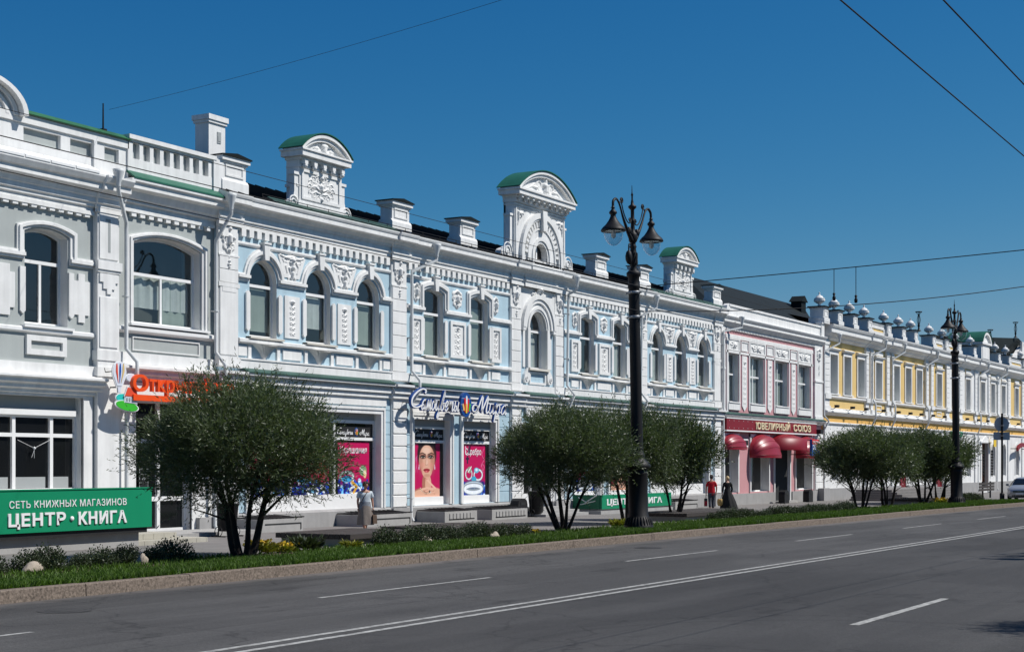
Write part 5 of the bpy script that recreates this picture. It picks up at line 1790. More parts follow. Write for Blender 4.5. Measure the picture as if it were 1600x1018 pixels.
    q = B.fb(); q.fb(86.7, 87.3, .03, .2, 3.2, 3.5); B.put('wall_lamp', q, M['ironmatt'])
    downpipe(B, 'downpipe', (103.3, .75, 10.95), (101.75, .16, 9.75), -.45, [(101.75, .16, 5.4), (101.75, .5, 5.0), (101.75, .16, 4.4)])
build_pink()

# ------------------------------------------------------------------ long yellow house with vases (turned a little towards the street)
YR = -math.atan(.018)
BY = Bld('yellow_house', 102.0, YF, zg(102), YR, label='long yellow and white house with stone vases along its roof parapet', cat='building')
BY.o = (0, 0, zg(102))
def build_yellow():
    B = BY
    L = 78
    ups = [1.35, 4.30, 7.40, 11.65, 16.2, 19.4, 22.5, 28.5, 33.6, 38.1, 43.5, 47.4, 51.7, 57.4, 62.0, 66.0]
    wd = 1.55
    lows = [(x + .05, x + 1.5, 1.0, 3.3, .72) for x in ups if not (43 < x < 44)] + [(43.9, 46.3, -.2, 4.0, 0)]
    w = B.fb(); w.wall(0, L, -1.2, 10.9, [(x, x + wd, 7.0, 9.68, 0) for x in ups] + lows, 0, .45, 0, 1)
    w.fb(0, .2, -11, -.01, -1, 11); w.fb(L - .2, L, -11, -.01, -1, 11); w.fb(0, L, -11.2, -11, -1, 11)
    B.put('wall', w, [M['yellow'], M['white']])
    q = B.fb(); q.fb(.3, L - .3, -1.6, -1.55, -.5, 10.5); q.fb(.3, L - .3, -1.55, -.5, 5.2, 5.3); q.fb(.3, L - .3, -1.55, -.5, 10.2, 10.3); B.put('room_wall', q, M['room'])
    for i, x in enumerate(ups):
        window(B, x, x + wd, 7.0, 9.68, 0, 8.75, v=-.42, fw=.08, blind=(7.1, 9.6, 'blind' if i % 3 else 'curtain'))
        q = B.fb(); q.fb(x - .19, x, 0, .07, 6.95, 9.9); q.fb(x + wd, x + wd + .19, 0, .07, 6.95, 9.9); q.fb(x - .19, x + wd + .19, 0, .075, 9.70, 9.92)
        q.mould(x - .34, x + wd + .34, [(.02, 9.92), (.12, 9.96), (.22, 10.04), (.24, 10.10), (.10, 10.16)]); q.fb(x - .32, x + wd + .32, -.3, .16, 6.90, 6.98)
        if i in (10,):
            q.fp([(x - .4, 10.16), (x + wd + .4, 10.16), (x + wd / 2, 10.75)], 0, .2)
        if i in (3, 7, 9, 11, 12, 13):
            q.fb(x - .1, x + wd + .1, 0, .1, 10.22, 10.5)
        B.put('window_surround', q, M['white'])
    for i, (a, b, z0, zs, r) in enumerate(lows[:-1]):
        f = window(B, a, b, z0, zs, r, 3.2, v=-.42, fw=.08, glass='shopglass')
        q = B.fb(); A = [(a - .22, z0)] + arcpts((a + b) / 2, zs, (b - a) / 2 + .22, 14) + [(b + .22, z0)]; C = [(a, z0)] + arcpts((a + b) / 2, zs, (b - a) / 2, 14, rz=r) + [(b, z0)]
        q.fband(A, C, .06, .13); B.put('arch_surround', q, M['white'])
    # white ground floor with ochre frieze band
    q = B.fb(); q.wall(0, L, -1.2, 4.80, lows, .06, .1)
    q.mould(0, L, [(.06, 5.44), (.10, 5.48), (.16, 5.54), (.28, 5.60), (.34, 5.66), (.34, 5.74), (.05, 5.80)]); q.mould(0, L, [(.05, 4.80), (.12, 4.84), (.18, 4.90), (.18, 4.97), (.04, 5.0)])
    q.mould(0, L, [(.02, 6.62), (.10, 6.66), (.18, 6.72), (.18, 6.82), (.03, 6.86)])
    q.fb(0, L, 0, .05, 5.80, 5.98)
    # the white rusticated part in the middle
    for a, b in ((31.2, 33.2), (35.4, 37.7), (40.0, 43.1), (45.4, 47.0), (49.3, 51.3), (53.6, 55.6)):
        q.fb(a, b, 0, .05, 6.86, 10.6)
    B.put('facing', q, M['white'])
    q = B.fb(); q.fb(0, L, 0, .045, 5.0, 5.45); B.put('frieze_band', q, M['ochre'])
    pil = [(-.06, 1.0), (9.05, 9.75), (10.1, 10.85), (14.1, 14.9), (15.4, 16.0), (24.75, 25.75), (26.4, 27.2), (31.2, 32.2), (35.6, 36.6), (41.0, 42.0), (46.0, 46.7), (49.6, 50.4), (54.0, 54.9), (60.2, 61.2), (65, 65.8)]
    for i, (a, b) in enumerate(pil):
        q = B.fb(); q.fb(a, b, 0, .12, 5.85, 10.65); q.fb(a - .05, b + .05, 0, .2, 5.78, 6.1); q.fb(a - .05, b + .05, 0, .24, 6.58, 6.90); q.fb(a, b, .06, .16, -.5, 4.7)
        q.fb(a - .05, b + .05, 0, .18, 10.3, 10.5)
        p = B.put('pilaster', q, M['white'])
        for k in range(8):
            B.at('stone_block', block_mesh(b - a - .04, .40, .035, 'white', .02), a + .02, .12, 6.94 + .415 * k, p)
    for x in (12.4, 29.3):
        q = B.fb(); q.frame(x - .7, x + .7, 6.12, 6.5, .08, 0, .04); B.put('apron_panel', q, M['white'])
    # main cornice
    q = B.fb(); PR = [(.05, 10.62), (.10, 10.70), (.22, 10.78), (.30, 10.90), (.50, 11.02), (.62, 11.12), (.62, 11.40), (.70, 11.45), (.76, 11.58), (.76, 11.64)]
    q.mould(0, L, PR)
    for a, b in ((8.9, 11.0), (13.95, 16.2), (24.6, 27.4), (35.4, 36.8), (40.8, 42.2)):
        q.mould(a, b, [(v + .1, z + (.003 if i % 2 else -.003)) for i, (v, z) in enumerate(PR)])
    B.put('cornice', q, M['white'])
    q = B.fb(); q.add([(0, -.76, 11.66), (L, -.76, 11.66), (L, 4.5, 13.0), (0, 4.5, 13.0), (L, 11, 11), (0, 11, 11)], [(0, 1, 2, 3), (3, 2, 4, 5)]); B.put('roof', q, M['roofdark'])
    # piers with vases
    vp = [(.0, .38), (.30, .40), (.34, .36), (.20, .44), (.12, .52), (.10, .60), (.24, .70), (.42, .84), (.46, .98), (.40, 1.08), (.44, 1.12), (.30, 1.20), (.26, 1.32), (.14, 1.40), (.06, 1.46), (.05, 1.60), (.08, 1.65), (0, 1.72)]
    vm = MB(); vm.lathe(0, 0, [(r, z - .38) for r, z in vp], 14)
    vme = vm.mesh('vase', M['white'])
    piers = [-.6, 2.4, 5.72, 9.1, 13.86, 17.7, 21.05, 26.35, 30.4, 34.6, 39.88, 49.28, 53.6, 60, 66]
    for x in piers:
        q = B.fb(); q.fb(x - .48, x + .48, -.55, .42, 11.6, 12.72); q.fb(x - .56, x + .56, -.62, .50, 11.62, 12.0); q.fb(x - .52, x + .52, -.6, .46, 12.62, 12.72); q.frame(x - .36, x + .36, 12.1, 12.55, .08, .42, .45)
        p = B.put('parapet_pier', q, M['white'])
        q = B.fb(); q.fb(x - .62, x + .62, -.70, .56, 12.72, 12.80); B.put('pier_cap', q, M['roofdark'], p)
        B.at('vase', vme, x, -.05, 12.80, p, scale=(.86, .86, .74))
    for a, b in ((9.65, 13.3), (26.9, 29.9), (30.9, 34.1), (54.1, 59.5)):
        q = B.fb(); q.fb(a, b, -.1, .18, 11.6, 12.5); q.fb(a, b, -.16, .24, 12.5, 12.62); q.frame(a + .1, b - .1, 11.75, 12.4, .22, .18, .24)
        p = B.put('parapet_wall', q, M['white'])
        q = B.fb(); q.fb(a, b, -.2, .3, 12.62, 12.68); B.put('wall_cap', q, M['roofdark'], p)
        q = B.fb(); q.fb(a + .32, b - .32, .18, .19, 11.97, 12.18); B.put('wall_panel', q, M['yellow'], p)
    # barrel-roofed dormer and the big attic
    q = B.fb(); a, b = 43.2, 46.8; q.fb(a + .25, b - .25, -2.6, .12, 11.6, 13.2); q.fb(a, b, -2.6, .3, 13.2, 13.4); A = segpts(a, b, 13.4, 1.0, 14); C = segpts(a + .3, b - .3, 13.4, .75, 14)
    q.fband(A, C, -2.5, .3); q.fp(C, -.1, .1); q.fb(a + .6, b - .6, .12, .16, 11.9, 13.0)
    d = B.put('roof_dormer', q, M['white'])
    q = B.fb(); A2 = [(x, z + .06) for x, z in segpts(a - .05, b + .05, 13.4, 1.03, 14)]; q.fband(A2, segpts(a - .05, b + .05, 13.4, 1.03, 14), -3.0, .36); B.put('dormer_roof', q, M['roofgreen'], d)
    q = B.fb(); q.fp([(53, 11.6), (66, 11.6), (66, 14.2), (61.5, 14.2), (59.8, 13.4), (58, 12.9), (55.5, 12.7), (53, 12.9)], -.6, -.2); q.fb(60.9, 61.6, -.2, 0, 11.6, 14.6)
    d = B.put('attic_wall', q, M['white'])
    q = B.fb(); q.add([(52, 1.0, 12.2), (66.5, .6, 14.3), (66.5, 8, 15.2), (52, 8, 15.0), (54, 1.2, 14.6), (60.5, .3, 14.95)], [(0, 1, 5, 4), (4, 5, 2, 3), (0, 4, 3)])
    q.add([(50.2, 0.4, 11.8), (53.6, 0.4, 11.8), (52.6, .9, 13.4), (51.2, .9, 13.4), (51.9, 2, 13.9)], [(0, 1, 2, 3), (3, 2, 4)])
    B.put('attic_roof', q, M['roofdark'], d)
    # iron ornaments on the roof
    fm = MB(); fm.lathe(0, 0, [(.22, 0), (.10, .12), (.06, .3), (.12, .45), (.05, .55)], 8)
    for k in range(4):
        a_ = k * PI / 2
        fm.tube([(.05 * math.cos(a_), .05 * math.sin(a_), .5), (.14 * math.cos(a_), .14 * math.sin(a_), .9), (.05 * math.cos(a_), .05 * math.sin(a_), 1.35), (.24 * math.cos(a_), .24 * math.sin(a_), 1.55)], .025, 5)
    fm.lathe(0, 0, [(.0, 1.53), (.28, 1.55), (.28, 1.60), (0, 1.62)], 10)
    fme = fm.mesh('iron_finial', M['iron'])
    for x, z in ((24.3, 13.0), (48.6, 13.35), (59.2, 14.9)):
        B.at('iron_finial', fme, x, -.3, z)
    # floodlights on the ledge
    fl = MB(); fl.tube([(0, 0, .05), (0, -.18, .0), (0, -.42, .16)], .025, 5); fl.poly([(-.16, .13), (.16, .13), (.20, .30), (-.2, .30)], -.60, -.36)
    flm = fl.mesh('floodlight', M['iron'])
    for x in (1.2, 4.6, 7.7, 11.9, 15.7, 18.9, 22.0, 25.5, 29.0, 33.0, 36.5, 40.5, 44, 48.2, 52, 56.5):
        B.at('floodlight', flm, x, .1, 5.85)
    # plinth and door
    q = B.fb()
    for a, b in ((0, 17.6), (19.6, 28), (30, 43.6), (46.6, L)):
        q.cut(); q.fb(a, b, -.3, .22, -1.3, .4)
    B.put('plinth', q, M['plinth'])
    q = B.fb(); q.fb(43.9, 46.3, -.42, -.34, -.2, 4.0); q.frame(44.1, 45.05, .3, 3.0, .15, -.34, -.28); q.frame(45.15, 46.1, .3, 3.0, .15, -.34, -.28); q.frame(43.9, 46.3, -.2, 4.0, .12, -.34, -.26)
    d = B.put('door', q, M['brown'])
    q = B.fb(); q.ftube([(45.0, -.2, 1.2), (45.0, -.2, 1.6)], .02); B.put('handle', q, M['steel'], d)
    for x in (17.7, 28.2):
        q = B.fb(); q.fb(x, x + 1.5, .06, .10, -.5, 2.4); q.frame(x, x + 1.5, -.5, 2.4, .1, .10, .14); B.put('red_door', q, M['red'])
    for s in (-1, 1):
        q = B.fb(); q.ftube([(45.1 + s * 1.65, .3, .9), (45.1 + s * 1.65, .3, 3.4)], .05)
        for k in range(9):
            q.lathe(45.1 + s * 1.65, -.3, [(.05, 1.0 + k * .27), (.13, 1.1 + k * .27), (.05, 1.2 + k * .27)], 8)
        B.put('door_ornament', q, M['iron'])
    q = B.fb(); q.fb(43.0, 47.2, .06, .2, 4.05, 4.2); q.fp([(43.6, 4.2), (46.6, 4.2), (45.1, 4.7)], .06, .16); B.put('door_hood', q, M['white'])
    for x, k in ((10.0, 10.95), (14.95, 11.0), (24.3, 11.0), (41.6, 11.0), (49, 11.0)):
        downpipe(B, 'downpipe', (x + 1.6, .82, k + .3), (x + .35, .2, 10.1), -.5, [(x + .35, .2, 6.9), (x + .35, .45, 6.5), (x + .35, .45, 5.5), (x + .35, .16, 4.9)], r=.07)
build_yellow()
# ------------------------------------------------------------------ lettering
def text_mesh(txt, ext=.02, bold=0.0, m=('letterwhite',), shear=0.0, spacing=1.0):
    cu = bpy.data.curves.new('lettering', 'FONT')
    cu.body = txt
    cu.extrude = ext / 2
    cu.offset = bold
    cu.shear = shear
    cu.space_character = spacing
    cu.resolution_u = 3
    o = bpy.data.objects.new('lettering', cu)
    COL.objects.link(o)
    dg = bpy.context.evaluated_depsgraph_get()
    me = bpy.data.meshes.new_from_object(o.evaluated_get(dg))
    bpy.data.objects.remove(o); bpy.data.curves.remove(cu)
    me.materials.clear()
    for k in m:
        me.materials.append(M[k])
    return me

def fit_text(txt, x0, x1, z0, cap, y, parent, org, ext=.02, bold=0.012, m='letterwhite', shear=0.0, name='lettering', side=None, spacing=1.0, slope=0.0):
    """flat lettering facing the street, from x0 to x1, baseline z0, capital height cap; front face at y - ext"""
    me = text_mesh(txt, 1.0, bold, (m,) if side is None else (m, side), shear, spacing)
    n = len(me.vertices)
    co = np.empty(n * 3, np.float32); me.vertices.foreach_get('co', co); co = co.reshape(-1, 3)
    ref = text_mesh('H', 1.0, bold); rc = np.empty(len(ref.vertices) * 3, np.float32); ref.vertices.foreach_get('co', rc); rc = rc.reshape(-1, 3)
    hcap = rc[:, 1].max() - bold * 0
    bpy.data.meshes.remove(ref)
    xmin, xmax = co[:, 0].min(), co[:, 0].max()
    X = x0 + (co[:, 0] - xmin) / (xmax - xmin) * (x1 - x0)
    Z = z0 + co[:, 1] / hcap * cap + (X - x0) * slope
    Y = y - ext * (co[:, 2] + .5)
    out = np.stack([X - org[0], Y - org[1], Z - org[2]], 1).astype(np.float32)
    me.vertices.foreach_set('co', out.ravel()); me.update()
    if side is not None:
        for p in me.polygons:
            p.material_index = 0 if abs(p.normal.y) > .9 else 1
    return link(name, me, parent)

# bookstore board on the terrace wall at the left
SY = 29.25
sgz = zg(28)
t = empty('bookstore_sign', (28.5, SY, sgz), label='long green board with white bookstore chain name at far left', cat='shop sign')
o3 = (28.5, SY, sgz)
mb = MB(o3); mb.box(22.5, 31.32, SY - .22, SY - .06, .40, 1.46); mb.box(22.48, 31.34, SY - .24, SY - .04, 1.44, 1.47, 0); mb.build('board', M['signgreen'], t)
mb = MB(o3); mb.box(22.6, 31.2, SY - .16, SY - .05, .26, .40); mb.build('board_bracket', M['ironmatt'], t)
fit_text('СЕТЬ КНИЖНЫХ МАГАЗИНОВ', 26.36, 30.35, 1.015, .165, SY - .22, t, o3, .015, .003, spacing=1.08)
fit_text('ЦЕНТР', 26.32, 28.18, .575, .295, SY - .22, t, o3, .03, .030, spacing=1.12)
fit_text('КНИГА', 28.62, 30.35, .56, .30, SY - .22, t, o3, .03, .030, spacing=1.12)
mb = MB(o3); mb.lathe(0, 0, [(0, 0), (.06, 0), (.06, .03), (0, .03)], 14)
me = mb.mesh('lettering_dot', M['letterwhite']); 
for v in me.vertices:
    c = v.co + Vector(o3)
    v.co = Vector((28.40 + c.x, SY - .22 - c.z, .71 + c.y)) - Vector(o3)
link('lettering_dot', me, t)

# entrance terrace of the bookstore: wall, steps and landing
t = empty('entrance_terrace', (30, 31, zg(30)), label='grey rendered terrace with tiled steps up to the bookstore door', cat='steps')
o3 = (30, 31, zg(30))
mb = MB(o3); mb.box(20, 31.05, SY, YF + .1, -.6, .34); mb.build('terrace_wall', M['concrete'], t)
mb = MB(o3); mb.box(31.05, 39.0, 31.6, YF + .1, -.6, -.02); mb.build('landing', M['concrete'], t)
for i, (xa, ya, zz, wd) in enumerate(((31.06, 29.9, .16, 2.2), (31.06, 29.45, -.005, 3.0))):
    mb = MB(o3); mb.box(xa, xa + wd, ya, 31.6, -.5, zz); s = mb.build('step', M['tile'], t)
    k = 0
    while k * .42 < wd - .05:
        mb = MB(o3); mb.box(xa + k * .42 + .006, xa + min(wd, k * .42 + .414), ya - .012, ya - .001, -.14 if i else .0, zz - .01); mb.build('tile', M['tile'], s); k += 1

# orange channel letters and the balloon emblem over the bookstore door
OY = YF + .15 - .62
t = empty('orange_letter_sign', (36, YF - .3, 4.2), label='orange channel letters with orange underline bar over the bookstore door', cat='shop sign')
o3 = (36, YF - .3, 4.2)
fit_text('О', 34.68, 35.36, 4.31, .47, OY, t, o3, .14, .022, 'orange', name='letter')
for ch, a, b in zip('ткрытый', (35.42, 35.78, 36.18, 36.60, 37.16, 37.5, 37.98), (35.73, 36.14, 36.54, 37.10, 37.47, 37.94, 38.3)):
    fit_text(ch, a, b, 4.33, .46, OY, t, o3, .12, .022, 'orange', name='letter')
fit_text('мир', 38.5, 39.4, 4.33, .48, OY, t, o3, .12, .022, 'orange', name='letter')
mb = MB(o3); mb.box(34.72, 39.4, OY - .12, OY, 4.02, 4.20); mb.build('underline_bar', M['orange'], t)
mb = MB(o3)
for x in (34.9, 36.2, 37.5, 38.9):
    mb.tube([(x, OY, 4.2), (x + .1, OY, 4.42)], .012, 4); mb.tube([(x, OY, 4.1), (x, YF + .1, 4.1)], .015, 4)
mb.tube([(34.7, OY + .02, 4.6), (39.3, OY + .02, 4.6)], .014, 4)
mb.build('mounting_rails', M['iron'], t)

EY = OY - .02
t = empty('balloon_emblem', (34.2, YF - .2, 4.1), label='emblem panel of a striped hot air balloon over a red-roofed house on a green field', cat='shop emblem')
o3 = (34.2, YF - .2, 4.1)
def plate(nm, pts, m, y, d=.03, outline=None):
    if outline:
        cx = sum(p[0] for p in pts) / len(pts); cz = sum(p[1] for p in pts) / len(pts)
        mb = MB(o3); mb.poly([(cx + (x - cx) * 1.12, cz + (z - cz) * 1.12) for x, z in pts], y, y + d); mb.build('rim', M[outline], t)
    mb = MB(o3); mb.poly(pts, y - .012, y + d * .5); mb.build(nm, M[m], t)
M['teal'] = mat('teal_print', srgb(40, 190, 180), .5, .03)
M['lime'] = mat('green_print', srgb(60, 180, 50), .5, .03)
M['tomato'] = mat('red_print', srgb(222, 80, 50), .5, .03)
M['lilac'] = mat('pale_grey_print', srgb(214, 218, 228), .5, .03)
bx, bz = 34.22, 4.85
env = [(bx + .27 * math.cos(a), bz + .30 * math.sin(a)) for a in np.linspace(-.35, PI + .35, 16)]
env = env + [(bx - .10, bz - .42), (bx + .10, bz - .42)]
plate('balloon_envelope', env, 'lilac', EY, outline='letterwhite')
for k, (c, off) in enumerate((('tomato', -.17), ('signblue', -.03), ('yellow', .11))):
    st = [(bx + off + .05 + .035 * math.cos(a), bz + .02 + .24 * math.sin(a)) for a in np.linspace(0, PI, 8)] + [(bx + off * .4 + .01, bz - .34)]
    plate('balloon_stripe', st, c, EY - .014)
plate('balloon_basket', [(bx - .07, bz - .44), (bx + .07, bz - .44), (bx + .06, bz - .62), (bx - .06, bz - .62)], 'lilac', EY, outline='letterwhite')
plate('hill', [(34.35 + .26 * math.cos(a), 4.08 + .12 * math.sin(a)) for a in np.linspace(0, 2 * PI, 18)[:-1]], 'teal', EY + .005, outline='letterwhite')
plate('field', [(34.52 + .46 * math.cos(a), 3.84 + .14 * math.sin(a) - .06 * math.cos(a)) for a in np.linspace(0, 2 * PI, 22)[:-1]], 'lime', EY - .02, outline='letterwhite')
plate('house_wall', [(34.42, 3.95), (34.92, 3.92), (34.90, 4.15), (34.44, 4.16)], 'lilac', EY - .035, outline='letterwhite')
plate('house_roof', [(34.40, 4.14), (34.94, 4.13), (34.85, 4.38), (34.52, 4.40)], 'tomato', EY - .05, outline='letterwhite')
for k in range(4):
    plate('house_window', [(34.47 + .11 * k, 3.99), (34.53 + .11 * k, 3.99), (34.53 + .11 * k, 4.09), (34.47 + .11 * k, 4.09)], 'ltgrey', EY - .052)
plate('cloud', [(34.72 + .2 * math.cos(a), 4.70 + .12 * math.sin(a)) for a in np.linspace(0, 2 * PI, 14)[:-1]], 'lilac', EY + .01, outline='letterwhite')
mb = MB(o3); mb.tube([(34.3, EY + .03, 4.9), (33.7, EY + .06, 4.82), (33.66, EY + .05, 4.94)], .015, 4); mb.tube([(34.3, EY + .03, 4.4), (34.3, YF + .1, 4.4)], .02, 4); mb.build('bracket', M['iron'], t)

# ------------------------------------------------------------------ blue and white script sign
GLY = {
 'С': (1.05, [[(.95, 1.55), (.98, 1.85), (.72, 1.98), (.35, 1.6), (.08, .9), (.15, .2), (.5, 0), (.95, .35)]]),
 'а': (.86, [[(.70, .85), (.45, 1.0), (.12, .6), (.14, .12), (.36, .05), (.64, .5), (.74, 1.0), (.66, .3), (.74, .02), (.92, .25)]]),
 'м': (1.02, [[(-.02, .05), (.12, .1), (.36, 1.0), (.42, .1), (.5, .15), (.82, 1.0), (.80, .25), (.88, .02), (1.04, .25)]]),
 'о': (.80, [[(.48, 1.0), (.16, .7), (.14, .2), (.36, .02), (.62, .3), (.62, .8), (.42, 1.0), (.6, .78), (.86, .85)]]),
 'ц': (.98, [[(.10, 1.0), (.08, .25), (.24, .02), (.52, .4), (.6, 1.0), (.58, .2), (.72, 0), (.82, .02), (.80, -.5), (.62, -.75), (.55, -.45), (.98, .25)]]),
 'в': (.80, [[(.0, .2), (.3, 1.3), (.48, 1.95), (.52, 1.6), (.25, .8), (.14, .2), (.36, .02), (.62, .3), (.54, .75), (.32, .75)], [(.54, .72), (.82, .8)]]),
 'е': (.76, [[(.05, .25), (.5, .55), (.55, .85), (.36, 1.0), (.12, .6), (.16, .15), (.4, .02), (.80, .35)]]),
 'т': (1.16, [[(.0, .85), (.1, 1.0), (.1, .0), (.14, .6), (.36, 1.0), (.44, .8), (.44, .0), (.48, .6), (.70, 1.0), (.80, .8), (.80, .2), (.92, .02), (1.18, .3)]]),
 'ы': (1.08, [[(.10, 1.0), (.08, .25), (.26, .02), (.46, .2), (.42, .55), (.14, .5)], [(.78, 1.0), (.74, .25), (.84, .02), (1.05, .25)]]),
 'М': (2.0, [[(.55, .75), (.25, .9), (.05, .55), (.2, .15), (.5, .2), (.62, .6), (.45, .85)], [(.35, .02), (.62, .3), (1.0, 1.98), (1.08, .5), (1.12, .25), (1.62, 1.98), (1.58, .5), (1.68, .02), (1.95, .3)]]),
 'и': (.92, [[(.08, 1.0), (.06, .25), (.22, .02), (.50, .4), (.60, 1.0), (.58, .25), (.70, .02), (.94, .25)]]),
 'р': (.86, [[(.02, .8), (.14, 1.0), (.02, -.85)], [(.08, .4), (.34, 1.0), (.62, .75), (.56, .2), (.32, .02), (.2, .25)], [(.5, .08), (.86, .25)]]),
}
def script(word, x0, x1, z0, xh, y, depth, parent, org, w, slant=.26, m=('letterwhite', 'scriptblue'), rim=0.0):
    adv = sum(GLY[c][0] for c in word)
    k = (x1 - x0 - slant * xh) / adv
    x = x0
    for c in word:
        mb = MB(org)
        for st in GLY[c][1]:
            ln = smooth_line([Vector((p[0] * k, p[1] * xh)) for p in st], 4)
            P = [Vector((x + p.x + p.y * slant, z0 + p.y)) for p in ln]
            A = []; C = []
            for i in range(len(P)):
                t_ = (P[min(i + 1, len(P) - 1)] - P[max(i - 1, 0)])
                t_ = t_.normalized() if t_.length > 1e-6 else Vector((1, 0))
                nrm = Vector((-t_.y, t_.x))
                ww = w * (.62 + .55 * abs(t_.y)) / 2
                A.append(tuple(P[i] + nrm * ww)); C.append(tuple(P[i] - nrm * ww))
            mb.band(A, C, y - depth, y, 0, 1)
            if rim:
                A2 = [(c_[0] + (a_[0] - c_[0]) * (1 + rim / w), c_[1] + (a_[1] - c_[1]) * (1 + rim / w)) for a_, c_ in zip(A, C)]
                C2 = [(a_[0] + (c_[0] - a_[0]) * (1 + rim / w), a_[1] + (c_[1] - a_[1]) * (1 + rim / w)) for a_, c_ in zip(A, C)]
                mb.band(A2, C2, y - depth + .02, y + .04, 1, 1)
        mb.build('letter', [M[q] for q in m], parent)
        x += GLY[c][0] * k
def emblem(cx, cz, r, rz_, y, parent, org, d=.12):
    el = [(cx + r * math.cos(a), cz + rz_ * math.sin(a)) for a in np.linspace(0, 2 * PI, 25)[:-1]]
    mb = MB(org); mb.poly(el, y - d, y); mb.build('disc', M['scriptblue'], parent)
    mb = MB(org)
    for k in (-.5, 0, .5):
        w_ = r * math.sqrt(1 - k * k) * .95
        mb.box(cx - w_, cx + w_, y - d - .006, y - d - .001, cz + rz_ * k - .006, cz + rz_ * k + .006)
    mb.build('grid_lines', M['lilac'], parent)
    for k, (dx, h0, h1, c) in enumerate(((-.45, -.5, .1, 'yellow'), (-.22, -.6, .55, 'signred'), (.02, -.6, .75, 'letterwhite'), (.24, -.6, .5, 'signred'), (.45, -.5, .15, 'lime'), (-.05, -.7, .1, 'flower'))):
        b = r * .13
        mb = MB(org); mb.poly([(cx + r * dx - b, cz + rz_ * h0), (cx + r * dx + b, cz + rz_ * h0), (cx + r * dx * 1.3 + b, cz + rz_ * (h1 - .15)), (cx + r * dx * 1.3, cz + rz_ * h1), (cx + r * dx * 1.3 - b, cz + rz_ * (h1 - .15))], y - d - .02 - .003 * k, y - d)
        mb.build('crystal', M[c], parent)
SCY = YF - .62
t = empty('script_sign', (53.7, SCY, 4.2), label='white and blue cursive letter sign above the paired poster windows', cat='shop sign')
o3 = (53.7, SCY, 4.2)
script('С', 49.72, 50.85, 4.30, .37, SCY, .07, t, o3, .085, rim=.034)
script('амоцветы', 50.50, 53.45, 4.22, .40, SCY, .06, t, o3, .064, rim=.034)
script('М', 54.32, 55.90, 4.22, .36, SCY, .06, t, o3, .085, rim=.034)
script('ира', 55.72, 57.30, 4.20, .40, SCY, .06, t, o3, .064, rim=.034)
emblem(53.80, 4.52, .43, .50, SCY, t, o3)
mb = MB(o3); mb.tube([(49.7, SCY + .03, 4.5), (57.2, SCY + .03, 4.46)], .02, 5)
for x in (50, 51.8, 53.8, 55.6, 57):
    mb.tube([(x, SCY + .03, 4.5), (x, YF - .05, 4.5)], .018, 4)
mb.build('mounting_rails', M['steel'], t)

# ------------------------------------------------------------------ window posters, printed on film: a fine coloured grid
def s2l(c):
    c = np.asarray(c, float) / 255
    return np.where(c <= .04045, c / 12.92, ((c + .055) / 1.055) ** 2.4)
class Print:
    def __init__(s, w, h, nx, nz, bg):
        s.w, s.h = w, h
        s.nx, s.nz = nx, nz
        u = (np.arange(nx) + .5) / nx * w; v = (np.arange(nz) + .5) / nz * h
        s.U, s.V = np.meshgrid(u, v)
        s.c = np.tile(np.array(bg, float), (nz, nx, 1))
    def mix(s, mask, col):
        mask = np.clip(mask, 0, 1)[..., None]
        s.c = s.c * (1 - mask) + np.array(col, float) * mask
    def ell(s, cx, cz, rx, rz, col, rot=0, soft=.15, lo=None, hi=None, alpha=1):
        x = s.U - cx; z = s.V - cz
        a, b = math.cos(rot), math.sin(rot)
        d = np.sqrt(((x * a + z * b) / rx) ** 2 + ((-x * b + z * a) / rz) ** 2)
        s.mix(np.clip((1 - d) / soft + .5, 0, 1) * alpha, col)
    def line(s, pts, r, col, alpha=1):
        D = np.full(s.U.shape, 9.0)
        for p, q in zip(pts, pts[1:]):
            dx, dz = q[0] - p[0], q[1] - p[1]
            l2 = dx * dx + dz * dz + 1e-12
            t_ = np.clip(((s.U - p[0]) * dx + (s.V - p[1]) * dz) / l2, 0, 1)
            D = np.minimum(D, np.hypot(s.U - p[0] - t_ * dx, s.V - p[1] - t_ * dz))
        s.mix(np.clip((r - D) / (.35 * r) + .5, 0, 1) * alpha, col)
    def noise(s, box, n, cols, rr, seed):
        r = random.Random(seed)
        for i in range(n):
            x = r.uniform(box[0], box[1]); z = r.uniform(box[2], box[3])
            s.ell(x, z, r.uniform(*rr), r.uniform(*rr), r.choice(cols), r.uniform(0, 3), .4)
    def make(s, name, x0, y, z0, parent):
        nx, nz = s.nx, s.nz
        X = np.linspace(x0, x0 + s.w, nx + 1); Z = np.linspace(z0, z0 + s.h, nz + 1)
        XX, ZZ = np.meshgrid(X, Z)
        vs = np.stack([XX, np.full_like(XX, y), ZZ], -1).reshape(-1, 3)
        fs = [(j * (nx + 1) + i, j * (nx + 1) + i + 1, (j + 1) * (nx + 1) + i + 1, (j + 1) * (nx + 1) + i) for j in range(nz) for i in range(nx)]
        me = bpy.data.meshes.new(name)
        me.from_pydata([tuple(v) for v in vs], [], fs)
        a = me.color_attributes.new('print', 'FLOAT_COLOR', 'CORNER')
        lin = s2l(s.c).reshape(-1, 3)
        buf = np.ones((len(fs) * 4, 4), np.float32)
        buf[:, :3] = np.repeat(lin, 4, 0)
        a.data.foreach_set('color', buf.ravel())
        me.materials.append(M['print'])
        return link(name, me, parent)
MAG = (190, 18, 86)
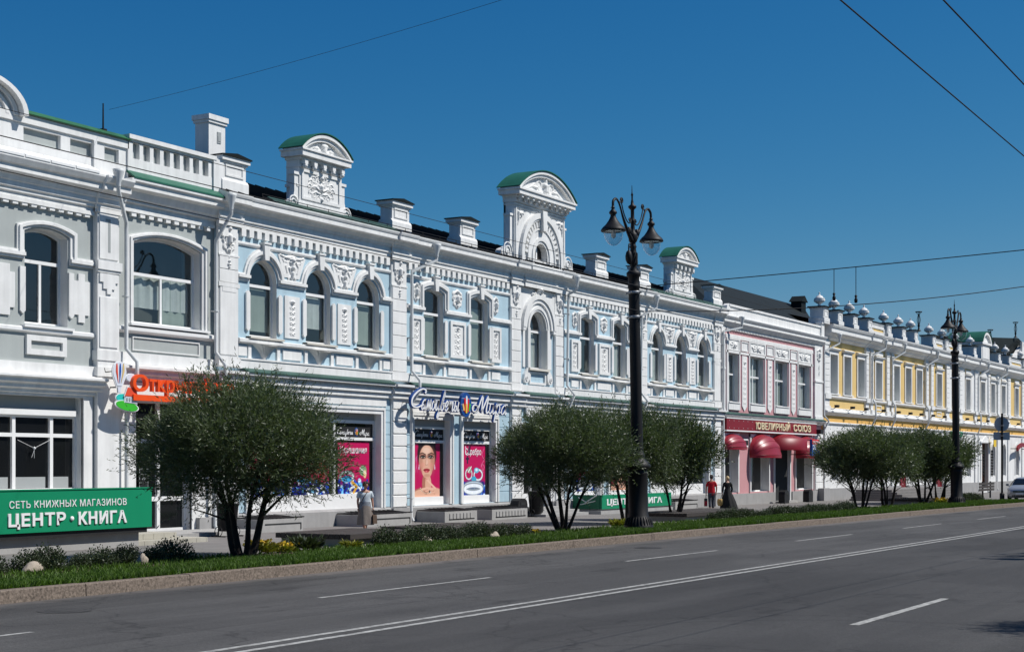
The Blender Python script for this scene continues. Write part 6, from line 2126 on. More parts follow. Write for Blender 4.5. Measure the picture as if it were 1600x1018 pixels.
def portrait(w, h):
    p = Print(w, h, 78, 150, MAG)
    skin, shade, lite = (222, 172, 146), (172, 112, 92), (240, 206, 186)
    for k in range(4):
        p.line([(w * .05 + .05 * k, h * (.45 + .08 * math.sin(k))), (w * .10, h * .62), (w * .06 + .03 * k, h * .72), (w * .16, h * .80)], .012, (205, 90, 140))
    p.ell(w * .50, h * .80, w * .365, h * .30, (40, 24, 24)); p.ell(w * .50, h * .98, w * .34, h * .12, (40, 24, 24))   # hair drawn back
    p.ell(w * .30, h * .02, w * .42, h * .15, shade); p.ell(w * .70, h * .01, w * .5, h * .17, skin)   # shoulders
    p.ell(w * .32, h * .03, w * .36, h * .12, skin)
    p.ell(w * .47, h * .25, w * .16, h * .20, shade)                           # neck
    p.ell(w * .55, h * .24, w * .12, h * .18, skin)
    p.ell(w * .50, h * .69, w * .305, h * .285, skin, soft=.08)                # face
    p.ell(w * .50, h * .50, w * .205, h * .15, skin, soft=.1)
    p.ell(w * .735, h * .66, w * .09, h * .22, shade, soft=.9, alpha=.6); p.ell(w * .265, h * .64, w * .07, h * .22, shade, soft=.9, alpha=.55)
    p.ell(w * .50, h * .40, w * .12, h * .03, shade, soft=.8, alpha=.4)
    p.ell(w * .48, h * .87, w * .16, h * .07, lite, soft=.9, alpha=.7); p.ell(w * .34, h * .60, w * .08, h * .05, (226, 150, 132), soft=.9, alpha=.5); p.ell(w * .66, h * .60, w * .08, h * .05, (226, 150, 132), soft=.9, alpha=.5)
    for s in (-1, 1):
        ex = w * (.495 + s * .150)
        p.ell(ex, h * .755, w * .115, h * .040, (112, 66, 58), soft=.8, alpha=1)
        p.ell(ex, h * .742, w * .085, h * .018, (206, 192, 184), soft=.5)
        p.ell(ex, h * .744, w * .050, h * .025, (70, 62, 44), soft=.3); p.ell(ex, h * .744, w * .020, h * .011, (12, 10, 10), soft=.3); p.ell(ex - .02, h * .752, .014, .014, (250, 250, 250))
        p.line([(ex - w * .105, h * .744), (ex - w * .05, h * .766), (ex + w * .02, h * .770), (ex + w * .10, h * .750)], .020, (24, 14, 14)); p.line([(ex - w * .08, h * .728), (ex, h * .718), (ex + w * .09, h * .734)], .008, (90, 50, 44), .8)
        p.line([(ex - s * w * .11, h * .790), (ex + s * w * .02, h * .824), (ex + s * w * .13, h * .800)], .020, (52, 30, 24))
    p.line([(w * .475, h * .75), (w * .455, h * .63)], .020, shade, .4); p.line([(w * .45, h * .605), (w * .49, h * .595), (w * .53, h * .605)], .016, shade, .9); p.ell(w * .50, h * .64, w * .022, h * .06, lite, soft=.9, alpha=.8)
    p.ell(w * .49, h * .505, w * .125, h * .026, (158, 36, 50), soft=.22); p.ell(w * .49, h * .482, w * .095, h * .026, (192, 66, 76), soft=.3); p.line([(w * .365, h * .503), (w * .45, h * .498), (w * .49, h * .494), (w * .53, h * .498), (w * .615, h * .503)], .009, (84, 18, 26)); p.ell(w * .48, h * .476, w * .03, h * .008, (240, 170, 170), soft=.6, alpha=.8)
    for k in range(26):
        a = PI * 1.08 + k * .034 * PI
        p.ell(w * .50 + w * .27 * math.cos(a), h * .22 + h * .15 * math.sin(a), .022, .022, (235, 228, 210) if k % 2 else (150, 110, 70))
    for k in range(4):                                                          # hand with fingers near the chin
        p.line([(w * (.80 - .02 * k), h * (.06 + .025 * k)), (w * (.66 - .05 * k), h * (.13 + .012 * k)), (w * (.52 - .07 * k), h * (.10 + .015 * k))], .045, (232, 184, 160) if k % 2 else (206, 150, 126))
    p.line([(w * .82, h * .16), (w * .66, h * .24), (w * .50, h * .33)], .045, (236, 190, 166)); p.ell(w * .50, h * .335, .03, .03, (196, 40, 60))
    p.ell(w * .60, h * .10, .05, .05, (80, 60, 60)); p.ell(w * .64, h * .085, .04, .04, (210, 200, 190))
    for s in (-1, 1):
        p.line([(w * (.5 + s * .30), h * .60), (w * (.5 + s * .31), h * .52)], .02, (225, 225, 235))
    return p
def ring_print(p, cx, cz, rx, rz, col, n=22):
    pts = [(cx + rx * math.cos(a), cz + rz * math.sin(a)) for a in np.linspace(0, 2 * PI, n + 1)]
    p.line(pts, rx * .17, (120, 130, 140)); p.line(pts, rx * .11, col)
    for q in pts[::2]:
        p.ell(q[0], q[1], rx * .08, rx * .08, (245, 250, 255))
def silver(w, h):
    p = Print(w, h, 78, 150, MAG)
    p.ell(w * .5, 0, w * .9, h * .22, (28, 36, 128)); p.ell(w * .5, h * .14, w * .6, h * .15, (34, 60, 160), soft=.6)
    p.noise((0, w, 0, h * .26), 60, [(20, 26, 110), (60, 130, 210), (190, 225, 245), (30, 60, 170)], (.03, .10), 3)
    ring_print(p, w * .25, h * .42, .26, .22, (215, 220, 222)); p.ell(w * .28, h * .50, .16, .14, (150, 160, 140)); p.line([(w * .22, h * .46), (w * .36, h * .56)], .03, (240, 240, 235))
    ring_print(p, w * .68, h * .40, .34, .22, (225, 230, 235)); p.ell(w * .60, h * .49, .2, .12, (110, 190, 215)); p.ell(w * .6, h * .50, .1, .06, (220, 240, 250))
    p.ell(w * .48, h * .32, .2, .12, (60, 170, 205))
    ring_print(p, w * .46, h * .155, .72, .17, (205, 222, 238)); ring_print(p, w * .46, h * .125, .70, .15, (235, 242, 250))
    p.line([(w * .10, h * .97), (w * .12, h * .82), (w * .19, h * .78), (w * .25, h * .84), (w * .26, h * .97)], .016, (225, 225, 235)); p.line([(w * .19, h * .76), (w * .19, h * .64)], .05, (40, 40, 60)); p.line([(w * .14, h * .72), (w * .24, h * .72)], .045, (40, 40, 60))
    p.line([(w * .95, h * .92), (w * .84, h * .80), (w * .96, h * .70), (w * .82, h * .60), (w * .92, h * .44)], .014, (222, 120, 160)); p.line([(w * .80, h * .56), (w * .9, h * .62), (w * .97, h * .55), (w * .9, h * .48)], .014, (222, 120, 160))
    return p
def jewels(w, h, seed, flower=False):
    p = Print(w, h, 78, 150, MAG)
    p.ell(w * .5, 0, w * .95, h * .30, (24, 30, 130), soft=.3)
    p.noise((0, w, 0, h * .34), 80, [(18, 24, 120), (40, 90, 210), (120, 200, 240), (235, 245, 250), (26, 40, 160)], (.03, .12), seed)
    ring_print(p, w * .28, h * .40, .42, .15, (160, 175, 165)); p.ell(w * .28, h * .36, .32, .12, (60, 160, 215))
    ring_print(p, w * .55, h * .16, .34, .13, (215, 222, 230))
    if flower:
        for k in range(7):
            a = k * .9
            p.ell(w * .78 + .2 * math.cos(a), h * .55 + .26 * math.sin(a), .16, .07, (200, 40, 46), a)
    else:
        p.ell(w * .80, h * .50, .24, .2, (126, 164, 120)); p.ell(w * .86, h * .44, .1, .16, (225, 205, 150)); p.line([(w * .7, h * .55), (w * .9, h * .45)], .02, (230, 230, 220))
        p.line([(w * .45, h * .30), (w * .6, h * .22), (w * .5, h * .12)], .06, (214, 160, 60))
    return p
GY = YF + .255
zp0 = .76
def poster(fr_x, pr, label, txt=None, tx=None, y=0.0):
    t = pr.make('poster', 0, 0, 0, None)
    t.location = (fr_x, GY + y, zp0)
    tag(t, label, 'poster', 'window posters of the jeweller')
    if txt:
        fit_text(txt, tx[0], tx[1], tx[2], tx[3], -.004, t, (0, 0, 0), .006, .01, 'letterwhite', shear=.12)
    return t
ph = 2.16
poster(51.42, portrait(1.92, ph), 'window poster of a dark-haired woman with hand at her chin')
poster(55.20, silver(1.80, ph), 'magenta silver jewellery poster with rings and a bracelet', 'Серебро', (.14, 1.46, 1.72, .26))
poster(46.36, jewels(2.02, ph, 5), 'magenta jewellery poster with silver ring behind the walking woman', 'Украшения', (.10, 1.86, 1.74, .24), .05)
poster(43.60, jewels(2.2, ph, 8, True), 'jewellery poster with red flower, half hidden by the left willow', y=.05)
poster(40.95, jewels(2.2, ph, 12), 'jewellery poster wholly behind the left willow, at the end of its window', y=.05)
poster(65.62, silver(1.98, ph), 'jewellery poster behind the middle willow, left one of its pair')
poster(69.40, portrait(1.98, ph), 'portrait poster behind the middle willow, right one of its pair')
def bandsign(x0, x1, label, GY=GY):
    t = empty('window_band', (x0, GY, 3.1), label=label, cat='window sign', group='black name bands over the posters')
    o3 = (x0, GY, 3.1)
    mb = MB(o3); mb.box(x0, x1, GY - .004, GY + .004, 3.10, 3.50); mb.build('band', M['ironmatt'], t)
    w = x1 - x0
    script('С', x0 + .04 * w, x0 + .16 * w, 3.22, .11, GY - .006, .006, t, o3, .028, m=('letterwhite', 'letterwhite'))
    script('амоцветы', x0 + .12 * w, x0 + .50 * w, 3.20, .10, GY - .006, .006, t, o3, .022, m=('letterwhite', 'letterwhite'))
    script('М', x0 + .68 * w, x0 + .84 * w, 3.19, .11, GY - .006, .006, t, o3, .024, m=('letterwhite', 'letterwhite'))
    script('ира', x0 + .80 * w, x0 + .97 * w, 3.18, .10, GY - .006, .006, t, o3, .022, m=('letterwhite', 'letterwhite'))
    emblem(x0 + .59 * w, 3.30, .115, .17, GY - .006, t, o3, .006)
bandsign(51.35, 53.6, 'black band with the shop name above the portrait poster')
bandsign(55.05, 57.3, 'black band with the shop name above the silver poster')
bandsign(46.2, 48.45, 'black band with the shop name above the walking woman', GY + .05)
bandsign(43.5, 45.9, 'black band with the shop name, half hidden by the left willow', GY + .05)
# plain glazing prints of the right-hand shop window
t = empty('entrance_plate', (61, YF - .1, 4.3), label='white plate with two green tick marks above the middle entrance', cat='sign')
o3 = (61, YF - .1, 4.3)
mb = MB(o3); mb.box(60.0, 62.1, YF - .13, YF - .05, 4.20, 4.60); mb.build('plate', M['letterwhite'], t)
mb = MB(o3)
for cx in (60.5, 61.35):
    mb.tube([(cx - .13, YF - .135, 4.40), (cx, YF - .135, 4.30), (cx + .2, YF - .135, 4.48)], .02, 4)
mb.build('tick_mark', M['ltgrey'], t)

# second bookstore enclosure: green boards round the basement stair
t = empty('stair_enclosure', (68, YF - 1, zg(68)), label='green bookstore boards boxed round a stair behind the middle willow', cat='shop sign')
o3 = (68, YF - 1, zg(68)); gx0, gx1, gy = 64.4, 72.4, 31.85
mb = MB(o3); mb.box(gx0 + .02, gx1, gy + .02, YF - .2, -.7, -.02); mb.build('stair_wall', M['concrete'], t)
mb = MB(o3); mb.box(gx0, gx1, gy - .06, gy + .04, -.02, .64); mb.build('front_board', M['signgreen'], t)
mb = MB(o3); mb.box(gx0 - .05, gx0 + .05, gy + .045, YF - .2, -.02, .64); s = mb.build('side_board', M['signdkgreen'], t)
fit_text('ЦЕНТР · КНИГА', gx0 + .5, gx1 - 1.2, .16, .27, gy - .06, t, o3, .02, .03)
mb = MB(o3); mb.tube([(gx0 - .06, 33.0, .52), (gx0 - .06, 32.6, .30), (gx0 - .06, 32.05, .62)], .03, 4); mb.tube([(gx0 - .06, 32.9, .18), (gx0 - .06, 32.1, .36)], .02, 4); mb.build('check_emblem', M['letterwhite'], s)
mb = MB(o3); mb.box(gx0 - .2, gx1 + .1, gy - .1, YF - .2, -.7, -.10); mb.build('base_kerb', M['concrete'], t)

# jeweller: red fascia, awnings, projecting box
RY = YF - .3
t = empty('jeweller_fascia', (91.5, RY, 4.1), label='dark red fascia board with cream jeweller lettering on the pink house', cat='shop sign')
o3 = (91.5, RY, 4.1)
mb = MB(o3); mb.box(83.55, 99.7, RY, YF + .0, 4.08, 4.74); mb.build('board', M['red'], t)
mb = MB(o3); mb.box(83.5, 99.75, RY - .02, YF, 4.74, 4.80); mb.box(83.5, 99.75, RY - .02, YF, 4.0, 4.075); mb.build('trim', M['frame'], t)
fit_text('ЮВЕЛИРНЫЙ', 88.25, 94.3, 4.20, .40, RY, t, o3, .06, .02, 'goldwhite', spacing=1.05)
fit_text('СОЮЗ', 95.0, 98.4, 4.20, .40, RY, t, o3, .06, .02, 'goldwhite', spacing=1.05)
mb = MB(o3)
for k in range(6):
    for z in (4.2, 4.62):
        mb.lathe(83.9 + k * .75, RY - .02, [(0, z - .025), (.03, z), (0, z + .025)], 6)
mb.build('bulbs', M['letterwhite'], t)
def dome_awning(x0, x1, z0, z1, proj, label):
    """folding bonnet awning: ribs swung out from one hinge line, vinyl stretched between"""
    t = empty('dome_awning', ((x0 + x1) / 2, YF - .1, z0), label=label, cat='awning', group='crimson awnings of the jeweller')
    o3 = ((x0 + x1) / 2, YF - .1, z0)
    mb = MB(o3)
    n, m_ = 14, 12
    cx, hw = (x0 + x1) / 2, (x1 - x0) / 2
    H = z1 - z0
    g = []
    for j in range(m_ + 1):
        ph_ = PI / 2 * j / m_                  # 0 at the wall (upright rib) to 90 deg (front rib, level)
        row = []
        for i in range(n + 1):
            a = PI * i / n
            x = cx - hw * math.cos(a)
            d = math.sin(a) ** .75
            bulge = 1 - .045 * abs(math.sin(ph_ * 6)) ** 2
            row.append((x, YF - .10 - proj * math.sin(ph_) * d * bulge, z0 + H * math.cos(ph_) * d * bulge + .001))
        g.append(row)
    vs = [p for r_ in g for p in r_]
    mb.add(vs, [(j * (n + 1) + i, j * (n + 1) + i + 1, (j + 1) * (n + 1) + i + 1, (j + 1) * (n + 1) + i) for j in range(m_) for i in range(n)], 0, True)
    fr_ = g[-1]
    mb.add(fr_ + [(x, y, z - .16) for x, y, z in fr_], [(i, i + 1, n + 2 + i, n + 1 + i) for i in range(n)], 0, True)
    mb.build('canopy', M['awning'], t)
    mb = MB(o3)
    for j in (0, 3, 6, 9, 12):
        mb.tube([(x, y, z) for x, y, z in g[j]], .018, 4)
    mb.build('ribs', M['red'], t)
dome_awning(83.5, 86.2, 3.08, 3.86, .75, 'small crimson dome awning at the left corner of the jeweller')
dome_awning(87.75, 91.45, 2.62, 3.92, 1.15, 'large crimson dome awning left of the jeweller door')
dome_awning(96.1, 99.7, 2.62, 3.92, 1.1, 'crimson dome awning right of the jeweller door behind the box sign')
t = empty('door_canopy', (93.6, YF - .1, 3.1), label='wide crimson entrance canopy with deep front valance over the jeweller door', cat='awning', group='crimson awnings of the jeweller')
o3 = (93.6, YF - .1, 3.1)
mb = MB(o3)
nn = 16
A = [(93.55 - 2.1 * math.cos(PI * i / nn), YF - .1 - 1.5 * math.sin(PI * i / nn)) for i in range(nn + 1)]
vs = [(x, y, 3.62) for x, y in A] + [(x, y, 2.95) for x, y in A] + [(93.55, YF - .1, 4.02)] + [(93.55 + (x - 93.55) * .45, YF - .1 + (y - YF + .1) * .45, 3.92) for x, y in A]
q0 = 2 * nn + 3
mb.add(vs, [(i, i + 1, nn + 2 + i, nn + 1 + i) for i in range(nn)] + [(i + 1, i, q0 + i, q0 + i + 1) for i in range(nn)] + [(q0 + i + 1, q0 + i, 2 * nn + 2) for i in range(nn)], 0, True)
mb.build('canopy', M['red'], t)
t = empty('box_sign', (95.2, YF - 1.0, 2.8), label='blue box sign with red upper band hanging out beside the jeweller canopy', cat='sign')
o3 = (95.2, YF - 1.0, 2.8); by = YF - 1.75
mb = MB(o3); mb.box(94.5, 95.95, by, by + .16, 2.62, 3.66); mb.build('case', M['signblue'], t)
mb = MB(o3); mb.box(94.5, 95.95, by - .012, by - .001, 3.36, 3.66); mb.box(95.3, 95.95, by - .010, by - .002, 2.98, 3.35); mb.build('red_face', M['signred'], t)
fit_text('СОЮЗ', 94.58, 95.86, 3.02, .28, by - .012, t, o3, .012, .02)
fit_text('ЮВЕЛИРНЫЙ', 94.6, 95.85, 3.43, .12, by - .014, t, o3, .01, .008)
mb = MB(o3); mb.tube([(95.2, by + .1, 3.62), (95.2, YF, 3.62)], .03, 6); mb.tube([(95.2, by + .1, 2.7), (95.2, YF, 2.7)], .03, 6); mb.build('bracket', M['iron'], t)
t = empty('spot_lamp', (100.3, YF - .3, 4.2), label='small black spotlight box at the right end of the red fascia', cat='lamp')
mb = MB((100.3, YF - .3, 4.2)); mb.box(100.0, 100.5, YF - .5, YF - .12, 4.1, 4.4); mb.tube([(100.3, YF - .3, 4.2), (100.9, YF - .3, 4.2)], .03, 5); mb.build('housing', M['ironmatt'], t)

# yellow house: small signs at the far entrance
def ypt(x, v, z):
    c_, s_ = math.cos(YR), math.sin(YR)
    return (102 + x * c_ + v * s_, YF + x * s_ - v * c_, z)
t = empty('arched_sign', ypt(57.5, .8, 3.0), YR, label='dark red arched sign band over the far right doorway', cat='sign')
mb = MB(); A = segpts(-2.6, 2.6, .7, .5, 12); C = segpts(-2.6, 2.6, .35, .45, 12); mb.band(A, C, -.1, .1); mb.build('band', M['red'], t)
mb = MB(); mb.tube([(-2.5, 0, .6), (-2.5, .7, .6)], .04, 5); mb.tube([(2.5, 0, .6), (2.5, .7, .6)], .04, 5); mb.build('bracket', M['iron'], t)
t = empty('door_flag', ypt(46.6, .6, 3.7), YR, label='small yellow banner beside the brown door of the far house', cat='banner')
mb = MB(); mb.box(-.5, .5, -.02, .02, 0, .95); mb.build('cloth', M['flower'], t); mb = MB(); mb.tube([(-.6, 0, .97), (.6, 0, .97)], .025, 5); mb.tube([(0, 0, .97), (0, .6, .8)], .02, 5); mb.build('pole', M['iron'], t)
t = empty('green_plate', ypt(34.5, .2, 4.5), YR, label='green name board just left of the far lamp post', cat='sign')
mb = MB(); mb.box(-2.0, 1.6, -.06, .06, 0, .42); mb.build('board', M['signgreen'], t); mb = MB(); mb.box(-1.6, 1.2, -.07, -.062, .16, .26); mb.build('print', M['letterwhite'], t)
# ------------------------------------------------------------------ street lamps
def lamp_parts():
    P = {}
    mb = MB()
    mb.lathe(0, 0, [(.53, 0), (.53, .16), (.50, .20), (.46, .34), (.40, .46), (.36, .50), (.36, .56), (.345, .58), (.345, 1.95), (.37, 2.0), (.37, 2.06), (.33, 2.10), (.33, 2.14), (.46, 2.22), (.47, 2.30), (.40, 2.40), (.30, 2.50), (.26, 2.58), (.28, 2.64), (.26, 2.70), (.225, 2.76), (.215, 2.82)], 28)
    P['pedestal'] = mb.mesh('pedestal', M['iron'])
    mb = MB()
    for k in range(28):
        a = 2 * PI * k / 28
        mb.tube([(.50 * math.cos(a), .50 * math.sin(a), .20), (.47 * math.cos(a), .47 * math.sin(a), .34), (.385 * math.cos(a), .385 * math.sin(a), .48)], .022, 5)
    P['fluting'] = mb.mesh('fluting', M['iron'])
    mb = MB()
    mb.lathe(0, 0, [(.215, 2.8), (.205, 5.0), (.195, 8.3), (.195, 8.55), (.22, 8.6), (.22, 8.66), (.20, 8.7), (.20, 8.95), (.25, 9.02), (.26, 9.12), (.20, 9.18)], 20)
    P['shaft'] = mb.mesh('shaft', M['iron'])
    mb = MB()
    mb.lathe(0, 0, [(.20, 9.1), (.14, 9.2), (.11, 9.35), (.13, 9.42), (.145, 9.5), (.13, 9.62), (.145, 9.74), (.12, 9.86), (.10, 9.98), (.13, 10.04), (.10, 10.1), (.09, 10.18), (.15, 10.24), (.16, 10.46), (.14, 10.52), (.09, 10.56), (.075, 10.7), (.07, 10.9), (.10, 10.95), (.07, 11.0), (.065, 11.15), (.065, 11.35), (.14, 11.42), (.15, 11.48), (.06, 11.54), (.05, 11.62), (.03, 11.72), (.03, 11.84), (.045, 11.88), (.018, 11.96), (.008, 12.22)], 16)
    for k in range(10):
        a = k * .63
        mb.tube([(.145 * math.cos(a + t * .9), .145 * math.sin(a + t * .9), 9.42 + .4 * t) for t in np.linspace(0, 1, 5)], .018, 4)
    P['finial'] = mb.mesh('finial', M['iron'])
    mb = MB()                                            # arm towards +x
    ln = smooth_line([(.10, 0, 10.25), (.40, 0, 10.52), (.78, 0, 10.98), (1.05, 0, 11.40), (1.30, 0, 11.56), (1.54, 0, 11.46), (1.58, 0, 11.24)], 5)
    mb.tube(ln, .06, 8, radii=[.085 - .05 * min(1, i / 12) + (.012 if i > 20 else 0) for i in range(len(ln))])
    mb.lathe(.33, 0, [(.05, 10.45), (.095, 10.5), (.10, 10.62), (.05, 10.7)], 10)
    mb.tube(smooth_line([(.10, 0, 11.0), (.25, 0, 10.85), (.5, 0, 10.92), (.74, 0, 11.18), (.86, 0, 11.42), (.96, 0, 11.52), (1.04, 0, 11.44)], 4), .022, 5)
    mb.tube([(.20 + .10 * math.cos(a) * (1 - a / 12), 0, 10.95 + .10 * math.sin(a) * (1 - a / 12)) for a in np.linspace(0, 10, 20)], .022, 5)
    mb.tube([(.86 + .11 * math.cos(a) * (1 - a / 12), 0, 11.56 + .11 * math.sin(a) * (1 - a / 12)) for a in np.linspace(0, 10, 20)], .025, 5)
    P['arm'] = mb.mesh('arm', M['iron'])
    mb = MB()                                            # hood, centred on its own axis
    mb.lathe(0, 0, [(.0, 11.28), (.05, 11.27), (.05, 11.24), (.085, 11.22), (.05, 11.19), (.07, 11.14), (.13, 11.08), (.14, 11.02), (.09, 10.97), (.10, 10.90), (.16, 10.78), (.26, 10.64), (.37, 10.54), (.43, 10.46), (.44, 10.41), (.41, 10.39), (.37, 10.39), (.28, 10.43)], 24)
    P['lamp_hood'] = mb.mesh('lamp_hood', M['iron'])
    mb = MB()
    mb.lathe(0, 0, [(.34, 10.40), (.335, 10.28), (.29, 10.12), (.20, 9.99), (.10, 9.92), (0, 9.90)], 24)
    P['globe'] = mb.mesh('globe', M['globe'])
    mb = MB(); mb.lathe(0, 0, [(0, 10.42), (.28, 10.42)], 20); mb.lathe(0, 0, [(.05, 10.42), (.09, 10.33), (.08, 10.2), (0, 10.14)], 10)
    P['reflector'] = mb.mesh('reflector', M['frame'])
    mb = MB()
    mb.tube(smooth_line([(-.13, 0, 10.0), (-.22, 0, 10.12), (-.34, 0, 10.08), (-.37, 0, 9.85)], 4), .03, 6); mb.lathe(-.37, 0, [(.03, 9.88), (.09, 9.82), (.125, 9.68), (.12, 9.55), (.07, 9.42), (0, 9.38)], 12)
    P['signal_pod'] = mb.mesh('signal_pod', M['iron'])
    mb = MB()
    for z in (8.42, 7.55):
        mb.cut()
        mb.lathe(0, 0, [(.215, z - .05), (.225, z - .04), (.225, z + .04), (.215, z + .05)], 20)
        for s in (-1, 1):
            mb.tube([(0, s * .20, z), (0, s * .30, z)], .035, 6)
            mb.tube([(s * .20, 0, z), (s * .30, 0, z)], .03, 6)
    P['wire_clamp'] = [q.mesh('wire_clamp', M['steel']) for q in mb.pieces()]
    return P
LP = lamp_parts()
def lamp(x, y, label, tilt=(0, 0), rz=0.0, s=1.0):
    t = empty('street_lamp', (x, y, zg(x) + .01), 0, label=label, cat='street lamp', group='black cast iron street lamps')
    t.rotation_euler = (tilt[0], tilt[1], rz); t.scale = (s, s, s)
    p = link('pedestal', LP['pedestal'], t); link('fluting', LP['fluting'], p)
    link('shaft', LP['shaft'], t); link('finial', LP['finial'], t); link('signal_pod', LP['signal_pod'], t)
    for q in LP['wire_clamp']:
        link('wire_clamp', q, t)
    for k in (0, 1):
        link('arm', LP['arm'], t, None, (0, 0, PI * k))
        h = link('lamp_hood', LP['lamp_hood'], t, (1.58 * (1 - 2 * k), 0, 0))
        link('globe', LP['globe'], h); link('reflector', LP['reflector'], h)
    return t
lamp(47.8, 22.2, 'tall black two-armed lamp standing before the blue house, nearest the viewer', (R(-1.0), R(-.55)), 0, .965)
lamp(92.6, 22.2, 'far black two-armed lamp in front of the yellow house', (R(-.6), R(-.3)), 0, 1.0)
lamp(46.4, 1.15, 'black two-armed lamp on the near kerb outside the picture, only its shadow shows', (0, 0), 0, .965)

# ------------------------------------------------------------------ platform benches of planks on concrete
def bench(x0, x1, y0, y1, label):
    zz = zg(x0)
    o3 = ((x0 + x1) / 2, (y0 + y1) / 2, zz)
    t = empty('platform_bench', o3, label=label, cat='bench', group='low plank-topped platform benches')
    mb = MB(o3); mb.box(x0 + .12, x1 - .12, y0 + .12, y1 - .12, zz - .3, zz + .20); mb.build('base', M['concrete'], t)
    n = int((y1 - y0) / .18); w = (y1 - y0) / n
    me = MB(); me.box(-(x1 - x0) / 2, (x1 - x0) / 2, 0, w - .018, .20, .335); pm = me.mesh('plank', M['wood'])
    for i in range(n):
        link('plank', pm, t, (0, y0 - o3[1] + i * w + .009, rnd.uniform(-.004, .004)))
bench(33.7, 37.3, 24.15, 26.7, 'platform bench nearest the left willow, in front of the walking woman')
bench(38.9, 42.6, 24.15, 26.7, 'platform bench partly hidden by shrubs, before the portrait poster')
bench(56.9, 64.4, 24.3, 26.9, 'long platform bench just right of the big street lamp')
bench(93.2, 97.0, 24.35, 27.0, 'far platform bench just left of the far street lamp')

# ------------------------------------------------------------------ basement light wells along the blue house
def lightwell(x0, x1, slots, label):
    v = 1.5; zz = zg(x0); o3 = ((x0 + x1) / 2, YF - .8, zz)
    t = empty('light_well', o3, label=label, cat='light well', group='concrete basement light wells')
    mb = MB(o3); y0, y1 = YF - v, YF - .17; h = .42
    mb.box(x0, x0 + .14, y0, y1, zz - .2, zz + h); mb.box(x1 - .14, x1, y0, y1, zz - .2, zz + h); mb.box(x0 + .14, x1 - .14, y0, y0 + .14, zz - .2, zz + h); mb.box(x0 + .14, x1 - .14, y0 + .14, y1, zz - .2, zz + .02)
    b = mb.build('body', M['concrete'], t)
    mb = MB(o3)
    if slots:
        mb.box(x0 + .3, x1 - .2, y0 - .004, y0 - .001, zz + .08, zz + .13, 1)
        k = x0 + .34
        while k < x1 - .3:
            mb.box(k, k + .20, y0 - .03, y0 - .002, zz + .13, zz + .34); k += .26
    else:
        mb.box(x0 + .25, x1 - .12, y0 - .02, y0 - .001, zz + .25, zz + .28, 1); mb.box(x1 - .15, x1 - .12, y0 - .02, y0 - .001, zz + .05, zz + .25, 1)
    mb.build('front_slats', [M['concrete'], M['dark']], b)
    mb = MB(o3)
    k = x0 + .05
    while k < x1 - .03:
        mb.tube([(k, y0 + .02, zz + h + .03), (k, y1, zz + h + .03)], .018, 4); k += .22
    for yy in (y0 + .04, (y0 + y1) / 2, y1 - .05):
        mb.tube([(x0 + .02, yy, zz + h + .045), (x1 + .1, yy, zz + h + .045)], .02, 4)
    k = x0 + .1
    while k < x1 - .2:
        mb.tube([(k, y0 + .05, zz + h + .04), (k + .35, y1 - .1, zz + h + .10)], .014, 4); k += .3
    mb.build('grate', M['iron'], t)
lightwell(39.6, 41.9, False, 'light well with iron grate behind the left willow trunk')
lightwell(45.6, 48.6, False, 'light well with iron grate right behind the walking woman')
lightwell(50.95, 53.4, True, 'slatted light well with iron grate under the portrait poster')
lightwell(54.6, 57.6, True, 'slatted light well with iron grate under the silver poster')
lightwell(73.4, 76.4, False, 'light well with iron grate under the last blue shop window')

# ------------------------------------------------------------------ bins, door steps, far bench, sign post
def bin_(x, y, label, s=1.0, stand=True):
    t = empty('litter_bin', (x, y, zg(x)), label=label, cat='litter bin', group='black litter bins')
    t.scale = (s, s, s)
    mb = MB(); mb.lathe(0, 0, [(0, .16), (.24, .16), (.26, .2), (.33, .92), (.36, .94), (.36, .98), (.31, .98), (.26, .3)], 18); mb.build('bucket', M['ironmatt'], t)
    mb = MB()
    for sx in (-1, 1):
        mb.cut(); mb.tube([(sx * .40, 0, 0), (sx * .40, 0, .80)], .022, 6); mb.tube([(sx * .40, -.26, .015), (sx * .40, .26, .015)], .025, 5); mb.tube([(sx * .40, 0, .7), (sx * .30, 0, .7)], .02, 5)
        mb.tube([(sx * .40 + .0, .14 * math.cos(a), .16 + .14 * math.sin(a)) for a in np.linspace(0, 2 * PI, 13)], .014, 4)
    mb.build('stand', M['iron'], t)
bin_(36.9, 31.1, 'black bin behind the left willow trunk', 1.05)
bin_(59.5, 32.6, 'black bin beside the middle entrance steps of the blue house', 1.15)
def urn_bin(x, y, label):
    t = empty('arched_bin', (x, y, zg(x)), label=label, cat='litter bin', group='black arched bins at the shop doors')
    mb = MB(); mb.poly([(-.42, 0), (.42, 0), (.42, .55), (.36, .72), (.2, .82), (-.2, .82), (-.36, .72), (-.42, .55)], -.2, .2); mb.build('shell', M['ironmatt'], t)
    mb = MB(); mb.box(-.2, .2, -.215, -.2, .52, .66); mb.build('slot', M['dark'], t)
urn_bin(58.55, 32.95, 'black arched bin against the plinth left of the middle entrance')
urn_bin(91.6, 32.6, 'black arched bin just left of the jeweller doorway')
urn_bin(96.2, 32.6, 'black arched bin just right of the jeweller doorway')
t = empty('entrance_steps', (61.5, 32.4, zg(61)), label='grey concrete steps before the middle door of the blue house', cat='steps')
o3 = (61.5, 32.4, zg(61))
for i in range(3):
    mb = MB(o3); mb.box(59.75 - .25 * i, 63.0 + .2 * i, 32.75 - .38 * i, YF - .18, zg(61) - .3, zg(61) + .40 - .14 * i); mb.build('step', M['concrete'], t)
t = empty('far_steps', (104, 30, zg(104)), label='broad pale stone steps behind the far street lamp', cat='steps')
o3 = (104, 30, zg(104))
